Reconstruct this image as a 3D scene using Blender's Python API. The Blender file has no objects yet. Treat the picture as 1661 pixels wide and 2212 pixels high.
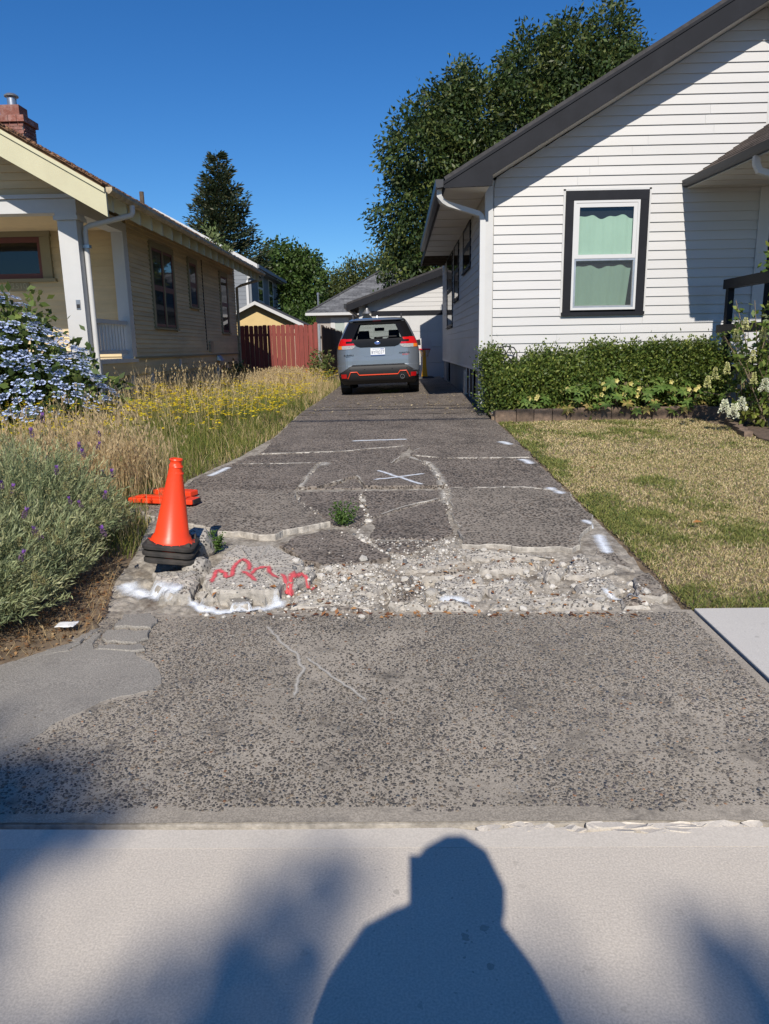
import bpy, math, random
import numpy as np
from mathutils import Vector, Matrix
from mathutils.bvhtree import BVHTree
random.seed(7); rng = np.random.default_rng(7)
scene = bpy.context.scene
COL = scene.collection
R_ = math.radians

# ------------------------------------------------------------------ camera
EYE = np.array([0.0, 0.0, 1.5]); VW, VH, VF = 1661.0, 2212.0, 1597.0
def cam_basis(yaw, pitch, roll):
    F = np.array([math.sin(yaw)*math.cos(pitch), math.cos(yaw)*math.cos(pitch), math.sin(pitch)])
    R = np.array([math.cos(yaw), -math.sin(yaw), 0.0]); U = np.cross(R, F)
    c, s = math.cos(roll), math.sin(roll)
    return c*R - s*U, s*R + c*U, F
CR, CU, CF = cam_basis(R_(-1.1808), R_(-12.5827), R_(1.0))
cam = bpy.data.cameras.new('camera'); cam_ob = bpy.data.objects.new('camera', cam); COL.objects.link(cam_ob)
cam.sensor_fit = 'VERTICAL'; cam.sensor_height = 24.0; cam.lens = VF/VH*24.0
cam.clip_start = 0.02; cam.clip_end = 3000
cam_ob.matrix_world = Matrix(((CR[0], CU[0], -CF[0], EYE[0]), (CR[1], CU[1], -CF[1], EYE[1]), (CR[2], CU[2], -CF[2], EYE[2]), (0, 0, 0, 1)))
scene.camera = cam_ob

# ------------------------------------------------------------------ sky, sun, exposure
SUN_EL, SUN_AZ = R_(37.6), R_(0.8)           # light travels towards +Y and a little +X
LDIR = np.array([math.sin(SUN_AZ)*math.cos(SUN_EL), math.cos(SUN_AZ)*math.cos(SUN_EL), -math.sin(SUN_EL)])
world = bpy.data.worlds.new('World'); scene.world = world; world.use_nodes = True
wn = world.node_tree.nodes; wl = world.node_tree.links
sky = wn.new('ShaderNodeTexSky'); sky.sky_type = 'NISHITA'; sky.sun_disc = False
sky.sun_elevation = SUN_EL; sky.sun_rotation = math.pi + SUN_AZ
sky.altitude = 300; sky.air_density = 1.0; sky.dust_density = 0.15; sky.ozone_density = 2.2
hs = wn.new('ShaderNodeHueSaturation'); hs.inputs['Saturation'].default_value = 1.3; hs.inputs['Value'].default_value = 1.0
grade = wn.new('ShaderNodeMix'); grade.data_type = 'RGBA'; grade.blend_type = 'MULTIPLY'; grade.inputs[0].default_value = 1.0; grade.inputs[7].default_value = (.56, .82, 1.08, 1)   # deep clear summer blue
wl.new(sky.outputs[0], hs.inputs['Color']); wl.new(hs.outputs[0], grade.inputs[6]); wl.new(grade.outputs[2], wn['Background'].inputs[0]); wn['Background'].inputs[1].default_value = 0.09
sun = bpy.data.lights.new('sun', 'SUN'); sun.energy = 5.0; sun.angle = R_(0.53); sun.color = (1.0, 0.93, 0.83)
sun_ob = bpy.data.objects.new('sun', sun); COL.objects.link(sun_ob); sun_ob.location = (-3, -30, 30)
sun_ob.rotation_euler = Vector(tuple(LDIR)).to_track_quat('-Z', 'Y').to_euler()
scene.view_settings.view_transform = 'Standard'; scene.view_settings.look = 'None'
scene.view_settings.exposure = 0.15; scene.view_settings.gamma = 1.0
scene.render.engine = 'CYCLES'
scene.cycles.max_bounces = 6; scene.cycles.transparent_max_bounces = 16; scene.cycles.diffuse_bounces = 3

# ------------------------------------------------------------------ terrain profile, survey helpers
PROF_Y = [-1e3, 2.15, 4.05, 12, 16, 1e4]; PROF_Z = [0, 0, 0.04, 0.42, 0.46, 0.46]
def sstep(a, b, x):
    t = np.clip((x-a)/(b-a), 0, 1); return t*t*(3-2*t)
def zg(y): return np.interp(y, PROF_Y, PROF_Z)
def zg2(x, y): return zg(y) + 0.026*np.clip(x, -2.0, 1.5)*sstep(12.5, 16, y)
def ray(x, y): return CF + CR*(x-VW/2)/VF - CU*(y-VH/2)/VF
TS = np.concatenate([np.linspace(.3, 30, 3000), np.linspace(30, 200, 800)])
def gnd(x, y, dz=0.0):                       # survey mark -> spot on the ground
    d = ray(x, y); v = EYE[2] + TS*d[2] - zg(TS*d[1]) - dz
    i = int(np.argmax(v <= 0)); t = TS[i-1] + (TS[i]-TS[i-1])*v[i-1]/(v[i-1]-v[i])
    return EYE + t*d
def onY(x, y, Y): d = ray(x, y); return EYE + d*(Y/d[1])
def vnoise(x, y, s=1.0, seed=0):             # smooth value noise, numpy
    x = np.asarray(x)*s + seed*17.3; y = np.asarray(y)*s + seed*9.1
    xi = np.floor(x); yi = np.floor(y); fx = x-xi; fy = y-yi
    def hsh(a, b):
        n = np.sin(a*127.1 + b*311.7 + seed*74.7)*43758.5453; return n - np.floor(n)
    u = fx*fx*(3-2*fx); w = fy*fy*(3-2*fy)
    return (hsh(xi, yi)*(1-u)+hsh(xi+1, yi)*u)*(1-w) + (hsh(xi, yi+1)*(1-u)+hsh(xi+1, yi+1)*u)*w
def fbm(x, y, s=1.0, seed=0): return .55*vnoise(x, y, s, seed)+.3*vnoise(x, y, s*2.1, seed+3)+.15*vnoise(x, y, s*4.3, seed+5)

# ------------------------------------------------------------------ materials
def nodes_of(m): return m.node_tree.nodes, m.node_tree.links
def newmat(name):
    m = bpy.data.materials.new(name); m.use_nodes = True; return m
def ramp(nt, fac, stops):
    r = nt.nodes.new('ShaderNodeValToRGB'); e = r.color_ramp.elements
    while len(e) < len(stops): e.new(0.5)
    for el, (p, c) in zip(e, stops): el.position = p; el.color = (*c, 1) if len(c) == 3 else c
    nt.links.new(fac, r.inputs[0]); return r.outputs[0]
def noise(nt, scale, detail=4, rough=.55, vec=None, dim='3D'):
    n = nt.nodes.new('ShaderNodeTexNoise'); n.inputs['Scale'].default_value = scale; n.inputs['Detail'].default_value = detail
    n.inputs['Roughness'].default_value = rough
    if vec is not None: nt.links.new(vec, n.inputs['Vector'])
    return n.outputs[0]
def texco(nt, kind='Object', scale=None):
    t = nt.nodes.new('ShaderNodeTexCoord'); o = t.outputs[kind]
    if scale is not None:
        mp = nt.nodes.new('ShaderNodeMapping'); mp.inputs['Scale'].default_value = scale; nt.links.new(o, mp.inputs[0]); o = mp.outputs[0]
    return o
def mathn(nt, op, a, b=None, clamp=False):
    n = nt.nodes.new('ShaderNodeMath'); n.operation = op; n.use_clamp = clamp
    for i, v in enumerate((a, b)):
        if v is None: continue
        if hasattr(v, 'links'): nt.links.new(v, n.inputs[i])
        else: n.inputs[i].default_value = v
    return n.outputs[0]
def mixc(nt, fac, a, b, mode='MIX'):
    n = nt.nodes.new('ShaderNodeMix'); n.data_type = 'RGBA'; n.blend_type = mode
    for i, v in ((0, fac), (6, a), (7, b)):
        if hasattr(v, 'links'): nt.links.new(v, n.inputs[i])
        else: n.inputs[i].default_value = (*v, 1) if isinstance(v, tuple) and len(v) == 3 else v
    return n.outputs[2]
def bump(nt, h, strength=.3, dist=.01):
    b = nt.nodes.new('ShaderNodeBump'); b.inputs['Strength'].default_value = strength; b.inputs['Distance'].default_value = dist
    nt.links.new(h, b.inputs['Height']); return b.outputs[0]
def M(name, col, rough=.7, var=.12, scale=3.0, stretch=(1, 1, 1), dirt=None, dirt_amt=.35, dirt_scale=1.5, rnd=.08, bmp=.15, bscale=60, metal=0.0, spec=.4, coat=0):
    """painted / plain surface: base colour, blotchy variation, optional dirt, per-piece variation, fine relief"""
    m = newmat(name); nt = m.node_tree; b = nt.nodes['Principled BSDF']
    co = texco(nt, 'Object', stretch)
    n1 = noise(nt, scale, 5, .6, co)
    lo = tuple(c*(1-var) for c in col); hi = tuple(min(1, c*(1+var)) for c in col)
    c = ramp(nt, n1, [(.3, lo), (.7, hi)])
    if dirt:
        n2 = noise(nt, dirt_scale, 6, .7, co); f = mathn(nt, 'MULTIPLY', mathn(nt, 'SUBTRACT', n2, .45, True), dirt_amt*4, True)
        c = mixc(nt, f, c, dirt)
    if rnd:
        oi = nt.nodes.new('ShaderNodeObjectInfo'); hv = nt.nodes.new('ShaderNodeHueSaturation')
        v = mathn(nt, 'ADD', mathn(nt, 'MULTIPLY', oi.outputs['Random'], 2*rnd), 1-rnd)
        nt.links.new(v, hv.inputs['Value']); nt.links.new(c, hv.inputs['Color']); c = hv.outputs[0]
    nt.links.new(c, b.inputs['Base Color']); b.inputs['Roughness'].default_value = rough
    b.inputs['Metallic'].default_value = metal; b.inputs['Specular IOR Level'].default_value = spec
    b.inputs['Coat Weight'].default_value = coat
    if bmp: nt.links.new(bump(nt, noise(nt, bscale, 3, .6, co), bmp, .004), b.inputs['Normal'])
    return m
def Mattr(name, rough=.6, trans=.3, spec=.3):
    """colour from the 'Col' attribute, with some light passing through (foliage)"""
    m = newmat(name); nt = m.node_tree; b = nt.nodes['Principled BSDF']
    a = nt.nodes.new('ShaderNodeAttribute'); a.attribute_name = 'Col'
    nt.links.new(a.outputs[0], b.inputs['Base Color']); b.inputs['Roughness'].default_value = rough
    b.inputs['Specular IOR Level'].default_value = spec
    if trans:
        t = nt.nodes.new('ShaderNodeBsdfTranslucent'); mx = nt.nodes.new('ShaderNodeMixShader'); mx.inputs[0].default_value = trans
        hv = nt.nodes.new('ShaderNodeHueSaturation'); hv.inputs['Value'].default_value = 1.5; hv.inputs['Hue'].default_value = .485
        nt.links.new(a.outputs[0], hv.inputs['Color']); nt.links.new(hv.outputs[0], t.inputs[0])
        nt.links.new(b.outputs[0], mx.inputs[1]); nt.links.new(t.outputs[0], mx.inputs[2])
        nt.links.new(mx.outputs[0], nt.nodes['Material Output'].inputs[0])
    return m
def Mglass(name, tint=(.55, .6, .6), refl=.12, alpha=.75):
    m = newmat(name); nt = m.node_tree; nt.nodes.remove(nt.nodes['Principled BSDF'])
    tr = nt.nodes.new('ShaderNodeBsdfTransparent'); tr.inputs[0].default_value = (*tint, 1)
    gl = nt.nodes.new('ShaderNodeBsdfGlossy'); gl.inputs['Roughness'].default_value = .03
    fr = nt.nodes.new('ShaderNodeLayerWeight'); fr.inputs[0].default_value = .5
    f = mathn(nt, 'ADD', mathn(nt, 'MULTIPLY', mathn(nt, 'POWER', fr.outputs['Facing'], 5.0), .9), .04+refl, True)
    mx = nt.nodes.new('ShaderNodeMixShader'); nt.links.new(f, mx.inputs[0]); nt.links.new(tr.outputs[0], mx.inputs[1]); nt.links.new(gl.outputs[0], mx.inputs[2])
    nt.links.new(mx.outputs[0], nt.nodes['Material Output'].inputs[0]); return m
def Maggregate(name, dark=.5, cell=75.0, pale=(.40, .37, .33), worn=.5, tint=(1, 1, 1)):
    """exposed-aggregate concrete: small stones set in pale mortar, worn in patches"""
    m = newmat(name); nt = m.node_tree; b = nt.nodes['Principled BSDF']; co = texco(nt, 'Object')
    wob = mixc(nt, .012, co, noise(nt, 60, 2, .5, co), 'ADD')
    v = nt.nodes.new('ShaderNodeTexVoronoi'); v.inputs['Scale'].default_value = cell; nt.links.new(wob, v.inputs['Vector'])
    sep = nt.nodes.new('ShaderNodeSeparateColor'); nt.links.new(v.outputs['Color'], sep.inputs[0])
    T = lambda c: tuple(a*t for a, t in zip(c, tint))
    st = ramp(nt, sep.outputs[0], [(0, T((.035, .034, .036))), (.35, T((.075, .068, .062))), (.6, T((.11, .10, .09))), (.8, T((.15, .125, .10))), (.93, T((.20, .15, .11))), (1, T((.32, .30, .28)))])
    big = noise(nt, 1.3, 6, .65, co); mid = noise(nt, 14, 4, .6, co)
    thr = mathn(nt, 'ADD', mathn(nt, 'MULTIPLY', big, -.55), mathn(nt, 'ADD', mathn(nt, 'MULTIPLY', mid, -.35), .45+worn))
    mort = mathn(nt, 'MULTIPLY', mathn(nt, 'SUBTRACT', v.outputs['Distance'], thr), 9.0, True)
    pal = ramp(nt, noise(nt, 35, 3, .6, co), [(.3, T(tuple(c*.7 for c in pale))), (.7, T(pale))])
    c = mixc(nt, mort, st, pal)
    dust = mathn(nt, 'MULTIPLY', mathn(nt, 'SUBTRACT', noise(nt, 1.7, 6, .72, texco(nt, 'Object', (1, 1, 1.01))), .50, True), 2.2, True)
    c = mixc(nt, mathn(nt, 'MULTIPLY', dust, .75), c, T(tuple(x*.85 for x in pale)))
    stain = mathn(nt, 'MULTIPLY', mathn(nt, 'SUBTRACT', noise(nt, 2.2, 6, .7, co), .42, True), 2.4*dark, True)
    c = mixc(nt, stain, c, T((.05, .045, .042)))
    nt.links.new(c, b.inputs['Base Color']); b.inputs['Roughness'].default_value = .8; b.inputs['Specular IOR Level'].default_value = .3
    hgt = mathn(nt, 'SUBTRACT', 1.0, v.outputs['Distance'])
    nt.links.new(bump(nt, hgt, .5, .006), b.inputs['Normal']); return m
def Mconcrete(name, col, var=.12, speck=.25, broom=0, stain=(.3, .28, .26), stain_amt=.3, bscale=120, bst=.2, spots=0):
    m = newmat(name); nt = m.node_tree; b = nt.nodes['Principled BSDF']; co = texco(nt, 'Object')
    n1 = noise(nt, 1.1, 6, .65, co); c = ramp(nt, n1, [(.3, tuple(x*(1-var) for x in col)), (.7, tuple(x*(1+var) for x in col))])
    n2 = noise(nt, 160, 2, .5, co); c = mixc(nt, speck, c, ramp(nt, n2, [(.35, tuple(x*.45 for x in col)), (.65, tuple(min(1, x*1.25) for x in col))]))
    f = mathn(nt, 'MULTIPLY', mathn(nt, 'SUBTRACT', noise(nt, 5, 6, .7, co), .55, True), stain_amt*5, True); c = mixc(nt, f, c, stain)
    if spots:                                 # scattered water marks and grit
        for sc, th, k in ((17, .20, .78), (60, .22, .86)):
            v = nt.nodes.new('ShaderNodeTexVoronoi'); v.inputs['Scale'].default_value = sc; nt.links.new(mixc(nt, .03, co, noise(nt, 25, 3, .6, co), 'ADD'), v.inputs['Vector'])
            sp = nt.nodes.new('ShaderNodeSeparateColor'); nt.links.new(v.outputs['Color'], sp.inputs[0])
            patchy = mathn(nt, 'MULTIPLY', mathn(nt, 'SUBTRACT', noise(nt, .9, 3, .5, co), .42, True), 5.0, True)
            dot = mathn(nt, 'MULTIPLY', mathn(nt, 'MULTIPLY', mathn(nt, 'LESS_THAN', v.outputs['Distance'], th), mathn(nt, 'GREATER_THAN', sp.outputs[0], k)), mathn(nt, 'MULTIPLY', patchy, spots))
            c = mixc(nt, dot, c, tuple(x*.5 for x in col))
        hair = mathn(nt, 'MULTIPLY', mathn(nt, 'SUBTRACT', noise(nt, 1, 4, .7, texco(nt, 'Object', (90, 2.5, 4))), .5, True), .9, True); c = mixc(nt, hair, c, tuple(x*.78 for x in col))
    nt.links.new(c, b.inputs['Base Color']); b.inputs['Roughness'].default_value = .85; b.inputs['Specular IOR Level'].default_value = .25
    h = noise(nt, bscale, 4, .65, co)
    if broom:
        h = mathn(nt, 'ADD', h, mathn(nt, 'MULTIPLY', noise(nt, 1, 3, .6, texco(nt, 'Object', (broom, 4, 4))), 1.2))
    nt.links.new(bump(nt, h, bst, .004), b.inputs['Normal']); return m
def Mshingle(name, ca, cb, cc, bw=.3, bh=.14, axis='XY'):
    m = newmat(name); nt = m.node_tree; b = nt.nodes['Principled BSDF']
    uv = nt.nodes.new('ShaderNodeAttribute'); uv.attribute_name = 'RoofUV'
    br = nt.nodes.new('ShaderNodeTexBrick'); br.inputs['Scale'].default_value = 1; br.inputs['Brick Width'].default_value = bw; br.inputs['Row Height'].default_value = bh
    br.inputs['Mortar Size'].default_value = .006; br.inputs['Bias'].default_value = 0.0; br.inputs['Color1'].default_value = (*ca, 1); br.inputs['Color2'].default_value = (*cb, 1); br.inputs['Mortar'].default_value = (*cc, 1)
    nt.links.new(uv.outputs['Vector'], br.inputs['Vector'])
    c = mixc(nt, .35, br.outputs[0], ramp(nt, noise(nt, 9, 5, .7, texco(nt)), [(.3, tuple(x*.5 for x in ca)), (.7, tuple(x*1.3 for x in cb))]))
    nt.links.new(c, b.inputs['Base Color']); b.inputs['Roughness'].default_value = .95; b.inputs['Specular IOR Level'].default_value = .1
    nt.links.new(bump(nt, br.outputs[1], -.6, .02), b.inputs['Normal']); return m

# ------------------------------------------------------------------ mesh helpers
WL = {}
def origin_of(o):
    return WL.get(o.name, Vector((0, 0, 0))) if o else Vector((0, 0, 0))
def tag(o, label=None, cat=None, group=None, kind=None):
    if label: o['label'] = label
    if cat: o['category'] = cat
    if group: o['group'] = group
    if kind: o['kind'] = kind
    return o
def thing(name, label, cat, loc=(0, 0, 0), rz=0.0, group=None):
    o = bpy.data.objects.new(name, None); COL.objects.link(o); o.empty_display_size = .2
    o.location = loc; o.rotation_euler = (0, 0, rz); WL[o.name] = Vector(loc)
    return tag(o, label, cat, group)
class MB:
    def __init__(s): s.v = []; s.f = []; s.mi = []
    def add(s, vs, fs, mi=0):
        k = len(s.v); s.v += [tuple(map(float, p)) for p in vs]; s.f += [tuple(i+k for i in f) for f in fs]; s.mi += [mi]*len(fs); return s
    def box(s, x0, x1, y0, y1, z0, z1, mi=0):
        x0, x1 = min(x0, x1), max(x0, x1); y0, y1 = min(y0, y1), max(y0, y1); z0, z1 = min(z0, z1), max(z0, z1)
        return s.add([(x0, y0, z0), (x1, y0, z0), (x1, y1, z0), (x0, y1, z0), (x0, y0, z1), (x1, y0, z1), (x1, y1, z1), (x0, y1, z1)],
                     [(0, 3, 2, 1), (4, 5, 6, 7), (0, 1, 5, 4), (1, 2, 6, 5), (2, 3, 7, 6), (3, 0, 4, 7)], mi)
    def prism(s, ptsA, ptsB, mi=0):          # two matching loops
        n = len(ptsA); fs = [tuple(range(n))[::-1], tuple(range(n, 2*n))] + [(i, (i+1) % n, n+(i+1) % n, n+i) for i in range(n)]
        return s.add(list(ptsA)+list(ptsB), fs, mi)
    def rings(s, rs, caps=(True, True), closed=True, mi=0):
        n = len(rs[0]); fs = []
        for a in range(len(rs)-1):
            for i in range(n if closed else n-1):
                j = (i+1) % n; fs.append((a*n+i, a*n+j, (a+1)*n+j, (a+1)*n+i))
        if caps[0]: fs.append(tuple(range(n))[::-1])
        if caps[1]: fs.append(tuple(range((len(rs)-1)*n, len(rs)*n)))
        return s.add([p for r in rs for p in r], fs, mi)
    def tube(s, pts, rad, n=8, caps=(True, True), mi=0, squash=None):
        pts = [Vector(p) for p in pts]; rs = []
        if not hasattr(rad, '__len__'): rad = [rad]*len(pts)
        up = None
        for i, p in enumerate(pts):
            a = pts[max(i-1, 0)]; b = pts[min(i+1, len(pts)-1)]; t = (b-a).normalized()
            if up is None: up = Vector((0, 0, 1)) if abs(t.z) < .9 else Vector((0, 1, 0))
            s1 = t.cross(up).normalized(); up = s1.cross(t).normalized()
            k = squash or (1, 1)
            rs.append([p + (s1*math.cos(2*math.pi*q/n)*k[0] + up*math.sin(2*math.pi*q/n)*k[1])*rad[i] for q in range(n)])
        return s.rings(rs, caps, True, mi)
    def bar(s, pts, w, h, mi=0):             # rectangular section along a path
        pts = [Vector(p) for p in pts]; rs = []; 
        for i, p in enumerate(pts):
            a = pts[max(i-1, 0)]; b = pts[min(i+1, len(pts)-1)]; t = (b-a).normalized()
            ref = Vector((0, 0, 1)) if abs(t.z) < .93 else Vector((1, 0, 0))
            s1 = t.cross(ref).normalized(); u = s1.cross(t).normalized()
            rs.append([p - s1*w/2 - u*h/2, p + s1*w/2 - u*h/2, p + s1*w/2 + u*h/2, p - s1*w/2 + u*h/2])
        return s.rings(rs, (True, True), True, mi)
    def lathe(s, prof, n=24, c=(0, 0, 0), mi=0, axis='Z', caps=(True, True)):
        rs = []
        for r, z in prof:
            ring = []
            for q in range(n):
                a = 2*math.pi*q/n; u, w = r*math.cos(a), r*math.sin(a)
                ring.append((c[0]+u, c[1]+w, c[2]+z) if axis == 'Z' else ((c[0]+u, c[1]+z, c[2]+w) if axis == 'Y' else (c[0]+z, c[1]+u, c[2]+w)))
            rs.append(ring)
        return s.rings(rs, caps, True, mi)
    def build(s, name, mat, parent=None, smooth=False, local=False, bevel=0.0):
        off = Vector((0, 0, 0)) if local else origin_of(parent)
        me = bpy.data.meshes.new(name)
        me.from_pydata([(p[0]-off[0], p[1]-off[1], p[2]-off[2]) for p in s.v], [], s.f)
        for m in (mat if isinstance(mat, (list, tuple)) else [mat]): me.materials.append(m)
        if any(s.mi): me.polygons.foreach_set('material_index', s.mi)
        me.validate(); me.update()
        import bmesh
        bm = bmesh.new(); bm.from_mesh(me); bmesh.ops.recalc_face_normals(bm, faces=bm.faces)
        if bevel: bmesh.ops.bevel(bm, geom=list(bm.edges), offset=bevel, segments=2, affect='EDGES', profile=.6, clamp_overlap=True)
        bm.to_mesh(me); bm.free()
        if smooth:
            me.polygons.foreach_set('use_smooth', [True]*len(me.polygons)); 
            if smooth != 'all': me.set_sharp_from_angle(angle=R_(smooth if not isinstance(smooth, bool) else 40))
        return link(name, me, parent, off)
def link(name, me, parent=None, off=None):
    o = bpy.data.objects.new(name, me); COL.objects.link(o)
    if parent: o.parent = parent
    WL[o.name] = off if off is not None else origin_of(parent)
    return o
def npmesh(name, verts, faces, mat, parent=None, col=None, smooth=False, sizes=None, uv=None, local=False):
    """fast mesh from numpy; faces (n,k) of one polygon size, or flat list with sizes"""
    me = bpy.data.meshes.new(name); verts = np.asarray(verts, np.float32)
    off = Vector((0, 0, 0)) if local else origin_of(parent); verts = verts - np.array(off, np.float32)
    me.vertices.add(len(verts)); me.vertices.foreach_set('co', verts.ravel())
    if sizes is None:
        faces = np.asarray(faces, np.int32); nf, k = faces.shape; starts = np.arange(nf, dtype=np.int32)*k; fl = faces.ravel()
    else:
        fl = np.asarray(faces, np.int32); sizes = np.asarray(sizes); nf = len(sizes); starts = np.concatenate([[0], np.cumsum(sizes)[:-1]]).astype(np.int32)
    me.loops.add(len(fl)); me.loops.foreach_set('vertex_index', fl)
    me.polygons.add(nf); me.polygons.foreach_set('loop_start', starts)
    if smooth: me.polygons.foreach_set('use_smooth', np.ones(nf, bool))
    for m in (mat if isinstance(mat, (list, tuple)) else [mat]): me.materials.append(m)
    if col is not None:
        a = me.attributes.new('Col', 'FLOAT_COLOR', 'POINT'); c = np.ones((len(verts), 4), np.float32); c[:, :3] = col; a.data.foreach_set('color', c.ravel())
    if uv is not None:
        a = me.attributes.new('RoofUV', 'FLOAT_VECTOR', 'POINT'); u = np.zeros((len(verts), 3), np.float32); u[:, :2] = uv; a.data.foreach_set('vector', u.ravel())
    me.update(calc_edges=True); me.validate()
    return link(name, me, parent, off)
def struct(o): o['kind'] = 'structure'; return o
def grid_sheet(name, xs, ys, zf, mat, parent=None, smooth=True):
    X, Y = np.meshgrid(xs, ys); Z = zf(X, Y); V = np.stack([X, Y, Z], -1).reshape(-1, 3)
    nx, ny = len(xs), len(ys); i = np.arange(nx-1)[None, :]+np.arange(ny-1)[:, None]*nx
    Fc = np.stack([i, i+1, i+1+nx, i+nx], -1).reshape(-1, 4)
    return npmesh(name, V, Fc, mat, parent, smooth=smooth)
def text_part(name, body, size, mat, parent, loc, rot=(math.pi/2, 0, 0), extrude=.002, align='CENTER', sx=1.0):
    cu = bpy.data.curves.new(name, 'FONT'); cu.body = body; cu.size = size; cu.extrude = extrude; cu.align_x = align; cu.align_y = 'CENTER'; cu.resolution_u = 3
    t = bpy.data.objects.new(name, cu); COL.objects.link(t)
    dg = bpy.context.evaluated_depsgraph_get(); me = bpy.data.meshes.new_from_object(t.evaluated_get(dg)); bpy.data.objects.remove(t); bpy.data.curves.remove(cu)
    me.materials.clear(); me.materials.append(mat)
    o = bpy.data.objects.new(name, me); COL.objects.link(o); o.parent = parent; o.location = loc; o.rotation_euler = rot; o.scale = (sx, 1, 1)
    return o
def siding(parent, name, mat, z0, z1, e, uint, place, openings=(), t=.014, thin=.003, seam=False):
    """lap boards one by one. uint(z)->(u0,u1); place(u, out, z)->xyz; openings (u0,u1,z0,z1)"""
    z = z0; n = 0
    while z < z1 - .01:
        zt = min(z+e, z1); a0, b0 = uint(z); a1, b1 = uint(zt)
        segs = [(a0, b0, a1, b1)]
        for (p, q, zz0, zz1) in openings:
            if min(zt, zz1)-max(z, zz0) > e*.5:
                ns = []
                for (c0, d0, c1, d1) in segs:
                    if q <= min(c0, c1) or p >= max(d0, d1): ns.append((c0, d0, c1, d1)); continue
                    if p > c0: ns.append((c0, p, c1, p))
                    if q < d0: ns.append((q, d0, q, d1))
                segs = ns
        if seam:
            ns = []
            for (c0, d0, c1, d1) in segs:
                if d0-c0 > 2.2:
                    q = random.uniform(c0+.7, d0-.7); q = min(max(q, c1+.02), d1-.02) if d1-c1 > .1 else None
                    if q: ns += [(c0, q-.001, c1, q-.001), (q+.001, d0, q+.001, d1)]; continue
                ns.append((c0, d0, c1, d1))
            segs = ns
        for (c0, d0, c1, d1) in segs:
            if d0-c0 < .02: continue
            if d1 < c1: c1 = d1 = (c1+d1)/2
            lo = z - .012
            A = [place(c0, t, lo), place(c0, 0, lo), place(c1, 0, zt), place(c1, thin, zt)]
            B = [place(d0, t, lo), place(d0, 0, lo), place(d1, 0, zt), place(d1, thin, zt)]
            MB().prism(A, B).build(name, mat, parent); n += 1
        z = zt
    return n
# ------------------------------------------------------------------ palette
m_soil = M('soil', (.16, .115, .075), .95, .35, 6, dirt=(.30, .24, .15), dirt_amt=.5, dirt_scale=9, rnd=0, bmp=.6, bscale=40)
m_asphalt = M('asphalt', (.05, .05, .05), .9, .2, 8, rnd=0, bmp=.4, bscale=90)
m_apron = Mconcrete('new_concrete', (.57, .51, .43), .09, .30, 26, (.42, .38, .33), .22, 90, .25, .7)
m_apron_band = Mconcrete('tooled_concrete', (.55, .50, .43), .10, .2, 0, (.36, .34, .31), .1, 90, .08)
m_newwalk = Mconcrete('pale_new_concrete', (.53, .505, .465), .05, .18, 20, (.45, .43, .4), .15, 90, .15, .4)
m_oldwalk = Mconcrete('old_grey_concrete', (.27, .25, .22), .40, .65, 9, (.14, .13, .12), .5, 130, .5)
m_mortar = Mconcrete('worn_mortar', (.34, .30, .245), .45, .5, 0, (.07, .062, .054), .9, 90, .5)
m_slab = Maggregate('driveway_aggregate', .55, 46, (.43, .395, .345), .38, (.74, .70, .66))
m_slab2 = Maggregate('driveway_aggregate_dark', .75, 46, (.40, .365, .32), .44, (.68, .635, .605))
m_chunk = Maggregate('broken_aggregate', .30, 50, (.46, .425, .37), .30)
m_broken = M('broken_concrete_face', (.38, .35, .305), .95, .35, 22, dirt=(.20, .175, .15), dirt_amt=.5, dirt_scale=12, bmp=.9, bscale=70)
m_rubble = M('crushed_concrete', (.31, .28, .235), .95, .45, 30, dirt=(.085, .065, .048), dirt_amt=.9, dirt_scale=7, rnd=0, bmp=1.0, bscale=70)
m_stone = M('rubble_stone', (.50, .47, .42), .95, .25, 30, rnd=.3, bmp=.7, bscale=90)
m_white = M('white_vinyl', (.485, .48, .472), .45, .03, 1.2, (.3, 1, 4), dirt=(.40, .38, .34), dirt_amt=.18, dirt_scale=.7, rnd=.02, bmp=.04, bscale=12, spec=.4)
m_whitepaint = M('white_paint', (.50, .50, .495), .5, .04, 3, dirt=(.55, .53, .48), dirt_amt=.15, rnd=.02, bmp=.05, bscale=30)
m_grime_shade = M('grimy_shaded_vinyl', (.44, .435, .42), .5, .06, 1.0, (.3, .5, 3), dirt=(.30, .285, .26), dirt_amt=.45, dirt_scale=.9, rnd=.04, bmp=.05, bscale=12, spec=.3)  # streaky grime, plus a darker tone painting in the side wall's shade
m_whitetrim = M('white_frame', (.54, .54, .535), .35, .02, 3, rnd=0, bmp=0)
m_soffit = M('soffit_vinyl', (.52, .495, .455), .55, .08, 2, dirt=(.40, .37, .33), dirt_amt=.25, rnd=.03, bmp=.05)
m_char = M('charcoal_trim', (.011, .012, .016), .55, .15, 3, dirt=(.022, .023, .028), dirt_amt=.25, rnd=.05, bmp=.08, bscale=25, spec=.15)
m_chargutter = M('dark_gutter', (.020, .021, .025), .4, .15, 4, dirt=(.05, .05, .05), dirt_amt=.3, rnd=.05, bmp=.05)
m_roofdark = M('dark_roof_shingles', (.045, .043, .045), .95, .3, 12, rnd=.1, bmp=.6, bscale=70)
m_found = Mconcrete('foundation', (.26, .25, .24), .12, .2, 0, (.16, .15, .14), .4, 60, .3)
m_tanfound = Mconcrete('tan_foundation', (.36, .325, .25), .12, .2, 0, (.22, .2, .16), .4, 60, .3)
m_yellow = M('yellow_siding', (.60, .475, .285), .7, .10, 1.6, (.5, .5, 3), dirt=(.36, .29, .19), dirt_amt=.5, dirt_scale=1.1, rnd=.09, bmp=.15, bscale=40)
m_yellowpale = M('pale_yellow_trim', (.50, .475, .32), .6, .06, 2, dirt=(.45, .40, .27), dirt_amt=.3, rnd=.04, bmp=.1)
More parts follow.
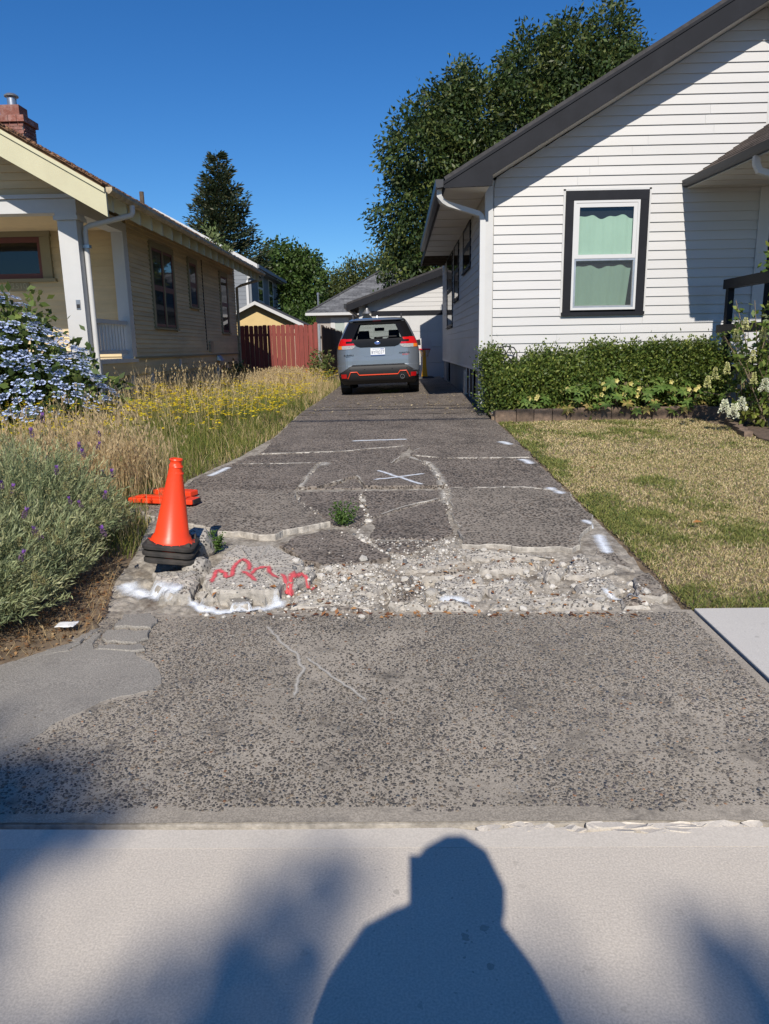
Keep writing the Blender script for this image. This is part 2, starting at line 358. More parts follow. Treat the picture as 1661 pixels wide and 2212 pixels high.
m_olive = M('olive_trim', (.25, .22, .135), .65, .08, 3, dirt=(.14, .12, .07), dirt_amt=.3, rnd=.04, bmp=.1)
m_maroon = M('maroon_sash', (.13, .045, .042), .55, .1, 3, rnd=.03, bmp=.05)
m_shake = M('mossy_brown_shingles', (.145, .078, .043), .95, .45, 14, dirt=(.06, .04, .028), dirt_amt=.7, dirt_scale=16, rnd=.25, bmp=1.0, bscale=60)
m_oldgutter = M('weathered_gutter', (.40, .33, .22), .6, .2, 6, dirt=(.10, .08, .06), dirt_amt=.7, dirt_scale=7, rnd=.05, bmp=.1)
m_brick = M('red_brick', (.20, .075, .055), .85, .2, 20, dirt=(.55, .45, .42), dirt_amt=.35, dirt_scale=6, rnd=.22, bmp=.4, bscale=80)
m_mortarjoint = M('mortar_joint', (.42, .36, .33), .95, .15, 30, rnd=0, bmp=.5)
m_galv = M('galvanised_metal', (.42, .43, .45), .35, .15, 8, rnd=0, bmp=.05, metal=.8)
m_redfence = M('red_stain', (.20, .043, .033), .75, .25, 2.5, (6, 6, .6), dirt=(.16, .045, .04), dirt_amt=.5, dirt_scale=3, rnd=.14, bmp=.3, bscale=40)
m_brownfence = M('weathered_brown_wood', (.085, .055, .04), .85, .3, 3, (6, 6, .6), rnd=.25, bmp=.4, bscale=40)
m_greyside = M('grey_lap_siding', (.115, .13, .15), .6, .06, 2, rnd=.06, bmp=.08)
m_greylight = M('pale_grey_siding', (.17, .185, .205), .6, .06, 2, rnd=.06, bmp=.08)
m_tan = M('tan_plywood', (.56, .42, .20), .75, .08, 2, rnd=.03, bmp=.1)
m_stucco = M('taupe_wall', (.34, .31, .285), .85, .06, 3, rnd=.02, bmp=.3, bscale=50)
m_gdoor = M('garage_door_white', (.50, .50, .495), .45, .03, 2, rnd=.01, bmp=.03)
m_dark = M('dark_interior', (.012, .012, .013), .9, .1, 3, rnd=0, bmp=0)
m_black = M('black_plastic', (.018, .018, .02), .55, .2, 10, rnd=0, bmp=.1, bscale=120)
m_winglass = Mglass('window_glass', (.82, .86, .84), .02)
m_darkglass = Mglass('dim_window_glass', (.35, .37, .37), .015)
m_curtain = M('mint_curtain', (.40, .54, .43), .9, .05, 3, rnd=0, bmp=.1, bscale=200)
m_greycurtain = M('grey_curtain', (.30, .31, .30), .9, .2, 4, (6, 6, .4), rnd=0, bmp=.1)
m_screen = newmat('insect_screen')
_nt = m_screen.node_tree; _mx = _nt.nodes.new('ShaderNodeMixShader'); _tr = _nt.nodes.new('ShaderNodeBsdfTransparent'); _mx.inputs[0].default_value = .62
_nt.nodes['Principled BSDF'].inputs['Base Color'].default_value = (.05, .05, .05, 1)
_nt.links.new(_nt.nodes['Principled BSDF'].outputs[0], _mx.inputs[2]); _nt.links.new(_tr.outputs[0], _mx.inputs[1]); _nt.links.new(_mx.outputs[0], _nt.nodes['Material Output'].inputs[0])
_mx.inputs[0].default_value = .30
m_leaf = Mattr('leaf', .5, .28, .35); m_grass = Mattr('grass_blade', .7, .35, .2); m_petal = Mattr('petal', .7, .3, .2); m_pebble = Mattr('pebble', .6, 0, .35)
m_bark = M('bark', (.10, .075, .055), .95, .3, 14, rnd=.1, bmp=.8, bscale=40)
m_twig = M('dry_twig', (.22, .17, .11), .9, .25, 14, rnd=.1, bmp=.3)

# ------------------------------------------------------------------ ground
def left_edge(y): return np.interp(y, [3.9, 5.0, 6.0, 7.4, 8.6, 10, 11.75, 15.1, 18.3, 25.2], [-1.78, -1.85, -2.05, -2.13, -1.85, -1.66, -1.62, -1.62, -1.62, -1.7])
def right_edge(y): return np.interp(y, [3.9, 6, 8.3, 10.5, 12.0, 12.4, 25.2], [1.60, 1.55, 1.51, 1.47, 1.44, 1.40, 1.40])
def ground_z(X, Y):
    z = zg2(X, Y) - .02
    inside = sstep(-.06, .04, X-left_edge(Y))*sstep(-.06, .04, right_edge(Y)-X)*sstep(3.8, 3.9, Y)*(1-sstep(25.2, 25.4, Y))
    z = z - .10*inside - .10*(1-sstep(3.86, 3.94, Y)) + .02*(fbm(X, Y, 1.7, 2)-.5)*sstep(4.0, 4.4, Y)
    z = z + .05*sstep(-2.1, -3.2, X)*sstep(5, 7, Y) + (-.16)*(1-sstep(-1.8, -1.6, Y))
    return z
gx = np.concatenate([np.linspace(-1500, -40, 10)[:-1], np.linspace(-40, -8, 33)[:-1], np.linspace(-8, 8, 161)[:-1], np.linspace(8, 40, 33)[:-1], np.linspace(40, 1500, 10)])
gy = np.concatenate([np.linspace(-400, -30, 6)[:-1], np.linspace(-30, 0, 31)[:-1], np.linspace(0, 28, 281)[:-1], np.linspace(28, 60, 33)[:-1], np.linspace(60, 2500, 12)])
struct(grid_sheet('ground', gx, gy, ground_z, m_soil))
st = MB().box(-60, 60, -11, -1.9, -.2, -.11); struct(st.build('street', m_asphalt))

# new concrete apron: brushed field, smooth tooled band, then the old walk
ap = struct(MB().box(-7, 7, -1.9, 1.9885, -.14, 0.0).build('apron', m_apron, None))
bd = MB()
n = 140; xs = np.linspace(-7, 7, n); fr = []; 
for x in xs:
    w = 2.078 + .004*math.sin(x*3)
    if .25 < x < 1.45 or (-1.0 < x < -.75): w -= .045*max(0, fbm(x*6, 3.1, 1.7, 4)-.45)*3
    fr.append(w)
bd.rings([[(x, 1.990, -.1), (x, 1.990, .0), (x, f_, .004), (x, f_, -.1)] for x, f_ in zip(xs, fr)]); band = struct(bd.build('apron_edge_band', m_apron_band))
bt = MB(); bt.box(-7, 7, 1.90, 2.2, -.2, -.025); struct(bt.build('apron_joint', m_rubble))
for k in range(26):                          # crumbled bits of the band edge
    x = random.uniform(.2, 1.45); L = random.uniform(.02, .09); y = 2.085+random.uniform(-.02, .012)
    pts = [(x+L*math.cos(a)*random.uniform(.7, 1.1), y+.018*math.sin(a)*random.uniform(.7, 1.2)) for a in np.linspace(0, 2*math.pi, 8)[:-1]]
    MB().prism([(p[0], p[1], -.03) for p in pts], [(p[0], p[1], .003+random.uniform(-.008, .004)) for p in pts]).build('edge_crumb', m_apron_band, band)

# old exposed-aggregate walk crossing
def walk_z(x, y): return np.interp(y, [2.1, 2.3, 3.95], [.004, .006, .042])
w = MB(); xs = np.linspace(-6.0, 1.62, 160)
def jit(x, s): return .012*(fbm(x*9, s, 1, 3)-.5)
ys = np.linspace(2.112, 3.93, 60)
V = []; 
for j, y in enumerate(ys):
    for x in xs:
        yy = y + (jit(x, 1.3) if j == 0 else (jit(x, 8.2)*2.2 if j == len(ys)-1 else 0))
        xx = x + ((3.93-y)*-.265 + .26 if x > 1.61 else 0)*0
        V.append((xx, yy, walk_z(xx, yy) + .006*(fbm(xx, yy, 2.3, 6)-.5)))
V = np.array(V); nx = len(xs); i = np.arange(nx-1)[None, :]+np.arange(len(ys)-1)[:, None]*nx
Fc = np.stack([i, i+1, i+1+nx, i+nx], -1).reshape(-1, 4)
walk = struct(npmesh('sidewalk', V, Fc, m_mortar, None, smooth=True))
wb = MB().box(-6.0, 1.618, 2.112, 3.92, -.12, -.004); wb.build('slab_body', m_broken, walk)
# pebbles standing proud of the mortar
def pebble_field(name, parent, xr, yr, zf, step, dens, rsz, mask=None, seed=3):
    g = np.random.default_rng(seed)
    X, Y = np.meshgrid(np.arange(xr[0], xr[1], step), np.arange(yr[0], yr[1], step)); X = X.ravel(); Y = Y.ravel()
    X = X + g.uniform(-.45, .45, len(X))*step; Y = Y + g.uniform(-.45, .45, len(Y))*step
    wear = fbm(X, Y, 1.2, 11)*.6 + fbm(X, Y, 6.0, 12)*.4; wear = (wear-.5)*1.5+.5
    keep = g.random(len(X)) < np.clip(dens*(1.75-1.7*wear), .12, 1)
    if mask is not None: keep &= mask(X, Y)
    X, Y = X[keep], Y[keep]; N = len(X)
    rr = step*rsz*g.lognormal(0, .38, N)*(1.1-.25*fbm(X, Y, 2.5, 14)); rr = np.clip(rr, step*.22, step*.95); el = g.uniform(.55, 1.0, N); th = g.uniform(0, math.pi, N)
    a = np.arange(6)*math.pi/3; Z = zf(X, Y) if callable(zf) else np.full(N, zf)
    def ring(sc, h):
        ir = g.uniform(.8, 1.15, (N, 6))*rr[:, None]*sc; u = np.cos(a)[None]*ir; v = np.sin(a)[None]*ir*el[:, None]
        c, s = np.cos(th)[:, None], np.sin(th)[:, None]
        return np.stack([X[:, None]+u*c-v*s, Y[:, None]+u*s+v*c, np.repeat((Z+h)[:, None], 6, 1)], -1)
    hp = rr*g.uniform(.10, .30, N)
    r0, r1 = ring(1.0, -.002+0*hp), ring(.72, hp); Vv = np.concatenate([r0, r1], 1).reshape(-1, 3)
    base = np.arange(N)[:, None]*12; q = np.arange(6); qq = (q+1) % 6
    quads = np.stack([q, qq, qq+6, q+6], -1); fq = (base[:, :, None]+quads[None]).reshape(-1)
    fc = (base + (np.arange(6)+6)[None]).reshape(-1)
    fl = np.concatenate([fq, fc]); sz = np.concatenate([np.full(N*6, 4), np.full(N, 6)])
    pal = np.array([(.07, .066, .062), (.115, .102, .088), (.16, .14, .115), (.205, .175, .135), (.12, .105, .10), (.20, .155, .11), (.23, .22, .20), (.26, .14, .08), (.05, .06, .075)])
    pi = g.choice(len(pal), N, p=[.22, .25, .20, .12, .08, .05, .04, .008, .032]); cl = pal[pi]*g.uniform(.75, 1.25, (N, 1))*(.6+.7*fbm(X, Y, .9, 44))[:, None]*.95
    o = npmesh(name, Vv, fl, m_pebble, parent, np.repeat(cl, 12, 0), sizes=sz); o['kind'] = 'stuff'; return o
def pip(px, py, poly):
    c = np.zeros(np.shape(px), bool); n = len(poly)
    for k in range(n):
        x0, y0 = poly[k][0], poly[k][1]; x1, y1 = poly[(k+1) % n][0], poly[(k+1) % n][1]
        if y0 == y1: continue
        c ^= ((y0 > py) != (y1 > py)) & (px < (x1-x0)*(py-y0)/(y1-y0)+x0)
    return c
old_poly_px = [(-300, 1520), (0, 1436), (137, 1401), (289, 1399), (299, 1413), (338, 1429), (343, 1445), (340, 1480), (325, 1495), (240, 1512), (160, 1545), (60, 1600), (0, 1632), (-300, 1760)]
OLD = [gnd(x, y, .01)[:2] for x, y in old_poly_px]
def pmask(X, Y): return (~pip(X, Y, OLD) | (np.random.default_rng(5).random(len(X)) < np.clip(.6-(Y-(2.62-.42*(X+1.6)))*2.0, .03, .6))) & (Y < 3.9-.0*X) & (X < 1.58) & (Y > 2.15+.03*fbm(X*5, Y*0+2, 1, 9)) & ~((X > -.95) & (Y < 2.19) & (fbm(X*3, Y, 1, 5) > .45))
pebble_field('aggregate_pebbles', walk, (-1.95, 1.6), (2.12, 3.92), lambda x, y: walk_z(x, y)+.006*(fbm(x, y, 2.3, 6)-.5), .0102, 1.12, .56, pmask)
# pale repair cracks are part of the worn mortar; new walk panel at right
nw = MB(); b0 = gnd(1484, 1318); b1 = gnd(1661, 1502)
nw.prism([(1.640, 2.06, -.1), (8, 2.06, -.1), (8, 3.945, -.1), (1.640, 3.945, -.1)], [(1.640, 2.06, .012), (8, 2.06, .012), (8, 3.945, .046), (1.640, 3.945, .046)])
nwo = struct(nw.build('new_sidewalk', m_newwalk, bevel=.006))

# ------------------------------------------------------------------ broken slabs
BV, BF = [], []                              # surfaces that carry sprayed paint
def note_surface(vs, fs):
    k = len(BV); BV.extend([tuple(map(float, p)) for p in vs]); BF.extend([tuple(i+k for i in f) for f in fs])
def resample(poly, step):
    out = []
    for k in range(len(poly)):
        a = np.array(poly[k]); b = np.array(poly[(k+1) % len(poly)]); n = max(1, int(np.linalg.norm(b-a)/step))
        for j in range(n): out.append(a+(b-a)*j/n)
    return np.array(out)
def inset(P, d):
    n = len(P); prv = np.roll(P, 1, 0); nxt = np.roll(P, -1, 0); t = nxt-prv; t /= np.linalg.norm(t, axis=1)[:, None]+1e-9
    area = .5*np.sum(P[:, 0]*nxt[:, 1]-nxt[:, 0]*P[:, 1]); nrm = np.stack([-t[:, 1], t[:, 0]], 1)*(1 if area > 0 else -1)
    dd = np.asarray(d)
    return P + nrm*(dd[:, None] if dd.ndim else dd)
def slab(name, poly, parent, mtop, mside=None, dz=.02, thick=.1, gap=.001, jag=.007, bev=.006, tilt=(0, 0), rough=.0, step=.035, seed=1, base=None, label=None, dome=0.0):
    g = np.random.default_rng(seed); P = resample(poly, min(step, .025)); n = len(P)
    w1 = np.stack([fbm(P[:, 0], P[:, 1], 5, 71)-.5, fbm(P[:, 0], P[:, 1], 5, 72)-.5], 1)*.085 + np.stack([fbm(P[:, 0], P[:, 1], 22, 73)-.5, fbm(P[:, 0], P[:, 1], 22, 74)-.5], 1)*.030
    P = P + w1*1.0         # fracture lines wander; neighbours share them
    jn = np.convolve(np.tile(g.normal(0, 1, n), 3), [.25, .5, .25], 'same')[n:2*n]
    P = inset(P, gap/2 + jag*np.abs(jn)*(.15+1.3*np.clip(fbm(P[:, 0], P[:, 1], 3.5, 77)-.3, 0, 1))); c = P.mean(0)
    zb = (lambda p: zg2(p[:, 0], p[:, 1])) if base is None else (lambda p: np.full(len(p), base))
    def ztop(p): return zb(p)+dz+(p-c)@np.array(tilt)
    top = inset(P, bev*.7+rough*np.abs(g.normal(0, .5, n))); mid = P + g.normal(0, rough*.5+.001, P.shape); low = inset(P, -.004-rough*np.abs(g.normal(0, 1, n)))
    z1 = ztop(top) + g.normal(0, rough*.25, n); z2 = ztop(mid)-bev*1.2-rough*np.abs(g.normal(0, .6, n)); z3 = ztop(low)-thick
    mb = MB(); rs = [np.c_[low, z3], np.c_[mid, z2*.5+z3*.5+g.normal(0, .004, n)], np.c_[P, z2], np.c_[top, z1]]
    mb.rings([list(map(tuple, r)) for r in rs], (False, False), True, 1)
    if dome or rough > .004:
        t2 = c+(top-c)*.62; t3 = c+(top-c)*.25
        zz2 = ztop(t2)+dome*.7+g.normal(0, rough*.45, n); zz3 = ztop(t3)+dome+g.normal(0, rough*.3, n)
        mb.rings([list(map(tuple, np.c_[top, z1])), list(map(tuple, np.c_[t2, zz2])), list(map(tuple, np.c_[t3, zz3]))], (False, True), True, 0)
    else:
        mb.add([tuple(q) for q in np.c_[top, z1]], [tuple(range(n))], 0)
    note_surface(mb.v, mb.f)
    o = mb.build(name, [mtop, mside or m_broken], parent)
    if label: o['label'] = label
    return o
def px(pts, dz=.02): return [gnd(x, y, dz)[:2] for x, y in pts]

def drive_base(X, Y):
    rub = 1-sstep(4.75, 5.15, Y+.12*np.sin(X*2))
    return zg2(X, Y) + .009 - .022*rub + (.034*rub+.012)*(fbm(X, Y, 9, 4)-.5) + (.03*rub+.008)*(fbm(X, Y, 26, 8)-.5)
ysb = np.concatenate([np.linspace(3.925, 5.4, 75)[:-1], np.linspace(5.4, 12, 130)[:-1], np.linspace(12, 25.3, 90)])
tt = np.linspace(0, 1, 170); Vb = []
for y in ysb:
    a, b = left_edge(y)-.02, right_edge(y)+.0
    xx = a+(b-a)*tt; Vb.append(np.stack([xx, np.full_like(xx, y), drive_base(xx, y)], -1))
Vb = np.array(Vb).reshape(-1, 3); nx = len(tt); i = np.arange(nx-1)[None, :]+np.arange(len(ysb)-1)[:, None]*nx
Fb = np.stack([i, i+1, i+1+nx, i+nx], -1).reshape(-1, 4)
drive = struct(npmesh('driveway', Vb, Fb, m_rubble, None, smooth=True))
note_surface(Vb[:170*76], Fb[:169*74])

Lp = lambda y: (float(left_edge(y)), y); Rp = lambda y: (float(right_edge(y)), y)
def grid_slab(name, ya, yb, seed):
    ys = np.linspace(ya, yb, 40); t = np.linspace(0, 1, 24); V = []
    for y in ys:
        a, b = left_edge(y)+.02*(fbm(y*4, 0, 1, 1)-.5), right_edge(y)
        for q in t: V.append((a+(b-a)*q, y, zg2(a+(b-a)*q, y)+.02))
    i = np.arange(23)[None, :]+np.arange(39)[:, None]*24
    return npmesh(name, np.array(V), np.stack([i, i+1, i+25, i+24], -1).reshape(-1, 4), m_slab2, drive, smooth=True)
grid_slab('slab', 12.0, 13.36, 1); grid_slab('slab', 13.42, 25.2, 1)
C1 = px([(890, 983), (957, 990), (1152, 988)]); A1 = px([(560, 981), (744, 975), (791, 970), (885, 963)])
slab('slab', [Rp(11.98), Lp(11.98), Lp(11), Lp(10)] + A1 + C1 + [Rp(9.0), Rp(10.5)], drive, m_slab2, m_slab2, seed=2, gap=.001, jag=.006)
slab('slab', px([(540, 984), (744, 975), (791, 970), (885, 963), (864, 986), (843, 1004), (700, 1000), (496, 1003)]), drive, m_slab2, m_slab2, seed=3, dz=.018)
slab('slab', px([(496, 1003), (690, 1000), (655, 1038), (640, 1059), (604, 1060), (402, 1060), (395, 1052), (412, 1040), (440, 1026)]), drive, m_slab2, m_slab2, seed=4, dz=.017)
slab('slab', px([(695, 1000), (843, 1004), (890, 984), (916, 1002), (947, 1030), (962, 1054), (786, 1054), (773, 1031), (687, 1055), (645, 1058), (660, 1036)]), drive, m_slab2, m_slab2, seed=5, dz=.034, tilt=(.0, -.012))
slab('slab', px([(692, 1056), (773, 1032), (786, 1055)]), drive, m_slab2, m_slab2, seed=6, dz=.020, gap=.01)
slab('slab', px([(920, 1000), (893, 984), (957, 991), (1152, 989), (1185, 1022), (1226, 1062), (1129, 1053), (968, 1055), (950, 1030)]), drive, m_slab2, m_slab2, seed=7, dz=.02)
slab('slab', px([(300, 1075), (400, 1063), (604, 1061), (638, 1062), (645, 1082), (676, 1108), (714, 1135), (660, 1147), (619, 1157), (592, 1167), (562, 1166), (524, 1158), (476, 1158), (446, 1146), (400, 1138), (330, 1122), (285, 1105)]), drive, m_slab, seed=8, dz=.045, thick=.16, tilt=(.006, -.01), jag=.016)
slab('slab', px([(642, 1062), (780, 1060), (783, 1082), (797, 1122), (770, 1140), (722, 1135), (676, 1108), (646, 1082)]), drive, m_slab2, m_slab2, seed=9, dz=.016, gap=.014, jag=.014)
slab('slab', px([(784, 1060), (960, 1058), (962, 1076), (905, 1087), (817, 1114), (797, 1121), (785, 1082)]), drive, m_slab2, m_slab2, seed=10, dz=.018, gap=.008, jag=.012)
slab('slab', px([(803, 1126), (817, 1115), (905, 1088), (962, 1078), (971, 1114), (984, 1150), (955, 1160), (932, 1167), (884, 1163), (800, 1164)]), drive, m_slab2, m_slab2, seed=11, dz=.018, gap=.014, jag=.014)
slab('slab', px([(798, 1168), (884, 1165), (935, 1169), (891, 1188), (870, 1195), (829, 1192)]), drive, m_slab2, m_slab2, seed=12, dz=.014, gap=.012)
slab('slab', px([(970, 1057), (1129, 1055), (1226, 1066), (1258, 1098), (1279, 1116), (1272, 1148), (1258, 1166), (1251, 1184), (1232, 1192), (1157, 1189), (1053, 1185), (996, 1182), (1000, 1160), (977, 1115), (967, 1085)]), drive, m_slab, seed=13, dz=.04, thick=.16, tilt=(0, -.006), jag=.016)
SLAB13 = px([(598, 1178), (640, 1160), (700, 1144), (745, 1142), (785, 1170), (832, 1195), (846, 1206), (800, 1213), (700, 1219), (650, 1209), (628, 1194)])
slab('slab', SLAB13, drive, m_slab2, m_slab2, seed=14, dz=.022, thick=.1, tilt=(-.01, .0), jag=.016)
ch = dict(mtop=m_chunk, jag=.02, bev=.014, step=.03)
slab('chunk', px([(452, 1221), (483, 1196), (505, 1182), (583, 1184), (652, 1206), (655, 1220), (618, 1244), (604, 1264), (545, 1268), (455, 1268), (440, 1248)], .10), drive, dz=0.094, thick=.16, rough=.010, seed=21, dome=.008, tilt=(0, .06), label='tilted concrete chunk sprayed with red paint', **ch)
slab('chunk', px([(612, 1250), (640, 1222), (680, 1215), (685, 1235), (650, 1255), (625, 1266)], .05), drive, dz=0.049, thick=.1, rough=.016, seed=22, dome=.012, **ch)
slab('chunk', px([(330, 1236), (380, 1228), (440, 1232), (428, 1262), (420, 1282), (350, 1285), (322, 1262)], .05), drive, dz=0.049, thick=.12, rough=.016, seed=23, dome=.01, **ch)
slab('chunk', px([(848, 1276), (884, 1243), (925, 1268), (930, 1300), (895, 1312), (843, 1308)], .03), drive, dz=0.039, thick=.1, rough=.014, seed=24, dome=.015, mtop=m_slab, jag=.02, bev=.014)
slab('chunk', px([(905, 1236), (970, 1230), (1010, 1236), (985, 1246), (900, 1250)], .03), drive, dz=0.034, thick=.1, rough=.012, seed=25, dome=.012, mtop=m_slab, jag=.02, bev=.014)
slab('chunk', px([(1030, 1215), (1110, 1208), (1170, 1214), (1140, 1230), (1040, 1232)], .03), drive, dz=0.029, thick=.1, rough=.014, seed=26, dome=.012, **ch)
slab('chunk', px([(1170, 1236), (1190, 1222), (1216, 1228), (1212, 1248), (1185, 1250)], .03), drive, dz=0.044, thick=.1, rough=.012, seed=27, dome=.012, **ch)
slab('chunk', px([(1160, 1319), (1210, 1297), (1282, 1290), (1322, 1302), (1318, 1317)], 0), drive, dz=0.010, thick=.1, rough=.008, seed=28, dome=.02, **ch)
slab('chunk', px([(1334, 1300), (1355, 1292), (1378, 1300), (1405, 1318), (1340, 1320)], 0), drive, dz=0.024, thick=.1, rough=.008, seed=29, dome=.015, mtop=m_slab, jag=.014, bev=.012)
slab('chunk', px([(1365, 1246), (1398, 1234), (1428, 1262), (1440, 1284), (1418, 1292), (1373, 1284)], .03), drive, dz=0.029, thick=.1, rough=.006, seed=30, dome=.006, mtop=m_slab, jag=.014, bev=.01)
slab('chunk', px([(1297, 1142), (1326, 1180), (1372, 1222), (1338, 1214), (1287, 1190), (1279, 1156)], .03), drive, dz=0.006, thick=.1, rough=.006, seed=31, mtop=m_slab, jag=.014, bev=.01)
slab('chunk', px([(1240, 1258), (1282, 1244), (1316, 1247), (1345, 1272), (1313, 1286), (1252, 1280)], .03), drive, dz=0.024, thick=.1, rough=.012, seed=32, dome=.018, **ch)
slab('chunk', px([(615, 1322), (690, 1306), (747, 1304), (793, 1318), (806, 1329), (640, 1330)], 0), drive, dz=-0.002, thick=.08, rough=.006, seed=33, dome=.012, mtop=m_slab, jag=.014, bev=.01)
slab('chunk', px([(939, 1325), (946, 1306), (985, 1300), (1024, 1310), (1032, 1325)], 0), drive, dz=0.006, thick=.08, rough=.010, seed=34, dome=.03, **ch)
slab('chunk', px([(1060, 1250), (1120, 1240), (1150, 1262), (1130, 1290), (1070, 1288), (1045, 1270)], .03), drive, dz=0.016, thick=.1, rough=.014, seed=35, dome=.02, **ch)
slab('chunk', px([(1230, 1200), (1262, 1196), (1285, 1214), (1262, 1226), (1225, 1222)], .03), drive, dz=0.029, thick=.1, rough=.016, seed=36, dome=.02, **ch)
slab('chunk', px([(700, 1240), (790, 1232), (850, 1246), (820, 1276), (740, 1280), (690, 1262)], .03), drive, dz=0.012, thick=.1, rough=.016, seed=37, dome=.02, **ch)
slab('chunk', px([(485, 1296), (510, 1290), (545, 1296), (540, 1316), (500, 1318)], 0), drive, dz=0.022, thick=.08, rough=.004, seed=38, dome=.006, mtop=m_oldwalk, jag=.012, bev=.01)
slab('chunk', px([(430, 1288), (490, 1280), (486, 1300), (440, 1308)], 0), drive, dz=0.029, thick=.08, rough=.014, seed=39, dome=.012, **ch)
slab('chunk', px([(540, 1290), (590, 1278), (610, 1292), (570, 1306)], 0), drive, dz=0.029, thick=.08, rough=.014, seed=40, dome=.012, **ch)
for k, pp in enumerate([[(640, 1290), (700, 1280), (790, 1285), (830, 1300), (800, 1318), (700, 1312), (630, 1318)], [(930, 1262), (1040, 1246), (1060, 1275), (1040, 1300), (950, 1306)], [(1070, 1294), (1150, 1288), (1230, 1290), (1160, 1316), (1060, 1318)], [(990, 1196), (1060, 1198), (1140, 1200), (1190, 1206), (1120, 1212), (1010, 1214)], [(840, 1210), (960, 1200), (1000, 1214), (960, 1228), (860, 1236)], [(1215, 1228), (1290, 1222), (1330, 1238), (1270, 1248), (1220, 1250)], [(690, 1224), (790, 1216), (830, 1226), (780, 1236), (700, 1238)], [(850, 1312), (935, 1306), (940, 1324), (860, 1325)]]):
    slab('plate', px(pp, .0), drive, m_chunk, m_broken, dz=.006+.016*(k % 2), tilt=(.03*(k % 3-1), .04*(k % 2)), thick=.06, gap=.004, jag=.03, bev=.012, rough=.010, dome=.008, seed=140+k, step=.025)
# rounded boulders of concrete beside the cone
def rock(name, c, size, mat, seed, parent=None, sub=2):
    import bmesh
    g = np.random.default_rng(seed); bm = bmesh.new(); bmesh.ops.create_icosphere(bm, subdivisions=sub, radius=1)
    pl = [(Vector(g.normal(0, 1, 3)).normalized(), g.uniform(.55, .85)) for _ in range(9)]
    for v in bm.verts:
        for nrm, d in pl:
            k = v.co.dot(nrm)
            if k > d: v.co -= nrm*(k-d)*.9
        v.co *= 1+g.normal(0, .03); v.co = Vector((v.co.x*size[0], v.co.y*size[1], v.co.z*size[2]))
    me = bpy.data.meshes.new(name); bm.to_mesh(me); bm.free(); me.materials.append(mat)
    o = link(name, me, parent); o.location = Vector(c)-origin_of(parent); o.rotation_euler = (0, 0, g.uniform(0, 6)); return o
a = gnd(432, 1185, .05); tag(rock('concrete_boulder', (a[0], a[1], .17), (.15, .13, .13), m_chunk, 4), 'rounded boulder of broken concrete standing behind the cone bases', 'rock')
a = gnd(420, 1222, .05); tag(rock('concrete_boulder', (a[0]+.02, a[1], .09), (.13, .12, .09), m_chunk, 5), 'low pale lump of concrete touching the right of the cone bases', 'rock')
# rubble: larger loose stones one by one, small crumbs as a mass
import bmesh
stone_meshes = []
for k in range(10):
    g = np.random.default_rng(50+k); bm = bmesh.new(); bmesh.ops.create_icosphere(bm, subdivisions=1, radius=1)
    for v in bm.verts: v.co = Vector((v.co.x*g.uniform(.75, 1.1), v.co.y*g.uniform(.7, 1.05), v.co.z*g.uniform(.45, .8)))
    me = bpy.data.meshes.new('stone'); bm.to_mesh(me); bm.free(); me.materials.append(m_stone); stone_meshes.append(me)
RUB = px([(420, 1290), (440, 1330), (640, 1331), (1000, 1328), (1420, 1318), (1400, 1275), (1330, 1225), (1270, 1205), (1150, 1196), (1000, 1190), (940, 1200), (850, 1205), (700, 1222), (640, 1225), (610, 1275)], .02)
RUB2 = px([(690, 1222), (760, 1210), (830, 1196), (990, 1182), (1000, 1200), (900, 1230), (1000, 1290), (780, 1300), (620, 1300), (640, 1250)], .02)
CRK = [px([(640, 1059), (645, 1082), (676, 1108), (717, 1135)]), px([(780, 1062), (784, 1082), (797, 1122), (770, 1150), (800, 1175), (840, 1200)]), px([(916, 1002), (947, 1030), (963, 1054), (963, 1082), (973, 1114), (990, 1160), (940, 1180), (860, 1200)]), px([(800, 1165), (884, 1164), (934, 1168)]), px([(604, 1059), (786, 1057), (968, 1055), (1129, 1052), (1226, 1064)])]
def scatter_poly(poly, n, g):
    P = np.array(poly); lo = P.min(0); hi = P.max(0); out = []
    while len(out) < n:
        q = g.uniform(lo, hi, (n*3, 2)); q = q[pip(q[:, 0], q[:, 1], poly)]; out += list(q)
    return np.array(out[:n])
g = np.random.default_rng(77)
bvh = BVHTree.FromPolygons(BV, BF)
def top_z(x, y, dflt=None):
    h = bvh.ray_cast(Vector((x, y, 1.2)), Vector((0, 0, -1)))
    return h[0].z if h[0] else (float(zg2(x, y)) if dflt is None else dflt)
spots = list(scatter_poly(RUB, 90, g)) + list(scatter_poly(RUB2, 50, g))
for c in CRK[1:3]:
    for k in range(9):
        j = g.integers(0, len(c)-1); t = g.random(); spots.append(np.array(c[j])*(1-t)+np.array(c[j+1])*t+g.normal(0, .015, 2))
for q in spots:
    s = float(np.clip(g.lognormal(-3.95, .38), .011, .042)); o = link('stone', stone_meshes[int(g.integers(0, 10))], drive)
    o.location = (q[0], q[1], top_z(q[0], q[1])+s*.25); o.rotation_euler = tuple(g.uniform(-.5, .5, 2))+(g.uniform(0, 6.3),); o.scale = (s, s, s)
ico_v = np.array([(0, 0, -1), (.724, -.526, -.447), (-.276, -.851, -.447), (-.894, 0, -.447), (-.276, .851, -.447), (.724, .526, -.447), (.276, -.851, .447), (-.724, -.526, .447), (-.724, .526, .447), (.276, .851, .447), (.894, 0, .447), (0, 0, 1)])
ico_f = np.array([(0, 1, 2), (1, 0, 5), (0, 2, 3), (0, 3, 4), (0, 4, 5), (1, 5, 10), (2, 1, 6), (3, 2, 7), (4, 3, 8), (5, 4, 9), (1, 10, 6), (2, 6, 7), (3, 7, 8), (4, 8, 9), (5, 9, 10), (6, 10, 11), (7, 6, 11), (8, 7, 11), (9, 8, 11), (10, 9, 11)])
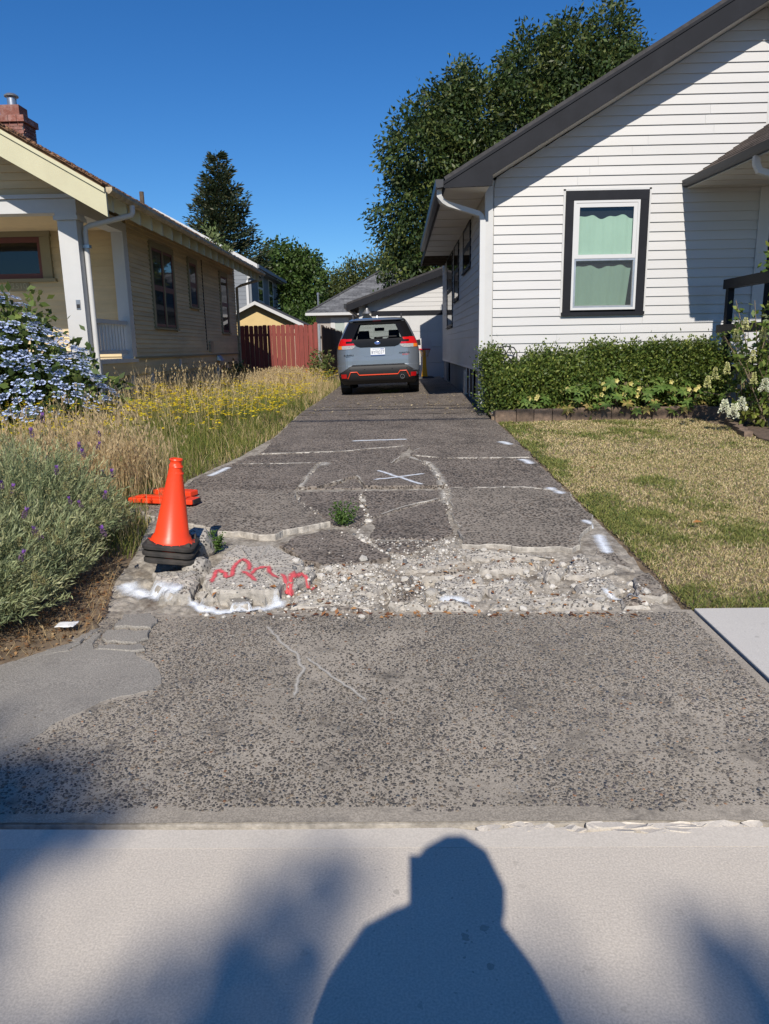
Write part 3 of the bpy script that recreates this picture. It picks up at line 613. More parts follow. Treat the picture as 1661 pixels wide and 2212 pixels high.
def crumbs(name, parent, pts, zs, sizes, cols, g, mat=None):
    N = len(pts); V = ico_v[None]*g.uniform(.6, 1.2, (N, 12, 1))*sizes[:, None, None]*np.array([1, 1, .7]); th = g.uniform(0, 6.3, N)
    c, s = np.cos(th)[:, None], np.sin(th)[:, None]; x = V[..., 0]*c-V[..., 1]*s; y = V[..., 0]*s+V[..., 1]*c
    V = np.stack([x+pts[:, :1], y+pts[:, 1:2], V[..., 2]+zs[:, None]], -1).reshape(-1, 3)
    Fc = (np.arange(N)[:, None, None]*12+ico_f[None]).reshape(-1, 3)
    o = npmesh(name, V, Fc, mat or m_pebble, parent, np.repeat(cols, 12, 0)); o['kind'] = 'stuff'; return o
RUB3 = px([(590, 1185), (640, 1158), (715, 1138), (800, 1128), (800, 1165), (900, 1165), (990, 1160), (1000, 1200), (880, 1212), (700, 1225), (640, 1215)], .02)
cp = [scatter_poly(RUB, 2000, g), scatter_poly(RUB2, 1000, g), scatter_poly(RUB3, 800, g)]
for c, m in zip(CRK, (60, 150, 260, 30, 40)):
    L = []
    for k in range(m):
        j = g.integers(0, len(c)-1); t = g.random(); L.append(np.array(c[j])*(1-t)+np.array(c[j+1])*t+g.normal(0, .016, 2))
    cp.append(np.array(L))
cp = np.concatenate(cp); cs = np.clip(g.lognormal(-5.1, .45, len(cp)), .003, .02); skip = np.array([pip(p[0], p[1], SLAB13) for p in cp]) & (g.random(len(cp)) < .93); cp, cs = cp[~skip], cs[~skip]; cz = np.array([top_z(*p) for p in cp])+cs*.3
pc = np.array([(.48, .45, .40), (.56, .53, .48), (.30, .27, .23), (.14, .14, .14), (.30, .23, .16)])[g.choice(5, len(cp), p=[.33, .22, .24, .15, .06])]
crumbs('rubble_crumbs', drive, cp, cz, cs, pc*g.uniform(.8, 1.15, (len(cp), 1)), g)

# old grey walk at left with broken paving pieces
ow = struct(npmesh('old_sidewalk', [(-6, 3.0, -.05), (-1.4, 3.0, -.05), (-1.4, 3.4, -.05), (-6, 3.4, -.05)], [(0, 1, 2, 3)], m_oldwalk))
OLDp = px(old_poly_px, .01)
slab('paving_slab', OLDp, ow, m_oldwalk, m_oldwalk, dz=.007, tilt=(0, .006), rough=.0, thick=.05, gap=.0, jag=.02, bev=.003, seed=60, step=.03)
for k, pp in enumerate([[(244, 1347), (267, 1320), (322, 1317), (343, 1332), (328, 1352)], [(224, 1364), (234, 1355), (325, 1356), (327, 1371), (302, 1380), (240, 1378)], [(211, 1395), (221, 1383), (302, 1383), (314, 1395), (293, 1398)], [(150, 1397), (195, 1364), (226, 1358), (208, 1394)], [(137, 1371), (163, 1355), (215, 1349), (196, 1361), (160, 1380)], [(0, 1432), (60, 1405), (150, 1380), (180, 1372), (150, 1396), (60, 1418)]]):
    slab('paving_piece', px(pp, .03), ow, m_oldwalk, m_oldwalk, dz=.022-.003*k if k < 3 else .012, thick=.07, gap=.006, jag=.008, bev=.006, seed=70+k, tilt=(.02*(k % 3-1), .03*(k % 2)), step=.03)

# planting soil with litter under the lavender
SOILP = px([(-400, 1500), (0, 1437), (137, 1396), (200, 1362), (215, 1352), (232, 1325), (238, 1290), (250, 1250), (262, 1215), (200, 1190), (-400, 1250)], .01)
xs = np.linspace(-5.5, -1.5, 170); ys = np.linspace(3.2, 5.2, 90)
def soil_z(X, Y): return zg2(X, Y) + np.where(pip(X, Y, SOILP), .012+.02*(fbm(X, Y, 8, 3)-.3), -.12)
struct(grid_sheet('planting_soil', xs, ys, soil_z, m_soil))
# ------------------------------------------------------------------ white house
def roofpoly(mb, a, b, c, d, th):            # slab of roof from four top corners
    A = [Vector(p) for p in (a, b, c, d)]; n = (A[1]-A[0]).cross(A[3]-A[0]).normalized()
    if n.z < 0: n = -n
    mb.prism([p-n*th for p in A], A)
def win_parts(par, u0, u1, z0, z1, place, trim_w, m_trim, m_sash, glass, back, sill=True, mull=(), rail=None, proud=.035, sash_w=.05, back_mat=None, apron=False):
    """window as one part with casing boards, sash, glass, backing as sub-parts; place(u,out,z)"""
    def bx(a, b, c, d, o0, o1):
        m = MB(); P = [place(u, o, z) for o in (o0, o1) for (u, z) in ((a, c), (b, c), (b, d), (a, d))]; return m.prism(P[:4], P[4:])
    w = bx(u0-.01, u1+.01, z0-.01, z1+.01, .004, .008).build('window', back, par)
    bx(u0-trim_w, u0, z0-.02, z1+trim_w*.0, .0, proud).build('casing', m_trim, w); bx(u1, u1+trim_w, z0-.02, z1, .0, proud).build('casing', m_trim, w)
    bx(u0-trim_w-.0, u1+trim_w+.0, z1+.002, z1+trim_w*1.15, .0, proud+.004).build('head_casing', m_trim, w)
    bx(u0-trim_w-.02, u1+trim_w+.02, z0-.02-trim_w*.35, z0-.022, .0, proud+.03).build('sill', m_trim, w)
    us = [u0]+list(mull)+[u1]
    for k in range(len(us)-1):
        a, b = us[k], us[k+1]; mw = .05 if mull else 0
        a += mw*(k > 0)*.5; b -= mw*(k < len(us)-2)*.5
        zs = [z0, rail if rail else (z0+z1)/2, z1]
        for q in range(2):
            c, d = zs[q], zs[q+1]; o = .018 if q else .012
            s = MB()
            for (e0, e1, f0, f1) in ((a, a+sash_w, c, d), (b-sash_w, b, c, d), (a+sash_w, b-sash_w, c, c+sash_w), (a+sash_w, b-sash_w, d-sash_w, d)):
                P = [place(u, oo, z) for oo in (o, o+.012) for (u, z) in ((e0, f0), (e1, f0), (e1, f1), (e0, f1))]; s.prism(P[:4], P[4:])
            s.build('sash', m_sash, w)
            g_ = MB(); g_.add([place(a+sash_w, o+.006, c+sash_w), place(b-sash_w, o+.006, c+sash_w), place(b-sash_w, o+.006, d-sash_w), place(a+sash_w, o+.006, d-sash_w)], [(0, 1, 2, 3)]); g_.build('pane', glass, w)
    for m_ in mull:
        bx(m_-.025, m_+.025, z0, z1, .01, proud).build('mullion', m_trim, w)
    return w
XW, YW, ZE = 1.42, 12.30, 3.93               # corner, gable plane, wall top at eave
RX = 5.47; SL = .573                         # ridge position, roof slope
ZR = ZE + .09 + SL*(RX-XW)
wh = thing('white_house', 'white lap sided house with charcoal gable trim behind the clipped hedge', 'house', (XW, YW, .42))
core = MB()
core.prism([(XW+.02, YW+.02, 1.10), (9.5, YW+.02, 1.10), (9.5, YW+.02, ZE), (RX, YW+.02, ZR-.02), (XW+.02, YW+.02, ZE)], [(XW+.02, 23.6, 1.10), (9.5, 23.6, 1.10), (9.5, 23.6, ZE), (RX, 22.7, ZR-.02), (XW+.02, 23.6, ZE)])
wall = core.build('wall', m_white, wh)
def uf(z): return (XW+.115, 5.62) if z <= ZE+.05 else (XW+.115 + max(0, (z-ZE-.08)/SL), min(5.62, 2*RX-XW-.1-(z-ZE-.08)/SL) if z > 6.1 else 5.62)
siding(wall, 'siding_board', m_white, 1.115, 6.30, .139, uf, lambda u, o, z: (u, YW-o, z), t=.024, seam=True, openings=[(2.63, 3.94, 1.93, 3.82)])
sidew = [(14.75, 16.2, 2.98, 3.80), (17.5, 18.75, 2.56, 3.82), (19.4, 21.3, 2.0, 3.82)]
siding(wall, 'siding_board', m_grime_shade, 1.115, 3.90, .139, lambda z: (YW+.10, 23.6), lambda u, o, z: (XW-o, u, z), [(a-.07, b+.07, c-.05, d+.07) for a, b, c, d in sidew])
MB().box(XW-.025, XW+.10, YW-.025, YW+.10, 1.05, ZE+.06).build('corner_board', m_whitepaint, wh)
MB().box(XW+.04, 9.5, YW+.04, 23.55, .2, 1.10).build('foundation', m_found, wh)
MB().box(XW-.015, XW+.03, YW+.12, 23.6, 1.06, 1.11).build('starter_strip', m_whitepaint, wh)
for (a, b, c, d) in sidew:
    win_parts(wh, a, b, c, d, lambda u, o, z: (XW-o, u, z), .07, m_char, m_char, m_darkglass, m_dark, proud=.03)
for (a, b) in ((14.1, 15.5), (20.95, 22.1)):   # basement windows in the foundation
    f = MB(); f.box(XW+.0, XW+.04, a, b, .55, 1.05); f = f.build('basement_window', m_dark, wh)
    for q in (a, (a+b)/2, b-.05): MB().box(XW-.012, XW+.03, q, q+.05, .52, 1.05).build('frame', m_whitepaint if q > a else m_broken, f)
MB().box(XW-.05, XW+.02, 15.5, 15.62, .38, 1.0).build('foundation_pilaster', m_broken, wh)
# front window
fw = MB().box(2.70, 3.85, YW+.014, YW+.0185, 1.98, 3.68).build('window', m_dark, wh)
for nm, bxs in (('casing', (2.64, 2.762, 1.99, 3.655)), ('casing', (3.788, 3.92, 1.99, 3.655)), ('head_casing', (2.64, 3.92, 3.657, 3.80)), ('sill', (2.62, 3.935, 1.935, 1.988))):
    MB().box(bxs[0], bxs[1], YW-.055 - (.012 if nm == 'sill' else 0), YW+.0, bxs[2], bxs[3]).build(nm, m_char, fw)
for (a, b, c, d) in ((2.605, 2.638, 1.93, 3.83), (3.922, 3.955, 1.93, 3.83), (2.605, 3.955, 3.805, 3.835)):
    MB().box(a, b, YW-.028, YW, c, d).build('j_channel', m_whitepaint, fw)
def frame(name, x0, x1, z0, z1, wd, y0, y1, mat, par):
    m = MB(); m.box(x0, x0+wd, y0, y1, z0, z1); m.box(x1-wd, x1, y0, y1, z0, z1); m.box(x0+wd, x1-wd, y0, y1, z0, z0+wd); m.box(x0+wd, x1-wd, y0, y1, z1-wd, z1); return m.build(name, mat, par)
frame('window_frame', 2.764, 3.786, 2.02, 3.655, .035, YW-.052, YW-.004, m_whitetrim, fw)
up = frame('sash', 2.80, 3.75, 2.80, 3.615, .058, YW-.046, YW-.026, m_whitetrim, fw)
lo = frame('sash', 2.80, 3.75, 2.055, 2.86, .032, YW-.030, YW-.014, m_whitetrim, fw)
MB().add([(2.85, YW-.036, 2.85), (3.70, YW-.036, 2.85), (3.70, YW-.036, 3.56), (2.85, YW-.036, 3.56)], [(0, 1, 2, 3)]).build('pane', m_winglass, fw)
MB().add([(2.83, YW-.022, 2.08), (3.72, YW-.022, 2.08), (3.72, YW-.022, 2.83), (2.83, YW-.022, 2.83)], [(0, 1, 2, 3)]).build('pane', m_winglass, fw)
frame('screen_frame', 2.80, 3.75, 2.05, 2.795, .028, YW-.047, YW-.040, m_galv, fw)
MB().add([(2.82, YW-.043, 2.07), (3.735, YW-.043, 2.07), (3.735, YW-.043, 2.785), (2.82, YW-.043, 2.785)], [(0, 1, 2, 3)]).build('insect_screen', m_screen, fw)
def curtain(name, zlo, ztop, amp, y, x0, x1, slant=0):
    xs = np.linspace(x0, x1, 60); V = []; nz = 10
    for j in range(nz+1):
        for x in xs:
            zt = ztop + amp*math.sin(x*13+.4)*.6+amp*.4*math.sin(x*27); t = j/nz
            V.append((x - (slant*(1-t)*max(0, (x-x0)/(x1-x0))), y+.009*math.sin(x*26+t*.8)+.003*math.sin(x*61), zlo+(zt-zlo)*t))
    i = np.arange(59)[None]+np.arange(nz)[:, None]*60
    return npmesh(name, np.array(V), np.stack([i, i+1, i+61, i+60], -1).reshape(-1, 4), m_curtain, fw, smooth=True)
curtain('curtain', 2.76, 3.42, .035, YW-.012, 2.83, 3.69)
curtain('curtain', 2.06, 2.68, .03, YW-.004, 2.82, 3.70, .06)
# roof, rakes, soffits
YF = YW-.55
rf = MB()
def roof_z(x): return ZE+.40+SL*(x-XW)
XE = .72
roofpoly(rf, (XE, YF-.03, roof_z(XE)), (RX, YF-.03, roof_z(RX)), (RX, 22.75, roof_z(RX)), (XE, 22.75, roof_z(XE)), .05)
roofpoly(rf, (RX, YF-.03, roof_z(RX)), (2*RX-XE, YF-.03, roof_z(XE)), (2*RX-XE, 22.75, roof_z(XE)), (RX, 22.75, roof_z(RX)), .05)
roof = rf.build('roof', m_roofdark, wh)
def rake(x0, x1, top, bot, y0, y1): 
    return MB().prism([(x0, y0, roof_z(x0)-top), (x1, y0, roof_z(x1)-top), (x1, y0, roof_z(x1)-bot), (x0, y0, roof_z(x0)-bot)], [(x0, y1, roof_z(x0)-top), (x1, y1, roof_z(x1)-top), (x1, y1, roof_z(x1)-bot), (x0, y1, roof_z(x0)-bot)])
rake(XE-.005, RX, .055, .10, YF-.035, YF+.02).build('rake_moulding', m_char, roof)
rk = MB(); rk.prism([(XE, YF-.02, roof_z(XE)-0.102), (RX, YF-.02, roof_z(RX)-0.102), (RX, YF-.02, roof_z(RX)-.39), (XW+.02, YF-.02, roof_z(XW+.02)-.39), (XW+.02, YF-.02, 3.80), (XE, YF-.02, 3.78)],
                    [(XE, YF+.02, roof_z(XE)-0.102), (RX, YF+.02, roof_z(RX)-0.102), (RX, YF+.02, roof_z(RX)-.39), (XW+.02, YF+.02, roof_z(XW+.02)-.39), (XW+.02, YF+.02, 3.80), (XE, YF+.02, 3.78)])
rk.build('rake_board', m_char, roof)
def mir(x): return 2*RX-x
rk2 = MB(); rk2.prism([(mir(RX), YF-.02, roof_z(RX)-.14), (mir(XE), YF-.02, roof_z(XE)-.14), (mir(XE), YF-.02, roof_z(XE)-.39), (mir(RX), YF-.02, roof_z(RX)-.39)], [(mir(RX), YF+.02, roof_z(RX)-.14), (mir(XE), YF+.02, roof_z(XE)-.14), (mir(XE), YF+.02, roof_z(XE)-.39), (mir(RX), YF+.02, roof_z(RX)-.39)])
rk2.build('rake_board', m_char, roof)
for sgn in (1, -1):
    X0, X1 = (XW+.02, RX) if sgn > 0 else (mir(XW+.02), mir(RX)); zz0, zz1 = roof_z(XW+.02)-.375, roof_z(RX)-.375
    MB().prism([(X0, YF+.022, zz0), (X1, YF+.022, zz1), (X1, YW, zz1), (X0, YW, zz0)], [(X0, YF+.022, zz0+.02), (X1, YF+.022, zz1+.02), (X1, YW, zz1+.02), (X0, YW, zz0+.02)]).build('rake_soffit', m_soffit, roof)
for k in range(9):                            # eave soffit panels, then bare rafter space at the back
    y0 = YF+.03 + k*.95; MB().box(XE+.02, XW-.02, y0, y0+.94, 3.80+.004*(k % 2), 3.83).build('soffit_panel', m_soffit, roof)
    MB().box(XE+.03, XW-.02, y0+.0, y0+.03, 3.792, 3.80).build('soffit_rib', m_soffit, roof)
for k in range(4):
    y0 = 20.7+k*.6; MB().box(XE+.02, XW, y0, y0+.05, 3.78, 3.92).build('rafter_tail', m_bark, roof)
MB().box(XE+.0, XE+.02, YF+.03, 22.7, 3.77, roof_z(XE)-.02).build('fascia', m_char, roof)
gp = [(XE-.115, 3.80), (XE-.125, 3.90), (XE-.115, 3.905), (XE-.005, 3.905), (XE-.005, 3.80), (XE-.09, 3.785)]
MB().prism([(x, YF+.0, z) for x, z in gp], [(x, 19.3, z) for x, z in gp]).build('gutter', m_chargutter, roof)
ds = MB(); px_ = XW-.07; ds.bar([(XE-.06, YF+.14, 3.80), (XE-.06, YF+.14, 3.70), (XE-.02, YF+.18, 3.63), (XE+.06, YF+.24, 3.60), (XW-.13, YW-.02, 3.50), (XW-.08, YW-.02, 3.46), (XW-.062, YW-.02, 3.38)], .075, .075)
ds.build('downspout_elbow', m_whitepaint, wh, smooth=True)
MB().bar([(XW-.062, YW-.02, 3.40), (XW-.062, YW-.02, .50)], .085, .085).build('downspout', m_whitetrim, wh)
for z in (1.45,): MB().box(XW-.112, XW+.0, YW-.068, YW+.03, z, z+.012).build('downspout_strap', m_whitepaint, wh)
tag(MB().box(XW-.16, XW+.10, YW-.62, YW-.05, .40, .455).build('splash_block', m_black, None, bevel=.012), 'black splash block on the driveway under the white downspout', 'splash block')
# porch roof on the right
PX0, PYF, PZ = 4.52, 9.75, 3.90
SK = .22; PP = .66
pr = MB().prism([(PX0+SK, PYF, PZ+.02), (PX0+3, PYF, PZ+.02+PP*(3-SK)), (PX0+3, YW, PZ+.02+PP*3), (PX0, YW, PZ+.02)], [(PX0+SK, PYF, PZ-.03), (PX0+3, PYF, PZ-.03+PP*(3-SK)), (PX0+3, YW, PZ-.03+PP*3), (PX0, YW, PZ-.03)]).build('porch_roof', m_roofdark, wh)
m_brownsh = M('brown_shingles', (.11, .085, .07), .95, .35, 20, rnd=.3, bmp=.7, bscale=80)
for k in range(14):
    s0 = k*.13; cz, sz_ = 1/math.hypot(1, PP), PP/math.hypot(1, PP); x0, z0 = PX0-.02+s0*cz, PZ+.025+s0*sz_; x1, z1 = x0+.14*cz, z0+.14*sz_
    j = 0; y = PYF-.02+(k % 3)*.11
    while y < YW-.02:
        y1 = min(y+.32, YW-.005); d = random.uniform(0, .004)
        k0, k1 = SK*(YW-y)/(YW-PYF), SK*(YW-y1)/(YW-PYF); MB().prism([(x0+k0, y+.004, z0), (x1+k0, y+.004, z1-.004), (x1+k1, y1, z1-.004), (x0+k1, y1, z0)], [(x0+k0, y+.004, z0+.016+d), (x1+k0, y+.004, z1+.002), (x1+k1, y1, z1+.002), (x0+k1, y1, z0+.016+d)]).build('shingle', m_brownsh, pr); y = y1
gp = [(PX0-.10, PZ-.06), (PX0-.11, PZ+.02), (PX0-.02, PZ+.02), (PX0-.02, PZ-.08), (PX0-.07, PZ-.08)]
MB().prism([(x+SK, PYF, z) for x, z in gp], [(x, YW-.02, z) for x, z in gp]).build('gutter', m_chargutter, pr)
MB().prism([(PX0-.02+SK, PYF, PZ-.10), (PX0+3, PYF, PZ-.10), (PX0+3, YW-.02, PZ-.10), (PX0-.02, YW-.02, PZ-.10)], [(PX0-.02+SK, PYF, PZ-.085), (PX0+3, PYF, PZ-.085), (PX0+3, YW-.02, PZ-.085), (PX0-.02, YW-.02, PZ-.085)]).build('soffit', m_soffit, pr)
for k in range(7): MB().box(PX0+SK*(1-(.15+k*.36)/2.55), PX0+3, PYF+.15+k*.36, PYF+.17+k*.36, PZ-.108, PZ-.10).build('soffit_rib', m_soffit, pr)
MB().box(PX0-.02+SK, PX0+3, PYF-.025, PYF-.002, PZ-.12, PZ+.06).build('fascia', m_char, pr)
MB().bar([(PX0-.03+.17, PYF+.62, PZ-.08), (PX0-.03+.17, PYF+.62, PZ-.17), (PX0+.02+.17, PYF+.62, PZ-.26), (PX0+.12+.17, PYF+.62, PZ-.29), (PX0+.85+.17, PYF+.62, PZ-.46)], .075, .075).build('downspout_elbow', m_whitepaint, pr, smooth=True)
MB().box(5.62, 5.80, YW-.04, YW+.10, 1.05, 3.80).build('corner_board', m_whitepaint, wh)
MB().box(5.80, 6.9, YW-.012, YW+.02, 1.1, 3.80).build('door_recess', m_dark, wh)
dk = MB().box(5.05, 8, 9.9, YW-.02, .35, 1.06).build('porch_deck', m_found, wh)
MB().box(5.0, 8, 9.86, YW-.02, 1.062, 1.12).build('deck_edge', m_char, dk)
rl = MB().box(5.04, 5.17, 9.9, 11.98, 2.28, 2.42).build('porch_railing', m_char, wh)
MB().box(5.06, 5.15, 11.82, 11.92, 1.12, 2.28).build('rail_post', m_char, rl); MB().box(5.06, 5.15, 9.95, 10.05, 1.12, 2.28).build('rail_post', m_char, rl)
MB().box(5.01, 5.13, 9.9, 12.05, 1.62, 1.75).build('mid_rail', m_char, rl); MB().box(5.01, 5.13, 9.9, 12.05, 1.18, 1.28).build('bottom_rail', m_char, rl)

# ------------------------------------------------------------------ garage
ga = thing('garage', 'white garage with panelled door and low gable beyond the parked car', 'garage', (0, 25.05, .45))
YG = 25.05; GS = .346; GX = 2.05
def gz(x): return 3.02+GS*(x+1.2)
gw = MB().prism([(-1.2, YG+.02, .4), (5.3, YG+.02, .4), (5.3, YG+.02, gz(-1.2)), (GX, YG+.02, gz(GX)), (-1.2, YG+.02, gz(-1.2))], [(-1.2, 31, .4), (5.3, 31, .4), (5.3, 31, gz(-1.2)), (GX, 31, gz(GX)), (-1.2, 31, gz(-1.2))]).build('wall', m_white, ga)
siding(gw, 'siding_board', m_white, 2.66, 3.95, .136, lambda z: (max(-1.12, -1.15+(z-2.95)/GS), 4.5), lambda u, o, z: (u, YG-o, z))
siding(gw, 'siding_board', m_white, .5, 2.66, .136, lambda z: (-1.12, -.80), lambda u, o, z: (u, YG-o, z))
MB().box(-1.24, -1.10, YG-.03, YG+.08, .42, 2.95).build('corner_board', m_whitepaint, ga)
MB().box(-.84, 2.4, YG-.03, YG+.01, 2.50, 2.64).build('door_header', m_char, ga)
gd = MB().box(-.80, 2.2, YG+.0, YG+.015, .45, 2.50).build('garage_door', m_gdoor, ga)
for r in range(4):
    z0 = .47+r*.505
    for c in range(5):
        x0 = -.78+c*.6
        p = MB(); p.prism([(x0, YG+.002, z0), (x0+.59, YG+.002, z0), (x0+.59, YG+.002, z0+.495), (x0, YG+.002, z0+.495)], [(x0+.004, YG-.014, z0+.004), (x0+.586, YG-.014, z0+.004), (x0+.586, YG-.014, z0+.491), (x0+.004, YG-.014, z0+.491)])
        p = p.build('door_panel', m_gdoor, gd)
        MB().prism([(x0+.07, YG-.014, z0+.10), (x0+.52, YG-.014, z0+.10), (x0+.52, YG-.014, z0+.40), (x0+.07, YG-.014, z0+.40)], [(x0+.10, YG-.024, z0+.13), (x0+.49, YG-.024, z0+.13), (x0+.49, YG-.024, z0+.37), (x0+.10, YG-.024, z0+.37)])
gr = MB(); roofpoly(gr, (-1.62, YG-.4, gz(-1.62)+.03), (GX, YG-.4, gz(GX)+.03), (GX, 31.3, gz(GX)+.03), (-1.62, 31.3, gz(-1.62)+.03), .06)
roofpoly(gr, (GX, YG-.4, gz(GX)+.03), (5.7, YG-.4, gz(-1.6)+.03), (5.7, 31.3, gz(-1.6)+.03), (GX, 31.3, gz(GX)+.03), .06)
gro = gr.build('roof', m_roofdark, ga)
MB().prism([(-1.62, YG-.43, gz(-1.62)-.04), (GX, YG-.43, gz(GX)-.04), (GX, YG-.43, gz(GX)-.24), (-1.62, YG-.43, gz(-1.62)-.24)], [(-1.62, YG-.39, gz(-1.62)-.04), (GX, YG-.39, gz(GX)-.04), (GX, YG-.39, gz(GX)-.24), (-1.62, YG-.39, gz(-1.62)-.24)]).build('rake_board', m_char, gro)
MB().box(-1.70, -1.62, YG-.42, 31.3, gz(-1.62)-.14, gz(-1.62)+.0).build('gutter', m_chargutter, gro)
lp = MB().tube([(-.97, YG-.01, 2.80), (-.97, YG-.12, 2.86), (-.97, YG-.2, 2.84), (-.97, YG-.22, 2.76)], .015, 8).build('wall_lamp', m_galv, ga)
MB().lathe([(.03, 0), (.05, -.03), (.07, -.10), (.16, -.20), (.17, -.215), (.155, -.21)], 20, (-.97, YG-.22, 2.78)).build('lamp_shade', m_galv, lp, smooth=True)

# ------------------------------------------------------------------ far hip-roofed house
m_hipshingle = Mshingle('grey_shingles', (.05, .052, .058), (.19, .195, .205), (.035, .035, .04), .42, .17)
hh = thing('hip_roof_house', 'low taupe house with grey shingled hip roof behind the garage', 'house', (0, 36, .46))
MB().box(-3.85, 6, 36.35, 44, .4, 3.05).build('wall', m_stucco, hh)
hv = [(-4.24, 36, 3.12), (6.4, 36, 3.12), (6.4, 44.4, 3.12), (-4.24, 44.4, 3.12), (-.66, 40.2, 5.42), (3.0, 40.2, 5.42)]
def uvroof(mesh_v, faces, name, mat, par):
    V = []; Fc = []; UV = []; sz = []
    for f in faces:
        P = [np.array(mesh_v[i], float) for i in f]; e = P[1]-P[0]; e /= np.linalg.norm(e); n = np.cross(P[1]-P[0], P[2]-P[0]); n /= np.linalg.norm(n); s = np.cross(n, e)
        k = len(V)
        for p in P: V.append(p); UV.append(((p-P[0])@e, (p-P[0])@s))
        Fc += list(range(k, k+len(P))); sz.append(len(P))
    return npmesh(name, np.array(V), Fc, mat, par, sizes=sz, uv=np.array(UV))
hr = uvroof(hv, [(0, 1, 5, 4), (1, 2, 5), (2, 3, 4, 5), (3, 0, 4)], 'roof', m_hipshingle, hh)
for (a, b) in ((0, 4), (4, 5)):
    MB().tube([Vector(hv[a])+Vector((0, 0, .02)), Vector(hv[b])+Vector((0, 0, .02))], .05, 6).build('hip_cap', m_hipshingle, hr)
MB().box(-4.3, 6.4, 35.88, 36.0, 3.0, 3.12).build('gutter', m_whitepaint, hr); MB().box(-4.2, 6.3, 36.0, 36.4, 3.0, 3.03).build('soffit', m_soffit, hr)
hw = win_parts(hh, -3.0, -2.45, 1.3, 2.72, lambda u, o, z: (u, 36.35-o, z), .16, m_whitepaint, m_whitetrim, m_winglass, m_whitetrim)
win_parts(hh, -2.40, -2.38, 1.4, 1.45, lambda u, o, z: (u, 36.35-o, z), .01, m_whitepaint, m_whitetrim, m_winglass, m_whitetrim) if False else None
vp = MB().tube([(-3.95, 38.6, 3.2), (-3.95, 38.6, 4.1)], .05, 8).tube([(-3.95, 38.6, 4.1), (-3.95, 38.6, 4.22)], .07, 8).build('vent_pipe', m_galv, hh)

# ------------------------------------------------------------------ tan shed, grey house
sh = thing('shed', 'tan plywood shed with white trimmed gable behind the red fence', 'shed', (-5.1, 28, .46))
MB().prism([(-6.5, 28, .4), (-3.73, 28, .4), (-3.73, 28, 2.47), (-5.14, 28, 3.12), (-6.5, 28, 2.47)], [(-6.5, 31, .4), (-3.73, 31, .4), (-3.73, 31, 2.47), (-5.14, 31, 3.12), (-6.5, 31, 2.47)]).build('wall', m_tan, sh)
sr = MB(); roofpoly(sr, (-3.42, 27.7, 2.38), (-5.14, 27.7, 3.20), (-5.14, 31.3, 3.20), (-3.42, 31.3, 2.38), .03); roofpoly(sr, (-6.86, 27.7, 2.38), (-5.14, 27.7, 3.20), (-5.14, 31.3, 3.20), (-6.86, 31.3, 2.38), .03)
sro = sr.build('roof', m_roofdark, sh)
for s in (1, -1):
    MB().prism([(-5.14, 27.68, 3.20), (-5.14+s*1.74, 27.68, 2.37), (-5.14+s*1.74, 27.68, 2.25), (-5.14, 27.68, 3.08)], [(-5.14, 27.72, 3.20), (-5.14+s*1.74, 27.72, 2.37), (-5.14+s*1.74, 27.72, 2.25), (-5.14, 27.72, 3.08)]).build('rake_board', m_whitepaint, sro)
MB().box(-3.78, -3.70, 27.97, 28.06, .5, 2.46).build('corner_board', m_whitepaint, sh)
gh = thing('grey_house', 'two storey slate grey house with white eaves behind the yellow house', 'house', (-9, 38, .46))
GY = 38.0; GXR = -7.2
MB().prism([(-16, GY+.02, .4), (GXR-.02, GY+.02, .4), (GXR-.02, GY+.02, 5.62), (-11.6, GY+.02, 8.0), (-16, GY+.02, 5.62)], [(-16, 46.4, .4), (GXR-.02, 46.4, .4), (GXR-.02, 46.4, 5.62), (-11.6, 46.4, 8.0), (-16, 46.4, 5.62)]).build('wall', m_greyside, gh)
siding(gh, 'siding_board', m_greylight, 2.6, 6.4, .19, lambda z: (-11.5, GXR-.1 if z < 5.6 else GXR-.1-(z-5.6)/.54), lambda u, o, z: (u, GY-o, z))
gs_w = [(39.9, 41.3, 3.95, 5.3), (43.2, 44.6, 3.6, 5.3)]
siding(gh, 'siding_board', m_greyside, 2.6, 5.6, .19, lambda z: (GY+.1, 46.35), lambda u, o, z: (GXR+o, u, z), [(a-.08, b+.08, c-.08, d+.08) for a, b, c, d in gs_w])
for (a, b, c, d) in gs_w: win_parts(gh, a, b, c, d, lambda u, o, z: (GXR+o, u, z), .10, m_whitepaint, m_whitetrim, m_winglass, m_dark)
MB().box(GXR-.08, GXR+.03, GY-.03, GY+.1, 2.5, 5.62).build('corner_board', m_greylight, gh)
g2 = MB(); roofpoly(g2, (GXR+.45, GY-.4, 5.52), (-11.6, GY-.4, 8.18), (-11.6, 46.8, 8.18), (GXR+.45, 46.8, 5.52), .06); roofpoly(g2, (-16.4, GY-.4, 5.3), (-11.6, GY-.4, 8.18), (-11.6, 46.8, 8.18), (-16.4, 46.8, 5.3), .06)
g2o = g2.build('roof', m_roofdark, gh)
MB().prism([(GXR+.45, GY-.44, 5.54), (-11.6, GY-.44, 8.20), (-11.6, GY-.44, 7.98), (GXR+.45, GY-.44, 5.32)], [(GXR+.45, GY-.39, 5.54), (-11.6, GY-.39, 8.20), (-11.6, GY-.39, 7.98), (GXR+.45, GY-.39, 5.32)]).build('rake_board', m_whitepaint, g2o)
MB().box(GXR+.40, GXR+.53, GY-.4, 46.8, 5.36, 5.52).build('gutter', m_greylight, g2o); MB().box(GXR, GXR+.42, GY-.38, 46.7, 5.30, 5.33).build('soffit', m_greyside, g2o)
MB().bar([(GXR+.42, GY-.35, 5.36), (GXR+.40, GY-.3, 5.15), (GXR-.1, GY-.06, 4.95), (GXR-.16, GY-.06, 4.7), (GXR-.16, GY-.06, .5)], .12, .12).build('downspout', m_whitepaint, gh)

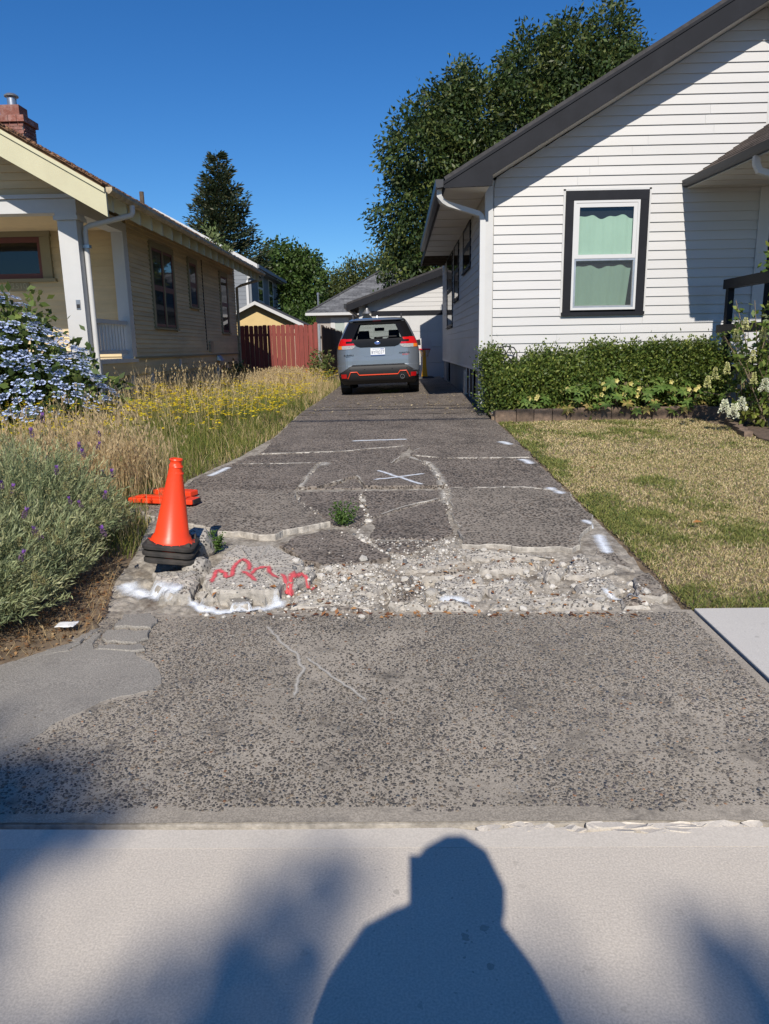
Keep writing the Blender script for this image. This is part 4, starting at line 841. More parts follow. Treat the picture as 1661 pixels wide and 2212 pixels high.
# ------------------------------------------------------------------ yellow bungalow
XY, Y0, Y1 = -5.0, 14.2, 23.75
yh = thing('yellow_bungalow', 'weathered yellow bungalow with white porch columns and mossy brown roof', 'house', (XY, Y0, .45))
yw = MB().prism([(-13.3, Y0+.22, 1.0), (XY-.02, Y0+.22, 1.0), (XY-.02, Y0+.22, 4.22), (-9.2, Y0+.22, 6.6), (-13.3, Y0+.22, 4.22)], [(-13.3, Y1, 1.0), (XY-.02, Y1, 1.0), (XY-.02, Y1, 4.22), (-9.2, Y1, 6.6), (-13.3, Y1, 4.22)]).build('wall', m_yellow, yh)
ywin = [(15.72, 17.12, 2.0, 3.56), (18.5, 19.12, 2.55, 3.56), (21.72, 22.5, 2.0, 3.54)]
siding(yw, 'siding_board', m_yellow, 1.40, 4.22, .0876, lambda z: (Y0+.22, Y1-.05), lambda u, o, z: (XY+o-.006, u, z), [(a-.12, b+.12, c-.1, d+.12) for a, b, c, d in ywin], t=.028)
siding(yw, 'skirt_board', m_yellow, 1.08, 1.36, .14, lambda z: (12.2, Y1-.05), lambda u, o, z: (XY+o-.006, u, z), t=.016)
MB().box(XY-.02, XY+.045, Y0+.0, Y1, 1.36, 1.40).build('water_table', m_olive, yh)
MB().box(-13, XY-.04, 12.25, Y1-.02, .2, 1.07).build('foundation', m_tanfound, yh)
siding(yw, 'siding_board', m_yellow, 1.42, 3.86, .118, lambda z: (-9.0, XY-.22), lambda u, o, z: (u, Y0+.22-o, z), [(-8.6, -6.42, 2.86, 3.78)], t=.026)
for (a, b, c, d), ml in zip(ywin, ((16.42,), (), ())):
    win_parts(yh, a, b, c, d, lambda u, o, z: (XY+o, u, z), .11, m_olive, m_maroon if not ml else m_maroon, m_darkglass, m_greycurtain, mull=ml, proud=.04, sash_w=.055)
pw = MB().box(-8.5, -6.60, Y0+.19, Y0+.20, 2.92, 3.57).build('porch_window', m_dark, yh)
MB().box(-6.60, -6.42, Y0+.14, Y0+.22, 2.86, 3.60).build('casing', m_olive, pw); MB().box(-8.7, -6.40, Y0+.13, Y0+.22, 3.602, 3.79).build('head_casing', m_olive, pw); MB().box(-8.7, -6.36, Y0+.10, Y0+.22, 2.80, 2.858).build('sill', m_olive, pw)
MB().box(-8.5, -6.60, Y0+.155, Y0+.185, 2.86, 2.95).build('bottom_rail', m_maroon, pw); MB().box(-8.5, -6.60, Y0+.155, Y0+.185, 3.50, 3.60).build('top_rail', m_maroon, pw); MB().box(-6.66, -6.60, Y0+.156, Y0+.186, 2.95, 3.50).build('side_rail', m_maroon, pw)
MB().add([(-8.5, Y0+.17, 2.95), (-6.66, Y0+.17, 2.95), (-6.66, Y0+.17, 3.5), (-8.5, Y0+.17, 3.5)], [(0, 1, 2, 3)]).build('pane', m_darkglass, pw)
pl = MB().box(-7.27, -6.90, Y0+.17, Y0+.20, 2.64, 2.82).build('number_plaque', m_olive, yh, bevel=.006)
m_digit = M('worn_digit_paint', (.36, .33, .22), .7, .3, 30, rnd=0, bmp=.1)
o = text_part('digits', '2510', .15, m_digit, pl, (-7.085-XY, -.036+.20, 2.73-.45), extrude=.004)
# porch
MB().box(-13, XY-.02, 12.22, 12.26, .35, 1.29).build('porch_skirt', m_yellow, yh)
MB().box(-13, XY+.04, 12.15, Y0+.2, 1.30, 1.37).build('porch_floor', m_whitepaint, yh)
c1 = MB().box(-5.30, -5.0, 12.2, 12.48, 1.37, 3.52).build('porch_column', m_whitepaint, yh)
MB().box(-5.34, -4.96, 12.16, 12.52, 3.522, 3.585).build('capital', m_whitepaint, c1); MB().box(-5.32, -4.98, 12.18, 12.50, 3.587, 3.63).build('capital', m_whitepaint, c1)
MB().box(-5.36, -4.94, 12.14, 12.54, .3, 1.30).build('column_base', m_whitepaint, c1)
MB().box(-5.20, -4.985, Y0-.02, Y0+.2, 1.37, 3.80).build('porch_pilaster', m_whitepaint, yh)
bm_ = MB().box(-13, -4.98, 12.2, 12.46, 3.632, 3.84).build('porch_beam', m_whitepaint, yh)
MB().box(-13, -4.95, 12.16, 12.3, 3.842, 3.90).build('beam_moulding', m_whitepaint, bm_)
MB().box(-5.24, -4.98, 12.46, Y0+.0, 3.632, 3.84).build('side_beam', m_whitepaint, yh)
MB().box(-13, -5.0, 12.46, Y0+.22, 3.70, 3.73).build('porch_ceiling', m_yellow, yh)
rr_ = MB().box(-5.16, -5.04, 12.48, Y0, 1.98, 2.05).build('porch_railing', m_whitepaint, yh)
MB().box(-5.13, -5.07, 12.48, Y0, 1.46, 1.52).build('bottom_rail', m_whitepaint, rr_)
for k in range(11): MB().box(-5.12, -5.08, 12.58+k*.145, 12.62+k*.145, 1.52, 1.98).build('baluster', m_whitepaint, rr_)
MB().box(-5.13, -5.06, 12.19, 12.203, 2.17, 2.32).build('switch_plate', m_galv, c1)
MB().box(-5.12, -5.07, 12.18, 12.19, 2.19, 2.25).build('switch', m_black, c1)
# roof
YS = .575; RXY = -9.2; XEV = -4.22
def yz(x): return 3.86 + YS*(XEV-x)
YB0, YB1 = 11.3, 24.3
yr = MB(); roofpoly(yr, (XEV, YB0+.02, yz(XEV)), (RXY, YB0+.02, yz(RXY)), (RXY, YB1, yz(RXY)), (XEV, YB1, yz(XEV)), .05); roofpoly(yr, (RXY, YB0+.02, yz(RXY)), (RXY-5, YB0+.02, yz(RXY)-YS*5), (RXY-5, YB1, yz(RXY)-YS*5), (RXY, YB1, yz(RXY)), .05)
yro = yr.build('roof', m_shake, yh)
sl = math.hypot(1, YS)
for k in range(36):                           # courses of old shingles, ragged butt edges
    s0 = k*.145/sl; x0 = XEV+.03-s0; ys_ = np.arange(YB0-.03, YB1+.03, .11); g = np.random.default_rng(200+k)
    A, B = [], []
    for y in ys_:
        r = g.normal(0, .008); A.append((x0+r, y, yz(x0)+.022+g.normal(0, .004))); B.append((x0-.16, y, yz(x0-.16)+.008))
    m = MB(); m.rings([[(a[0], a[1], a[2]-.02), a, b] for a, b in zip(A, B)], (True, True), False); m.build('shingle_course', m_shake, yro)
g = np.random.default_rng(31)                 # moss clumps on the roof
mp = np.c_[g.uniform(-9, XEV, 2600), g.uniform(YB0, YB1, 2600)]; mp = mp[fbm(mp[:, 0], mp[:, 1], 3, 7) > .42]; ms = g.uniform(.015, .05, len(mp))
crumbs('roof_moss', yro, mp, yz(mp[:, 0])+.02, ms, np.array([(.17, .085, .04)])*g.uniform(.5, 1.3, (len(mp), 1)), g)
def ybar(x0, x1, t0, t1, y0, y1, nm, mt):
    MB().prism([(x0, y0, yz(x0)-t0), (x1, y0, yz(x1)-t0), (x1, y0, yz(x1)-t1), (x0, y0, yz(x0)-t1)], [(x0, y1, yz(x0)-t0), (x1, y1, yz(x1)-t0), (x1, y1, yz(x1)-t1), (x0, y1, yz(x0)-t1)]).build(nm, mt, yro)
ybar(XEV+.06, RXY, .10, .42, YB0+.0, YB0+.045, 'bargeboard', m_yellowpale); ybar(XEV+.05, RXY, .04, .098, YB0-.025, YB0+.05, 'barge_moulding', m_yellowpale)
ybar(XEV-.05, RXY, .06, .075, YB0+.05, 12.2, 'soffit', m_yellow)
ybar(XEV-.1, XY, .06, .075, 12.2, YB1, 'eave_boards', m_yellow)
gb = siding(yh, 'gable_board', m_yellow, 3.90, 6.3, .118, lambda z: (RXY-1, min(-5.02, XEV-(z-3.86+.18)/YS)), lambda u, o, z: (u, 12.26-o, z), t=.024)
MB().prism([(-13, 12.27, 3.84), (-5.02, 12.27, 3.84), (-5.02, 12.27, yz(-5.02)-.08), (RXY, 12.27, yz(RXY)-.08), (-13, 12.27, 3.9)], [(-13, 12.42, 3.84), (-5.02, 12.42, 3.84), (-5.02, 12.42, yz(-5.02)-.08), (RXY, 12.42, yz(RXY)-.08), (-13, 12.42, 3.9)]).build('gable_wall', m_yellow, yh)
for k in range(21):
    y = 11.75+k*.6; MB().prism([(XEV-.02, y, yz(XEV)-.06), (XY+.0, y, yz(XY)-.06), (XY, y, yz(XY)-.34), (XEV-.02, y, yz(XEV)-.32)], [(XEV-.02, y+.05, yz(XEV)-.06), (XY, y+.05, yz(XY)-.06), (XY, y+.05, yz(XY)-.34), (XEV-.02, y+.05, yz(XEV)-.32)]).build('rafter_tail', m_yellowpale, yro)
gq = [(XEV+.03, 3.74), (XEV+.02, 3.83), (XEV+.12, 3.83), (XEV+.12, 3.78), (XEV+.08, 3.74)]
MB().prism([(x, YB0+.1, z) for x, z in gq], [(x, YB1-.1, z) for x, z in gq]).build('gutter', m_oldgutter, yro)
MB().tube([(XEV+.07, 12.35, 3.74), (XEV+.07, 12.35, 3.64), (XEV+.05, 12.35, 3.60), (XEV-.03, 12.35, 3.58), (-4.86, 12.38, 3.46), (-4.93, 12.38, 3.43), (-4.945, 12.38, 3.36), (-4.945, 12.38, .5)], .042, 10).build('downspout', m_whitepaint, yh, smooth=True)
MB().box(-5.0, -4.885, 12.33, 12.43, 3.12, 3.17).build('downspout_strap', m_galv, yh)
MB().tube([(XEV+.07, YB1-.4, 3.74), (XEV+.05, YB1-.42, 3.62), (-4.8, Y1-.06, 3.42), (-4.93, Y1-.05, 3.36), (-4.94, Y1-.05, .6)], .042, 8).build('downspout', m_oldgutter, yh, smooth=True)
MB().tube([(-5.48, 17.0, yz(-5.48)-.1), (-5.48, 17.0, 4.86)], .05, 8).build('vent_pipe', m_bark, yro)
MB().tube([(XY+.02, 19.75, 3.75), (XY+.02, 19.75, 2.5), (XY+.02, 19.8, 1.5)], .012, 5).build('cable', m_black, yh)
MB().box(XY+.0, XY+.06, 20.0, 20.35, 1.45, 1.72).build('utility_box', m_oldgutter, yh, bevel=.01)
MB().prism([(XY+.02, 20.8, 1.22), (XY+.02, 21.2, 1.22), (XY+.02, 21.2, 1.36), (XY+.02, 20.8, 1.36)], [(XY+.14, 20.82, 1.20), (XY+.14, 21.18, 1.20), (XY+.05, 21.18, 1.34), (XY+.05, 20.82, 1.34)]).build('vent_hood', m_galv, yh)
MB().box(XY+.0, XY+.03, 17.2, 17.3, 1.14, 1.30).build('outlet_box', m_whitepaint, yh)
for (a, b) in ((14.1, 15.2), (20.9, 22.1)):
    f = MB().box(XY-.06, XY-.03, a+.12, b, .5, 1.05).build('basement_window', m_greycurtain, yh)
    MB().box(XY-.05, XY+.02, a, a+.10, .45, 1.07).build('frame', m_whitepaint, f); MB().box(XY-.05, XY+.02, b, b+.1, .45, 1.07).build('frame', m_whitepaint, f); MB().box(XY-.055, XY-.01, a+.42, b, .5, 1.03).build('shutter', m_galv, f)
# chimney with its own bricks
cm = MB().box(-8.78, -8.19, 17.62, 18.18, 5.2, 6.45).build('chimney', m_mortarjoint, yh)
for r in range(15):
    z = 5.62+r*.077
    if z > 6.44: break
    o = .1 if r % 2 else 0
    for k in range(4):
        a = max(-8.80, -8.80-.1+o+k*.205); b = min(-8.17, -8.80-.1+o+k*.205+.193)
        if b-a > .03: MB().box(a, b, 17.60, 17.66, z, z+.066).build('brick', m_brick, cm)
    for k in range(4):
        a = max(17.665, 17.60-.1+o+k*.205); b = min(18.2, 17.6-.1+o+k*.205+.193)
        if b-a > .03: MB().box(-8.23, -8.17, a, b, z, z+.066).build('brick', m_brick, cm)
for (a, b) in ((-8.85, -8.66), (-8.652, -8.472), (-8.464, -8.284), (-8.276, -8.12)):
    MB().box(a, b, 17.55, 18.25, 6.47, 6.60).build('crown_brick', m_brick, cm)
MB().box(-8.70, -8.27, 17.7, 18.1, 6.602, 6.85).build('chimney_pot_base', m_brick, cm)
MB().lathe([(.10, 0), (.10, .18)], 16, (-8.5, 17.9, 6.85)).build('flue', m_galv, cm, smooth=True)
MB().lathe([(.15, 0), (.155, .02), (.10, .06), (.02, .08)], 18, (-8.5, 17.9, 7.06)).build('flue_cap', m_galv, cm, smooth=True)
for a in range(3): MB().tube([(-8.5+.1*math.cos(a*2.1), 17.9+.1*math.sin(a*2.1), 7.0), (-8.5+.12*math.cos(a*2.1), 17.9+.12*math.sin(a*2.1), 7.07)], .008, 4).build('cap_strut', m_galv, cm)

# ------------------------------------------------------------------ fences
rfn = thing('red_fence', 'red stained board fence between the yellow bungalow and the driveway', 'fence', (-3.7, 24.25, .45))
x = -5.02; k = 0
while x < -2.62:
    wd = .142; h_ = 2.24+random.uniform(-.012, .012); lean = random.uniform(-.004, .004)
    a, b = x+.004, x+wd-.003
    prof = [(a, .55), (b, .55), (b+lean, h_-.03), (b-.02+lean, h_), (a+.02+lean, h_), (a+lean, h_-.03)]
    MB().prism([(p, 24.25, z) for p, z in prof], [(p, 24.27, z) for p, z in prof]).build('picket', m_redfence, rfn); x += wd + (.004 if k % 4 else .001); k += 1
MB().box(-2.64, -2.54, 24.22, 24.32, .4, 2.30).build('post', m_redfence, rfn)
for z in (.8, 1.9): MB().box(-5.0, -2.6, 24.272, 24.31, z, z+.08).build('rail', m_redfence, rfn)
bfn = thing('brown_fence', 'dark weathered board fence running back beside the garage', 'fence', (-2.45, 29, .45))
y = 24.7; k = 0
while y < 34:
    h_ = 2.20+random.uniform(-.05, .04); MB().box(-2.46+random.uniform(-.006, .006), -2.44, y+.004, y+.135, .5, h_).build('picket', m_brownfence, bfn); y += .145+random.choice((0, 0, .012))
for z in (.8, 1.8): MB().box(-2.50, -2.462, 24.7, 34, z, z+.08).build('rail', m_brownfence, bfn)
MB().tube([(-2.5, 24.5, .4), (-2.5, 24.5, 2.25)], .03, 8).build('post', m_galv, bfn); MB().box(-2.53, -2.47, 24.36, 24.44, .4, 2.24).build('post', m_galv, bfn)
# ------------------------------------------------------------------ foliage helpers
def unit(a): return a/(np.linalg.norm(a, axis=-1, keepdims=True)+1e-9)
def cards(P, D, L, W, g, cup=.12, up=None):
    """leaf-shaped cards: base P, direction D, length L, half-width W"""
    N = len(P); D = unit(D); r = g.normal(0, 1, (N, 3)) if up is None else np.asarray(up)+g.normal(0, .35, (N, 3))
    S = unit(np.cross(D, r)); Nn = np.cross(S, D); L = np.broadcast_to(L, N)[:, None]; W = np.broadcast_to(W, N)[:, None]
    V = np.stack([P, P+D*L*.45+S*W+Nn*L*cup*.4, P+D*L, P+D*L*.45-S*W+Nn*L*cup*.4], 1).reshape(-1, 3)
    Fc = np.arange(N)[:, None]*4+np.array([0, 1, 2, 3])[None]
    return V, Fc
def blades(P, H, W, lean, g, curve=.35):
    """grass blades: two-segment tapering strips"""
    N = len(P); H = np.broadcast_to(H, N); a = g.uniform(0, 6.283, N); sx, sy = np.cos(a), np.sin(a); b = g.uniform(0, 6.283, N)
    lx, ly = np.cos(b)*lean*H, np.sin(b)*lean*H; W = np.broadcast_to(W, N); z = np.zeros(N)
    S = np.stack([sx*W, sy*W, z], -1); M1 = P+np.stack([lx*curve, ly*curve, H*.55], -1); T = P+np.stack([lx, ly, H*np.sqrt(np.clip(1-lean**2*.5, .1, 1))], -1)
    V = np.stack([P-S, P+S, M1+S*.7, M1-S*.7, T], 1).reshape(-1, 3); k = np.arange(N)[:, None]*5
    fl = np.concatenate([(k+np.array([0, 1, 2, 3])).ravel(), (k+np.array([3, 2, 4])).ravel()]); sz = np.concatenate([np.full(N, 4), np.full(N, 3)])
    return V, fl, sz, T
def joinq(parts):
    Vs, Fs, Cs = [], [], []; k = 0
    for V, Fc, C in parts: Vs.append(V); Fs.append(Fc+k); Cs.append(C); k += len(V)
    return np.concatenate(Vs), np.concatenate(Fs), np.concatenate(Cs)
def pick(pal, N, g, var=.18, p=None):
    pal = np.array(pal); return pal[g.choice(len(pal), N, p=p)]*g.uniform(1-var, 1+var, (N, 1))
def foliage(blobs, n_clump, per, g, L, W, pal, spread=.25, droop=.35, fill=.25, var=.2):
    vol = np.array([b[3]*b[4]+b[4]*b[5]+b[3]*b[5] for b in blobs]); vol = vol/vol.sum(); bi = g.choice(len(blobs), n_clump, p=vol); B = np.array(blobs)[bi]
    d = unit(g.normal(0, 1, (n_clump, 3))); r = np.where(g.random(n_clump) < fill, g.uniform(.3, .9, n_clump), g.uniform(.86, 1.06, n_clump))
    bump = .70+.52*vnoise(d[:, 0]*2.2+bi*7, d[:, 1]*2.2+d[:, 2]*2.7, 1.6, 5)
    C = B[:, :3]+d*B[:, 3:6]*(r*bump)[:, None]; cd = unit(d*B[:, 3:6]); cc = pick(pal, n_clump, g, var)
    P = np.repeat(C, per, 0)+g.normal(0, spread, (n_clump*per, 3)); D = np.repeat(cd, per, 0)+g.normal(0, .75, (n_clump*per, 3)); D[:, 2] -= droop
    N = len(P); V, Fc = cards(P, D, L*g.uniform(.65, 1.3, N), W*g.uniform(.7, 1.2, N), g)
    col = np.repeat(np.repeat(cc, per, 0)*g.uniform(.8, 1.2, (N, 1)), 4, 0)
    return V, Fc, col, C
def limb(mb, a, b, r0, r1, g, n=5, wig=.06):
    a = np.array(a, float); b = np.array(b, float); Ln = np.linalg.norm(b-a); pts = [a+(b-a)*t+(g.normal(0, wig*Ln*.3, 3) if 0 < t < 1 else 0) for t in np.linspace(0, 1, n)]
    mb.tube(pts, list(np.linspace(r0, r1, n)), 7)
def tree(name, label, base, hgt_trunk, r_trunk, blobs, n_clump, per, L, W, pal, seed, group=None, spread=.25, droop=.35, fill=.25):
    g = np.random.default_rng(seed); t = thing(name, label, 'tree', base, 0, group); m = MB()
    base = np.array(base); top = base+np.array([0, 0, hgt_trunk]); limb(m, base-np.array([0, 0, .2]), top, r_trunk, r_trunk*.6, g, 6, .02)
    for b in blobs: limb(m, top+np.array([0, 0, -.3*g.random()]), np.array(b[:3]), r_trunk*.45, r_trunk*.08, g)
    m.build('trunk', m_bark, t, smooth=True)
    V, Fc, col, C = foliage(blobs, n_clump, per, g, L, W, pal, spread, droop, fill, .32)
    npmesh('crown', V, Fc, m_leaf, t, col); return t

# ------------------------------------------------------------------ trees behind the houses
PAL_DARK = [(.034, .060, .018), (.046, .078, .020), (.024, .042, .014), (.066, .098, .026), (.105, .125, .034)]
tree('cherry_tree', 'tall dense dark green tree rising behind the white house roof', (3.8, 31, .46), 3.5, .28,
     [(.95, 31, 6.4, 1.6, 1.8, 2.0), (1.0, 30.5, 8.6, 1.35, 1.6, 1.5), (1.7, 30.8, 10.0, .9, 1.1, 1.2), (3.0, 31, 7.0, 1.9, 2.0, 2.8), (3.3, 31.2, 9.7, 1.5, 1.7, 1.6), (2.6, 31, 11.0, .6, .8, .9), (5.4, 31, 9.0, 2.1, 2.0, 2.6), (5.2, 31.4, 11.5, 1.2, 1.4, 1.3), (6.6, 31.4, 12.2, 1.0, 1.2, 1.2), (7.7, 31, 10.4, 1.7, 1.8, 2.2), (8.2, 31.2, 12.5, .85, 1.1, 1.35), (9.0, 31.2, 11.6, .7, .9, .9), (.6, 30.6, 4.7, 1.15, 1.3, 1.4), (2.0, 30, 4.4, 1.4, 1.3, 1.4)],
     5200, 17, .20, .045, PAL_DARK, 11, spread=.19, droop=.6, fill=.2)
PAL_MAPLE = [(.045, .085, .018), (.060, .110, .022), (.035, .065, .015), (.08, .12, .03)]
tree('maple_tree', 'dark leafy maple beside the grey house gable', (-7.4, 52, .46), 3, .25, [(-7.6, 52, 4.6, 2.2, 2, 2.6), (-7.7, 52, 6.7, 1.7, 1.7, 1.5), (-6.4, 51.6, 5.6, 1.5, 1.5, 1.6), (-6.1, 52, 7.0, .9, 1, .7), (-6.3, 51.5, 3.6, 1.6, 1.4, 1.8)], 2200, 10, .22, .09, PAL_MAPLE, 12, 'trees beyond the back yards', fill=.15)
PAL_OAK = [(.085, .105, .030), (.065, .085, .024), (.11, .125, .04), (.05, .07, .02)]
tree('ash_tree', 'lighter green feathery tree above the low hip roof', (-2.0, 58, .46), 3, .22, [(-2.2, 58, 6.0, 2.1, 1.8, 2.0), (-.6, 58, 6.6, 1.8, 1.8, 1.6), (-3.6, 58, 6.3, 1.0, 1.2, 1.2), (-.9, 58, 4.6, 2.0, 1.5, 1.8), (-3.4, 58, 4.4, 1.6, 1.5, 1.8), (1.0, 58, 6.0, 1.6, 1.6, 1.8)], 1500, 10, .24, .07, PAL_OAK, 13, 'trees beyond the back yards', spread=.32, fill=.2)
tree('alder_tree', 'small open green tree in the gap between the maple and the hip roof', (-4.7, 56, .46), 2.5, .16, [(-4.9, 56, 4.6, 1.1, 1.2, 1.6), (-5.1, 56, 6.0, .75, .8, .8), (-4.6, 55, 3.2, 1.3, 1.2, 1.4)], 600, 10, .22, .07, PAL_OAK, 14, 'trees beyond the back yards', spread=.3, fill=.2)
g = np.random.default_rng(15)                 # low shrubs filling the back yards
for (bx_, by_, lab) in ((-6.2, 44, 'shadowy evergreen shrub under the maple beyond the shed'), (-4.4, 46, 'round green shrub beyond the red fence post')):
    t = thing('shrub', lab, 'shrub', (bx_, by_, .46)); V, Fc, col, C = foliage([(bx_, by_, 2.0, 1.6, 1.2, 1.7)], 500, 10, g, .2, .06, PAL_MAPLE); npmesh('foliage', V, Fc, m_leaf, t, col)
    MB().tube([(bx_, by_, .4), (bx_, by_, 1.8)], .06, 6).build('stem', m_bark, t)
# conifer
cf = thing('conifer', 'tall pointed conifer standing behind the yellow bungalow roof', 'tree', (-10.25, 46, .46))
g = np.random.default_rng(16); MB().tube([(-10.25, 46, .3), (-10.22, 46, 8), (-10.28, 46, 12.4)], [.28, .14, .02], 8).build('trunk', m_bark, cf, smooth=True)
Ps, Ds = [], []
for k in range(560):
    t = g.random()**.8; z = 12.5-t*9.3; R = .24+3.15*t**.82*g.uniform(.6, 1.1); az = g.uniform(0, 6.283); el = .25-.5*t
    if g.random() < .12: R *= 1.18
    n = int(22*R+12); s = g.random(n)**.7
    p = np.stack([-10.25+np.cos(az)*R*s, 46+np.sin(az)*R*s, z+R*s*el+.32*R*(s**3)], -1); q = g.normal(0, 1, (n, 3))*np.array([1, 1, .5])
    Ps.append(p+q*.10*(.4+R*.35)); Ds.append(np.stack([np.cos(az)+q[:, 0]*.55, np.sin(az)+q[:, 1]*.55, .35+q[:, 2]*.5], -1))
P = np.concatenate(Ps); D = np.concatenate(Ds); V, Fc = cards(P, D, g.uniform(.16, .34, len(P)), .045, g)
npmesh('crown', V, Fc, m_leaf, cf, np.repeat(pick([(.032, .050, .022), (.042, .062, .026), (.07, .07, .028), (.025, .04, .02)], len(P), g), 4, 0))
# weeds rooted in the bungalow's gutter
g = np.random.default_rng(17)
for (y, h_, lab) in ((18.3, .55, 'tall leafy weed sprouting from the bungalow gutter'), (19.6, .35, 'low leafy weed sprouting from the bungalow gutter')):
    t = thing('gutter_weed', lab, 'weed', (-4.3, y, 3.85)); Ps, Ds = [], []
    for k in range(9):
        a = np.array([-4.35+g.normal(0, .1), y+g.normal(0, .25), 3.85]); b = a+np.array([g.normal(0, .08), g.normal(0, .1), h_*g.uniform(.5, 1.1)])
        n = 14; s = g.random(n)[:, None]; Ps.append(a+(b-a)*s); Ds.append(g.normal(0, 1, (n, 3))+np.array([0, 0, .9]))
    P = np.concatenate(Ps); V, Fc = cards(P, np.concatenate(Ds), .13, .022, g); npmesh('foliage', V, Fc, m_leaf, t, np.repeat(pick([(.10, .15, .05), (.14, .18, .07)], len(P), g), 4, 0))

# ------------------------------------------------------------------ lawn
g = np.random.default_rng(20)
def lawn_pts(n, x0, x1, y0, y1):
    X = g.uniform(x0, x1, n); Y = g.uniform(y0, y1, n); k = (X > right_edge(Y)+.03+.05*fbm(X*0, Y, 3, 2)) & (Y > 3.985) & (Y < 11.22-.0*X) & ~((X > 4.5) & (Y > 10.55-(X-4.6)*1.0))
    return X[k], Y[k]
XX, YY = [], []
for (n, a, b) in ((110000, 3.95, 6.2), (75000, 6.2, 8.5), (50000, 8.5, 11.3)):
    x, y = lawn_pts(n, 1.5, 6.6, a, b); XX.append(x); YY.append(y)
X = np.concatenate(XX); Y = np.concatenate(YY); X = X[:]; vis = X < 1.9+.46*Y*1.15; X, Y = X[vis], Y[vis]; N = len(X)
gm = fbm(X, Y, 1.1, 21)*.6+fbm(X, Y, 4.5, 22)*.4; edge = np.clip(1-(X-right_edge(Y))/.55, 0, 1)*.22+np.clip(1-(Y-3.98)/.5, 0, 1)*.25
green = np.clip((gm+edge-.53)*5.5, 0, 1)+.0
gp_ = g.random(N) < green*.70+.30
col = np.where(gp_[:, None], pick([(.25, .26, .075), (.19, .22, .06), (.31, .30, .10), (.12, .165, .05)], N, g), pick([(.60, .485, .27), (.52, .42, .23), (.66, .56, .34), (.46, .39, .19)], N, g))
Hh = g.uniform(.012, .032, N)*(1+.7*green)*np.where(Y > 8, 1.1, 1)
zl = ground_z(X, Y)
V, fl, sz, T = blades(np.stack([X, Y, zl-.002], -1), Hh, np.interp(Y, [4, 11], [.0028, .0064]), g.uniform(.5, 1.3, N), g)
tag(npmesh('lawn_grass', V, fl, m_grass, None, np.repeat(col, 5, 0), sizes=sz), 'short lawn, straw coloured with green patches, beside the driveway', 'grass', kind='stuff')

# ------------------------------------------------------------------ unmown meadow on the left
g = np.random.default_rng(24)
def meadow_pts(n, y0, y1, x0=-5.0, pad=.0):
    Y = g.uniform(y0, y1, n); X = x0+(left_edge(Y)+pad+.14*(fbm(Y, Y*0, 2.5, 3)-.35)-x0)*g.random(n); return X, Y
parts = []; sizes = []; cols = []; flats = []; kk = 0
def add_blades(X, Y, H, W, lean, col, curve=.35):
    global kk
    V, fl, sz, T = blades(np.stack([X, Y, ground_z(X, Y)-.01], -1), H, W, lean, g, curve); parts.append(V); flats.append(fl+kk); sizes.append(sz); cols.append(np.repeat(col, 5, 0)); kk += len(V); return T
GREEN = [(.155, .185, .038), (.13, .165, .036), (.20, .215, .055), (.25, .24, .07), (.085, .13, .03)]; STRAW = [(.54, .42, .22), (.48, .37, .19), (.60, .50, .29), (.42, .33, .17)]
for (n, y0, y1, hs, wd, x0) in ((15000, 5.0, 8.5, (.12, .30), .0030, -5.0), (30000, 8.5, 13, (.10, .27), .0045, -6.0), (19000, 13, 24, (.12, .32), .007, -5.0)):
    X, Y = meadow_pts(n, y0, y1, x0); dr = fbm(X, Y, .8, 31); mix = g.random(n) < np.clip((dr-.45)*2.0, .10, .5)
    nearE = np.clip(1-(left_edge(Y)-X)/.45, 0, 1); mix &= g.random(n) > nearE*.3
    col = np.where(mix[:, None], pick(STRAW, n, g), pick(GREEN, n, g)); add_blades(X, Y, g.uniform(*hs, n)*(1-.5*nearE), wd, g.uniform(.15, .7, n), col)
def dry_clump(cx, cy, rx, ry, n, h0, h1, wd, heads=True, hw=.010, straw=STRAW):
    X = cx+g.normal(0, rx, n); Y = cy+g.normal(0, ry, n); k = X < left_edge(Y)+(.02 if Y.mean() > 5 else .6); X, Y = X[k], Y[k]; n = len(X)
    T = add_blades(X, Y, g.uniform(h0, h1, n), wd, g.uniform(.05, .45, n), pick(straw, n, g), .3)
    if heads:
        s = g.random(n) < .35; P = T[s]; m = len(P); rep = 5; PP = np.repeat(P, rep, 0)-np.array([0, 0, 1])*g.uniform(0, .12, (m*rep, 1)); D = g.normal(0, .35, (m*rep, 3))+np.array([0, 0, 1])
        HEADS.append((cards(PP, D, .05, hw*.6, g), np.repeat(pick([(.50, .40, .23), (.44, .34, .19)], m*rep, g), 4, 0)))
HEADS = []
dry_clump(-2.95, 6.6, .30, .42, 2300, .45, .80, .0022); dry_clump(-2.62, 7.1, .18, .28, 800, .3, .55, .002); dry_clump(-3.7, 7.0, .5, .45, 300, .3, .55, .0025); dry_clump(-2.25, 5.5, .12, .16, 260, .15, .35, .002, False)
for (tx, ty, tn) in ((-1.86, 4.55, 60), (-1.80, 4.22, 70), (-1.75, 4.05, 60), (-1.72, 4.8, 50), (-1.62, 4.38, 40), (-1.9, 3.85, 60), (-1.7, 3.72, 40), (-1.98, 3.7, 50), (-1.55, 3.62, 30)): dry_clump(tx, ty, .035, .03, tn, .04, .13, .0014, False)
dry_clump(-2.95, 19.8, .42, .9, 2400, .34, .62, .006, hw=.02, straw=[(.55, .44, .25), (.5, .4, .22), (.6, .5, .3)]); dry_clump(-3.8, 20.4, .5, .9, 800, .25, .5, .006, hw=.018); dry_clump(-2.2, 18.5, .25, 1.4, 700, .2, .4, .006, False); dry_clump(-4.3, 15.5, .4, 1.5, 500, .4, .8, .004, hw=.014)
dry_clump(-2.0, 12.8, .18, 2.2, 350, .05, .14, .004, False)
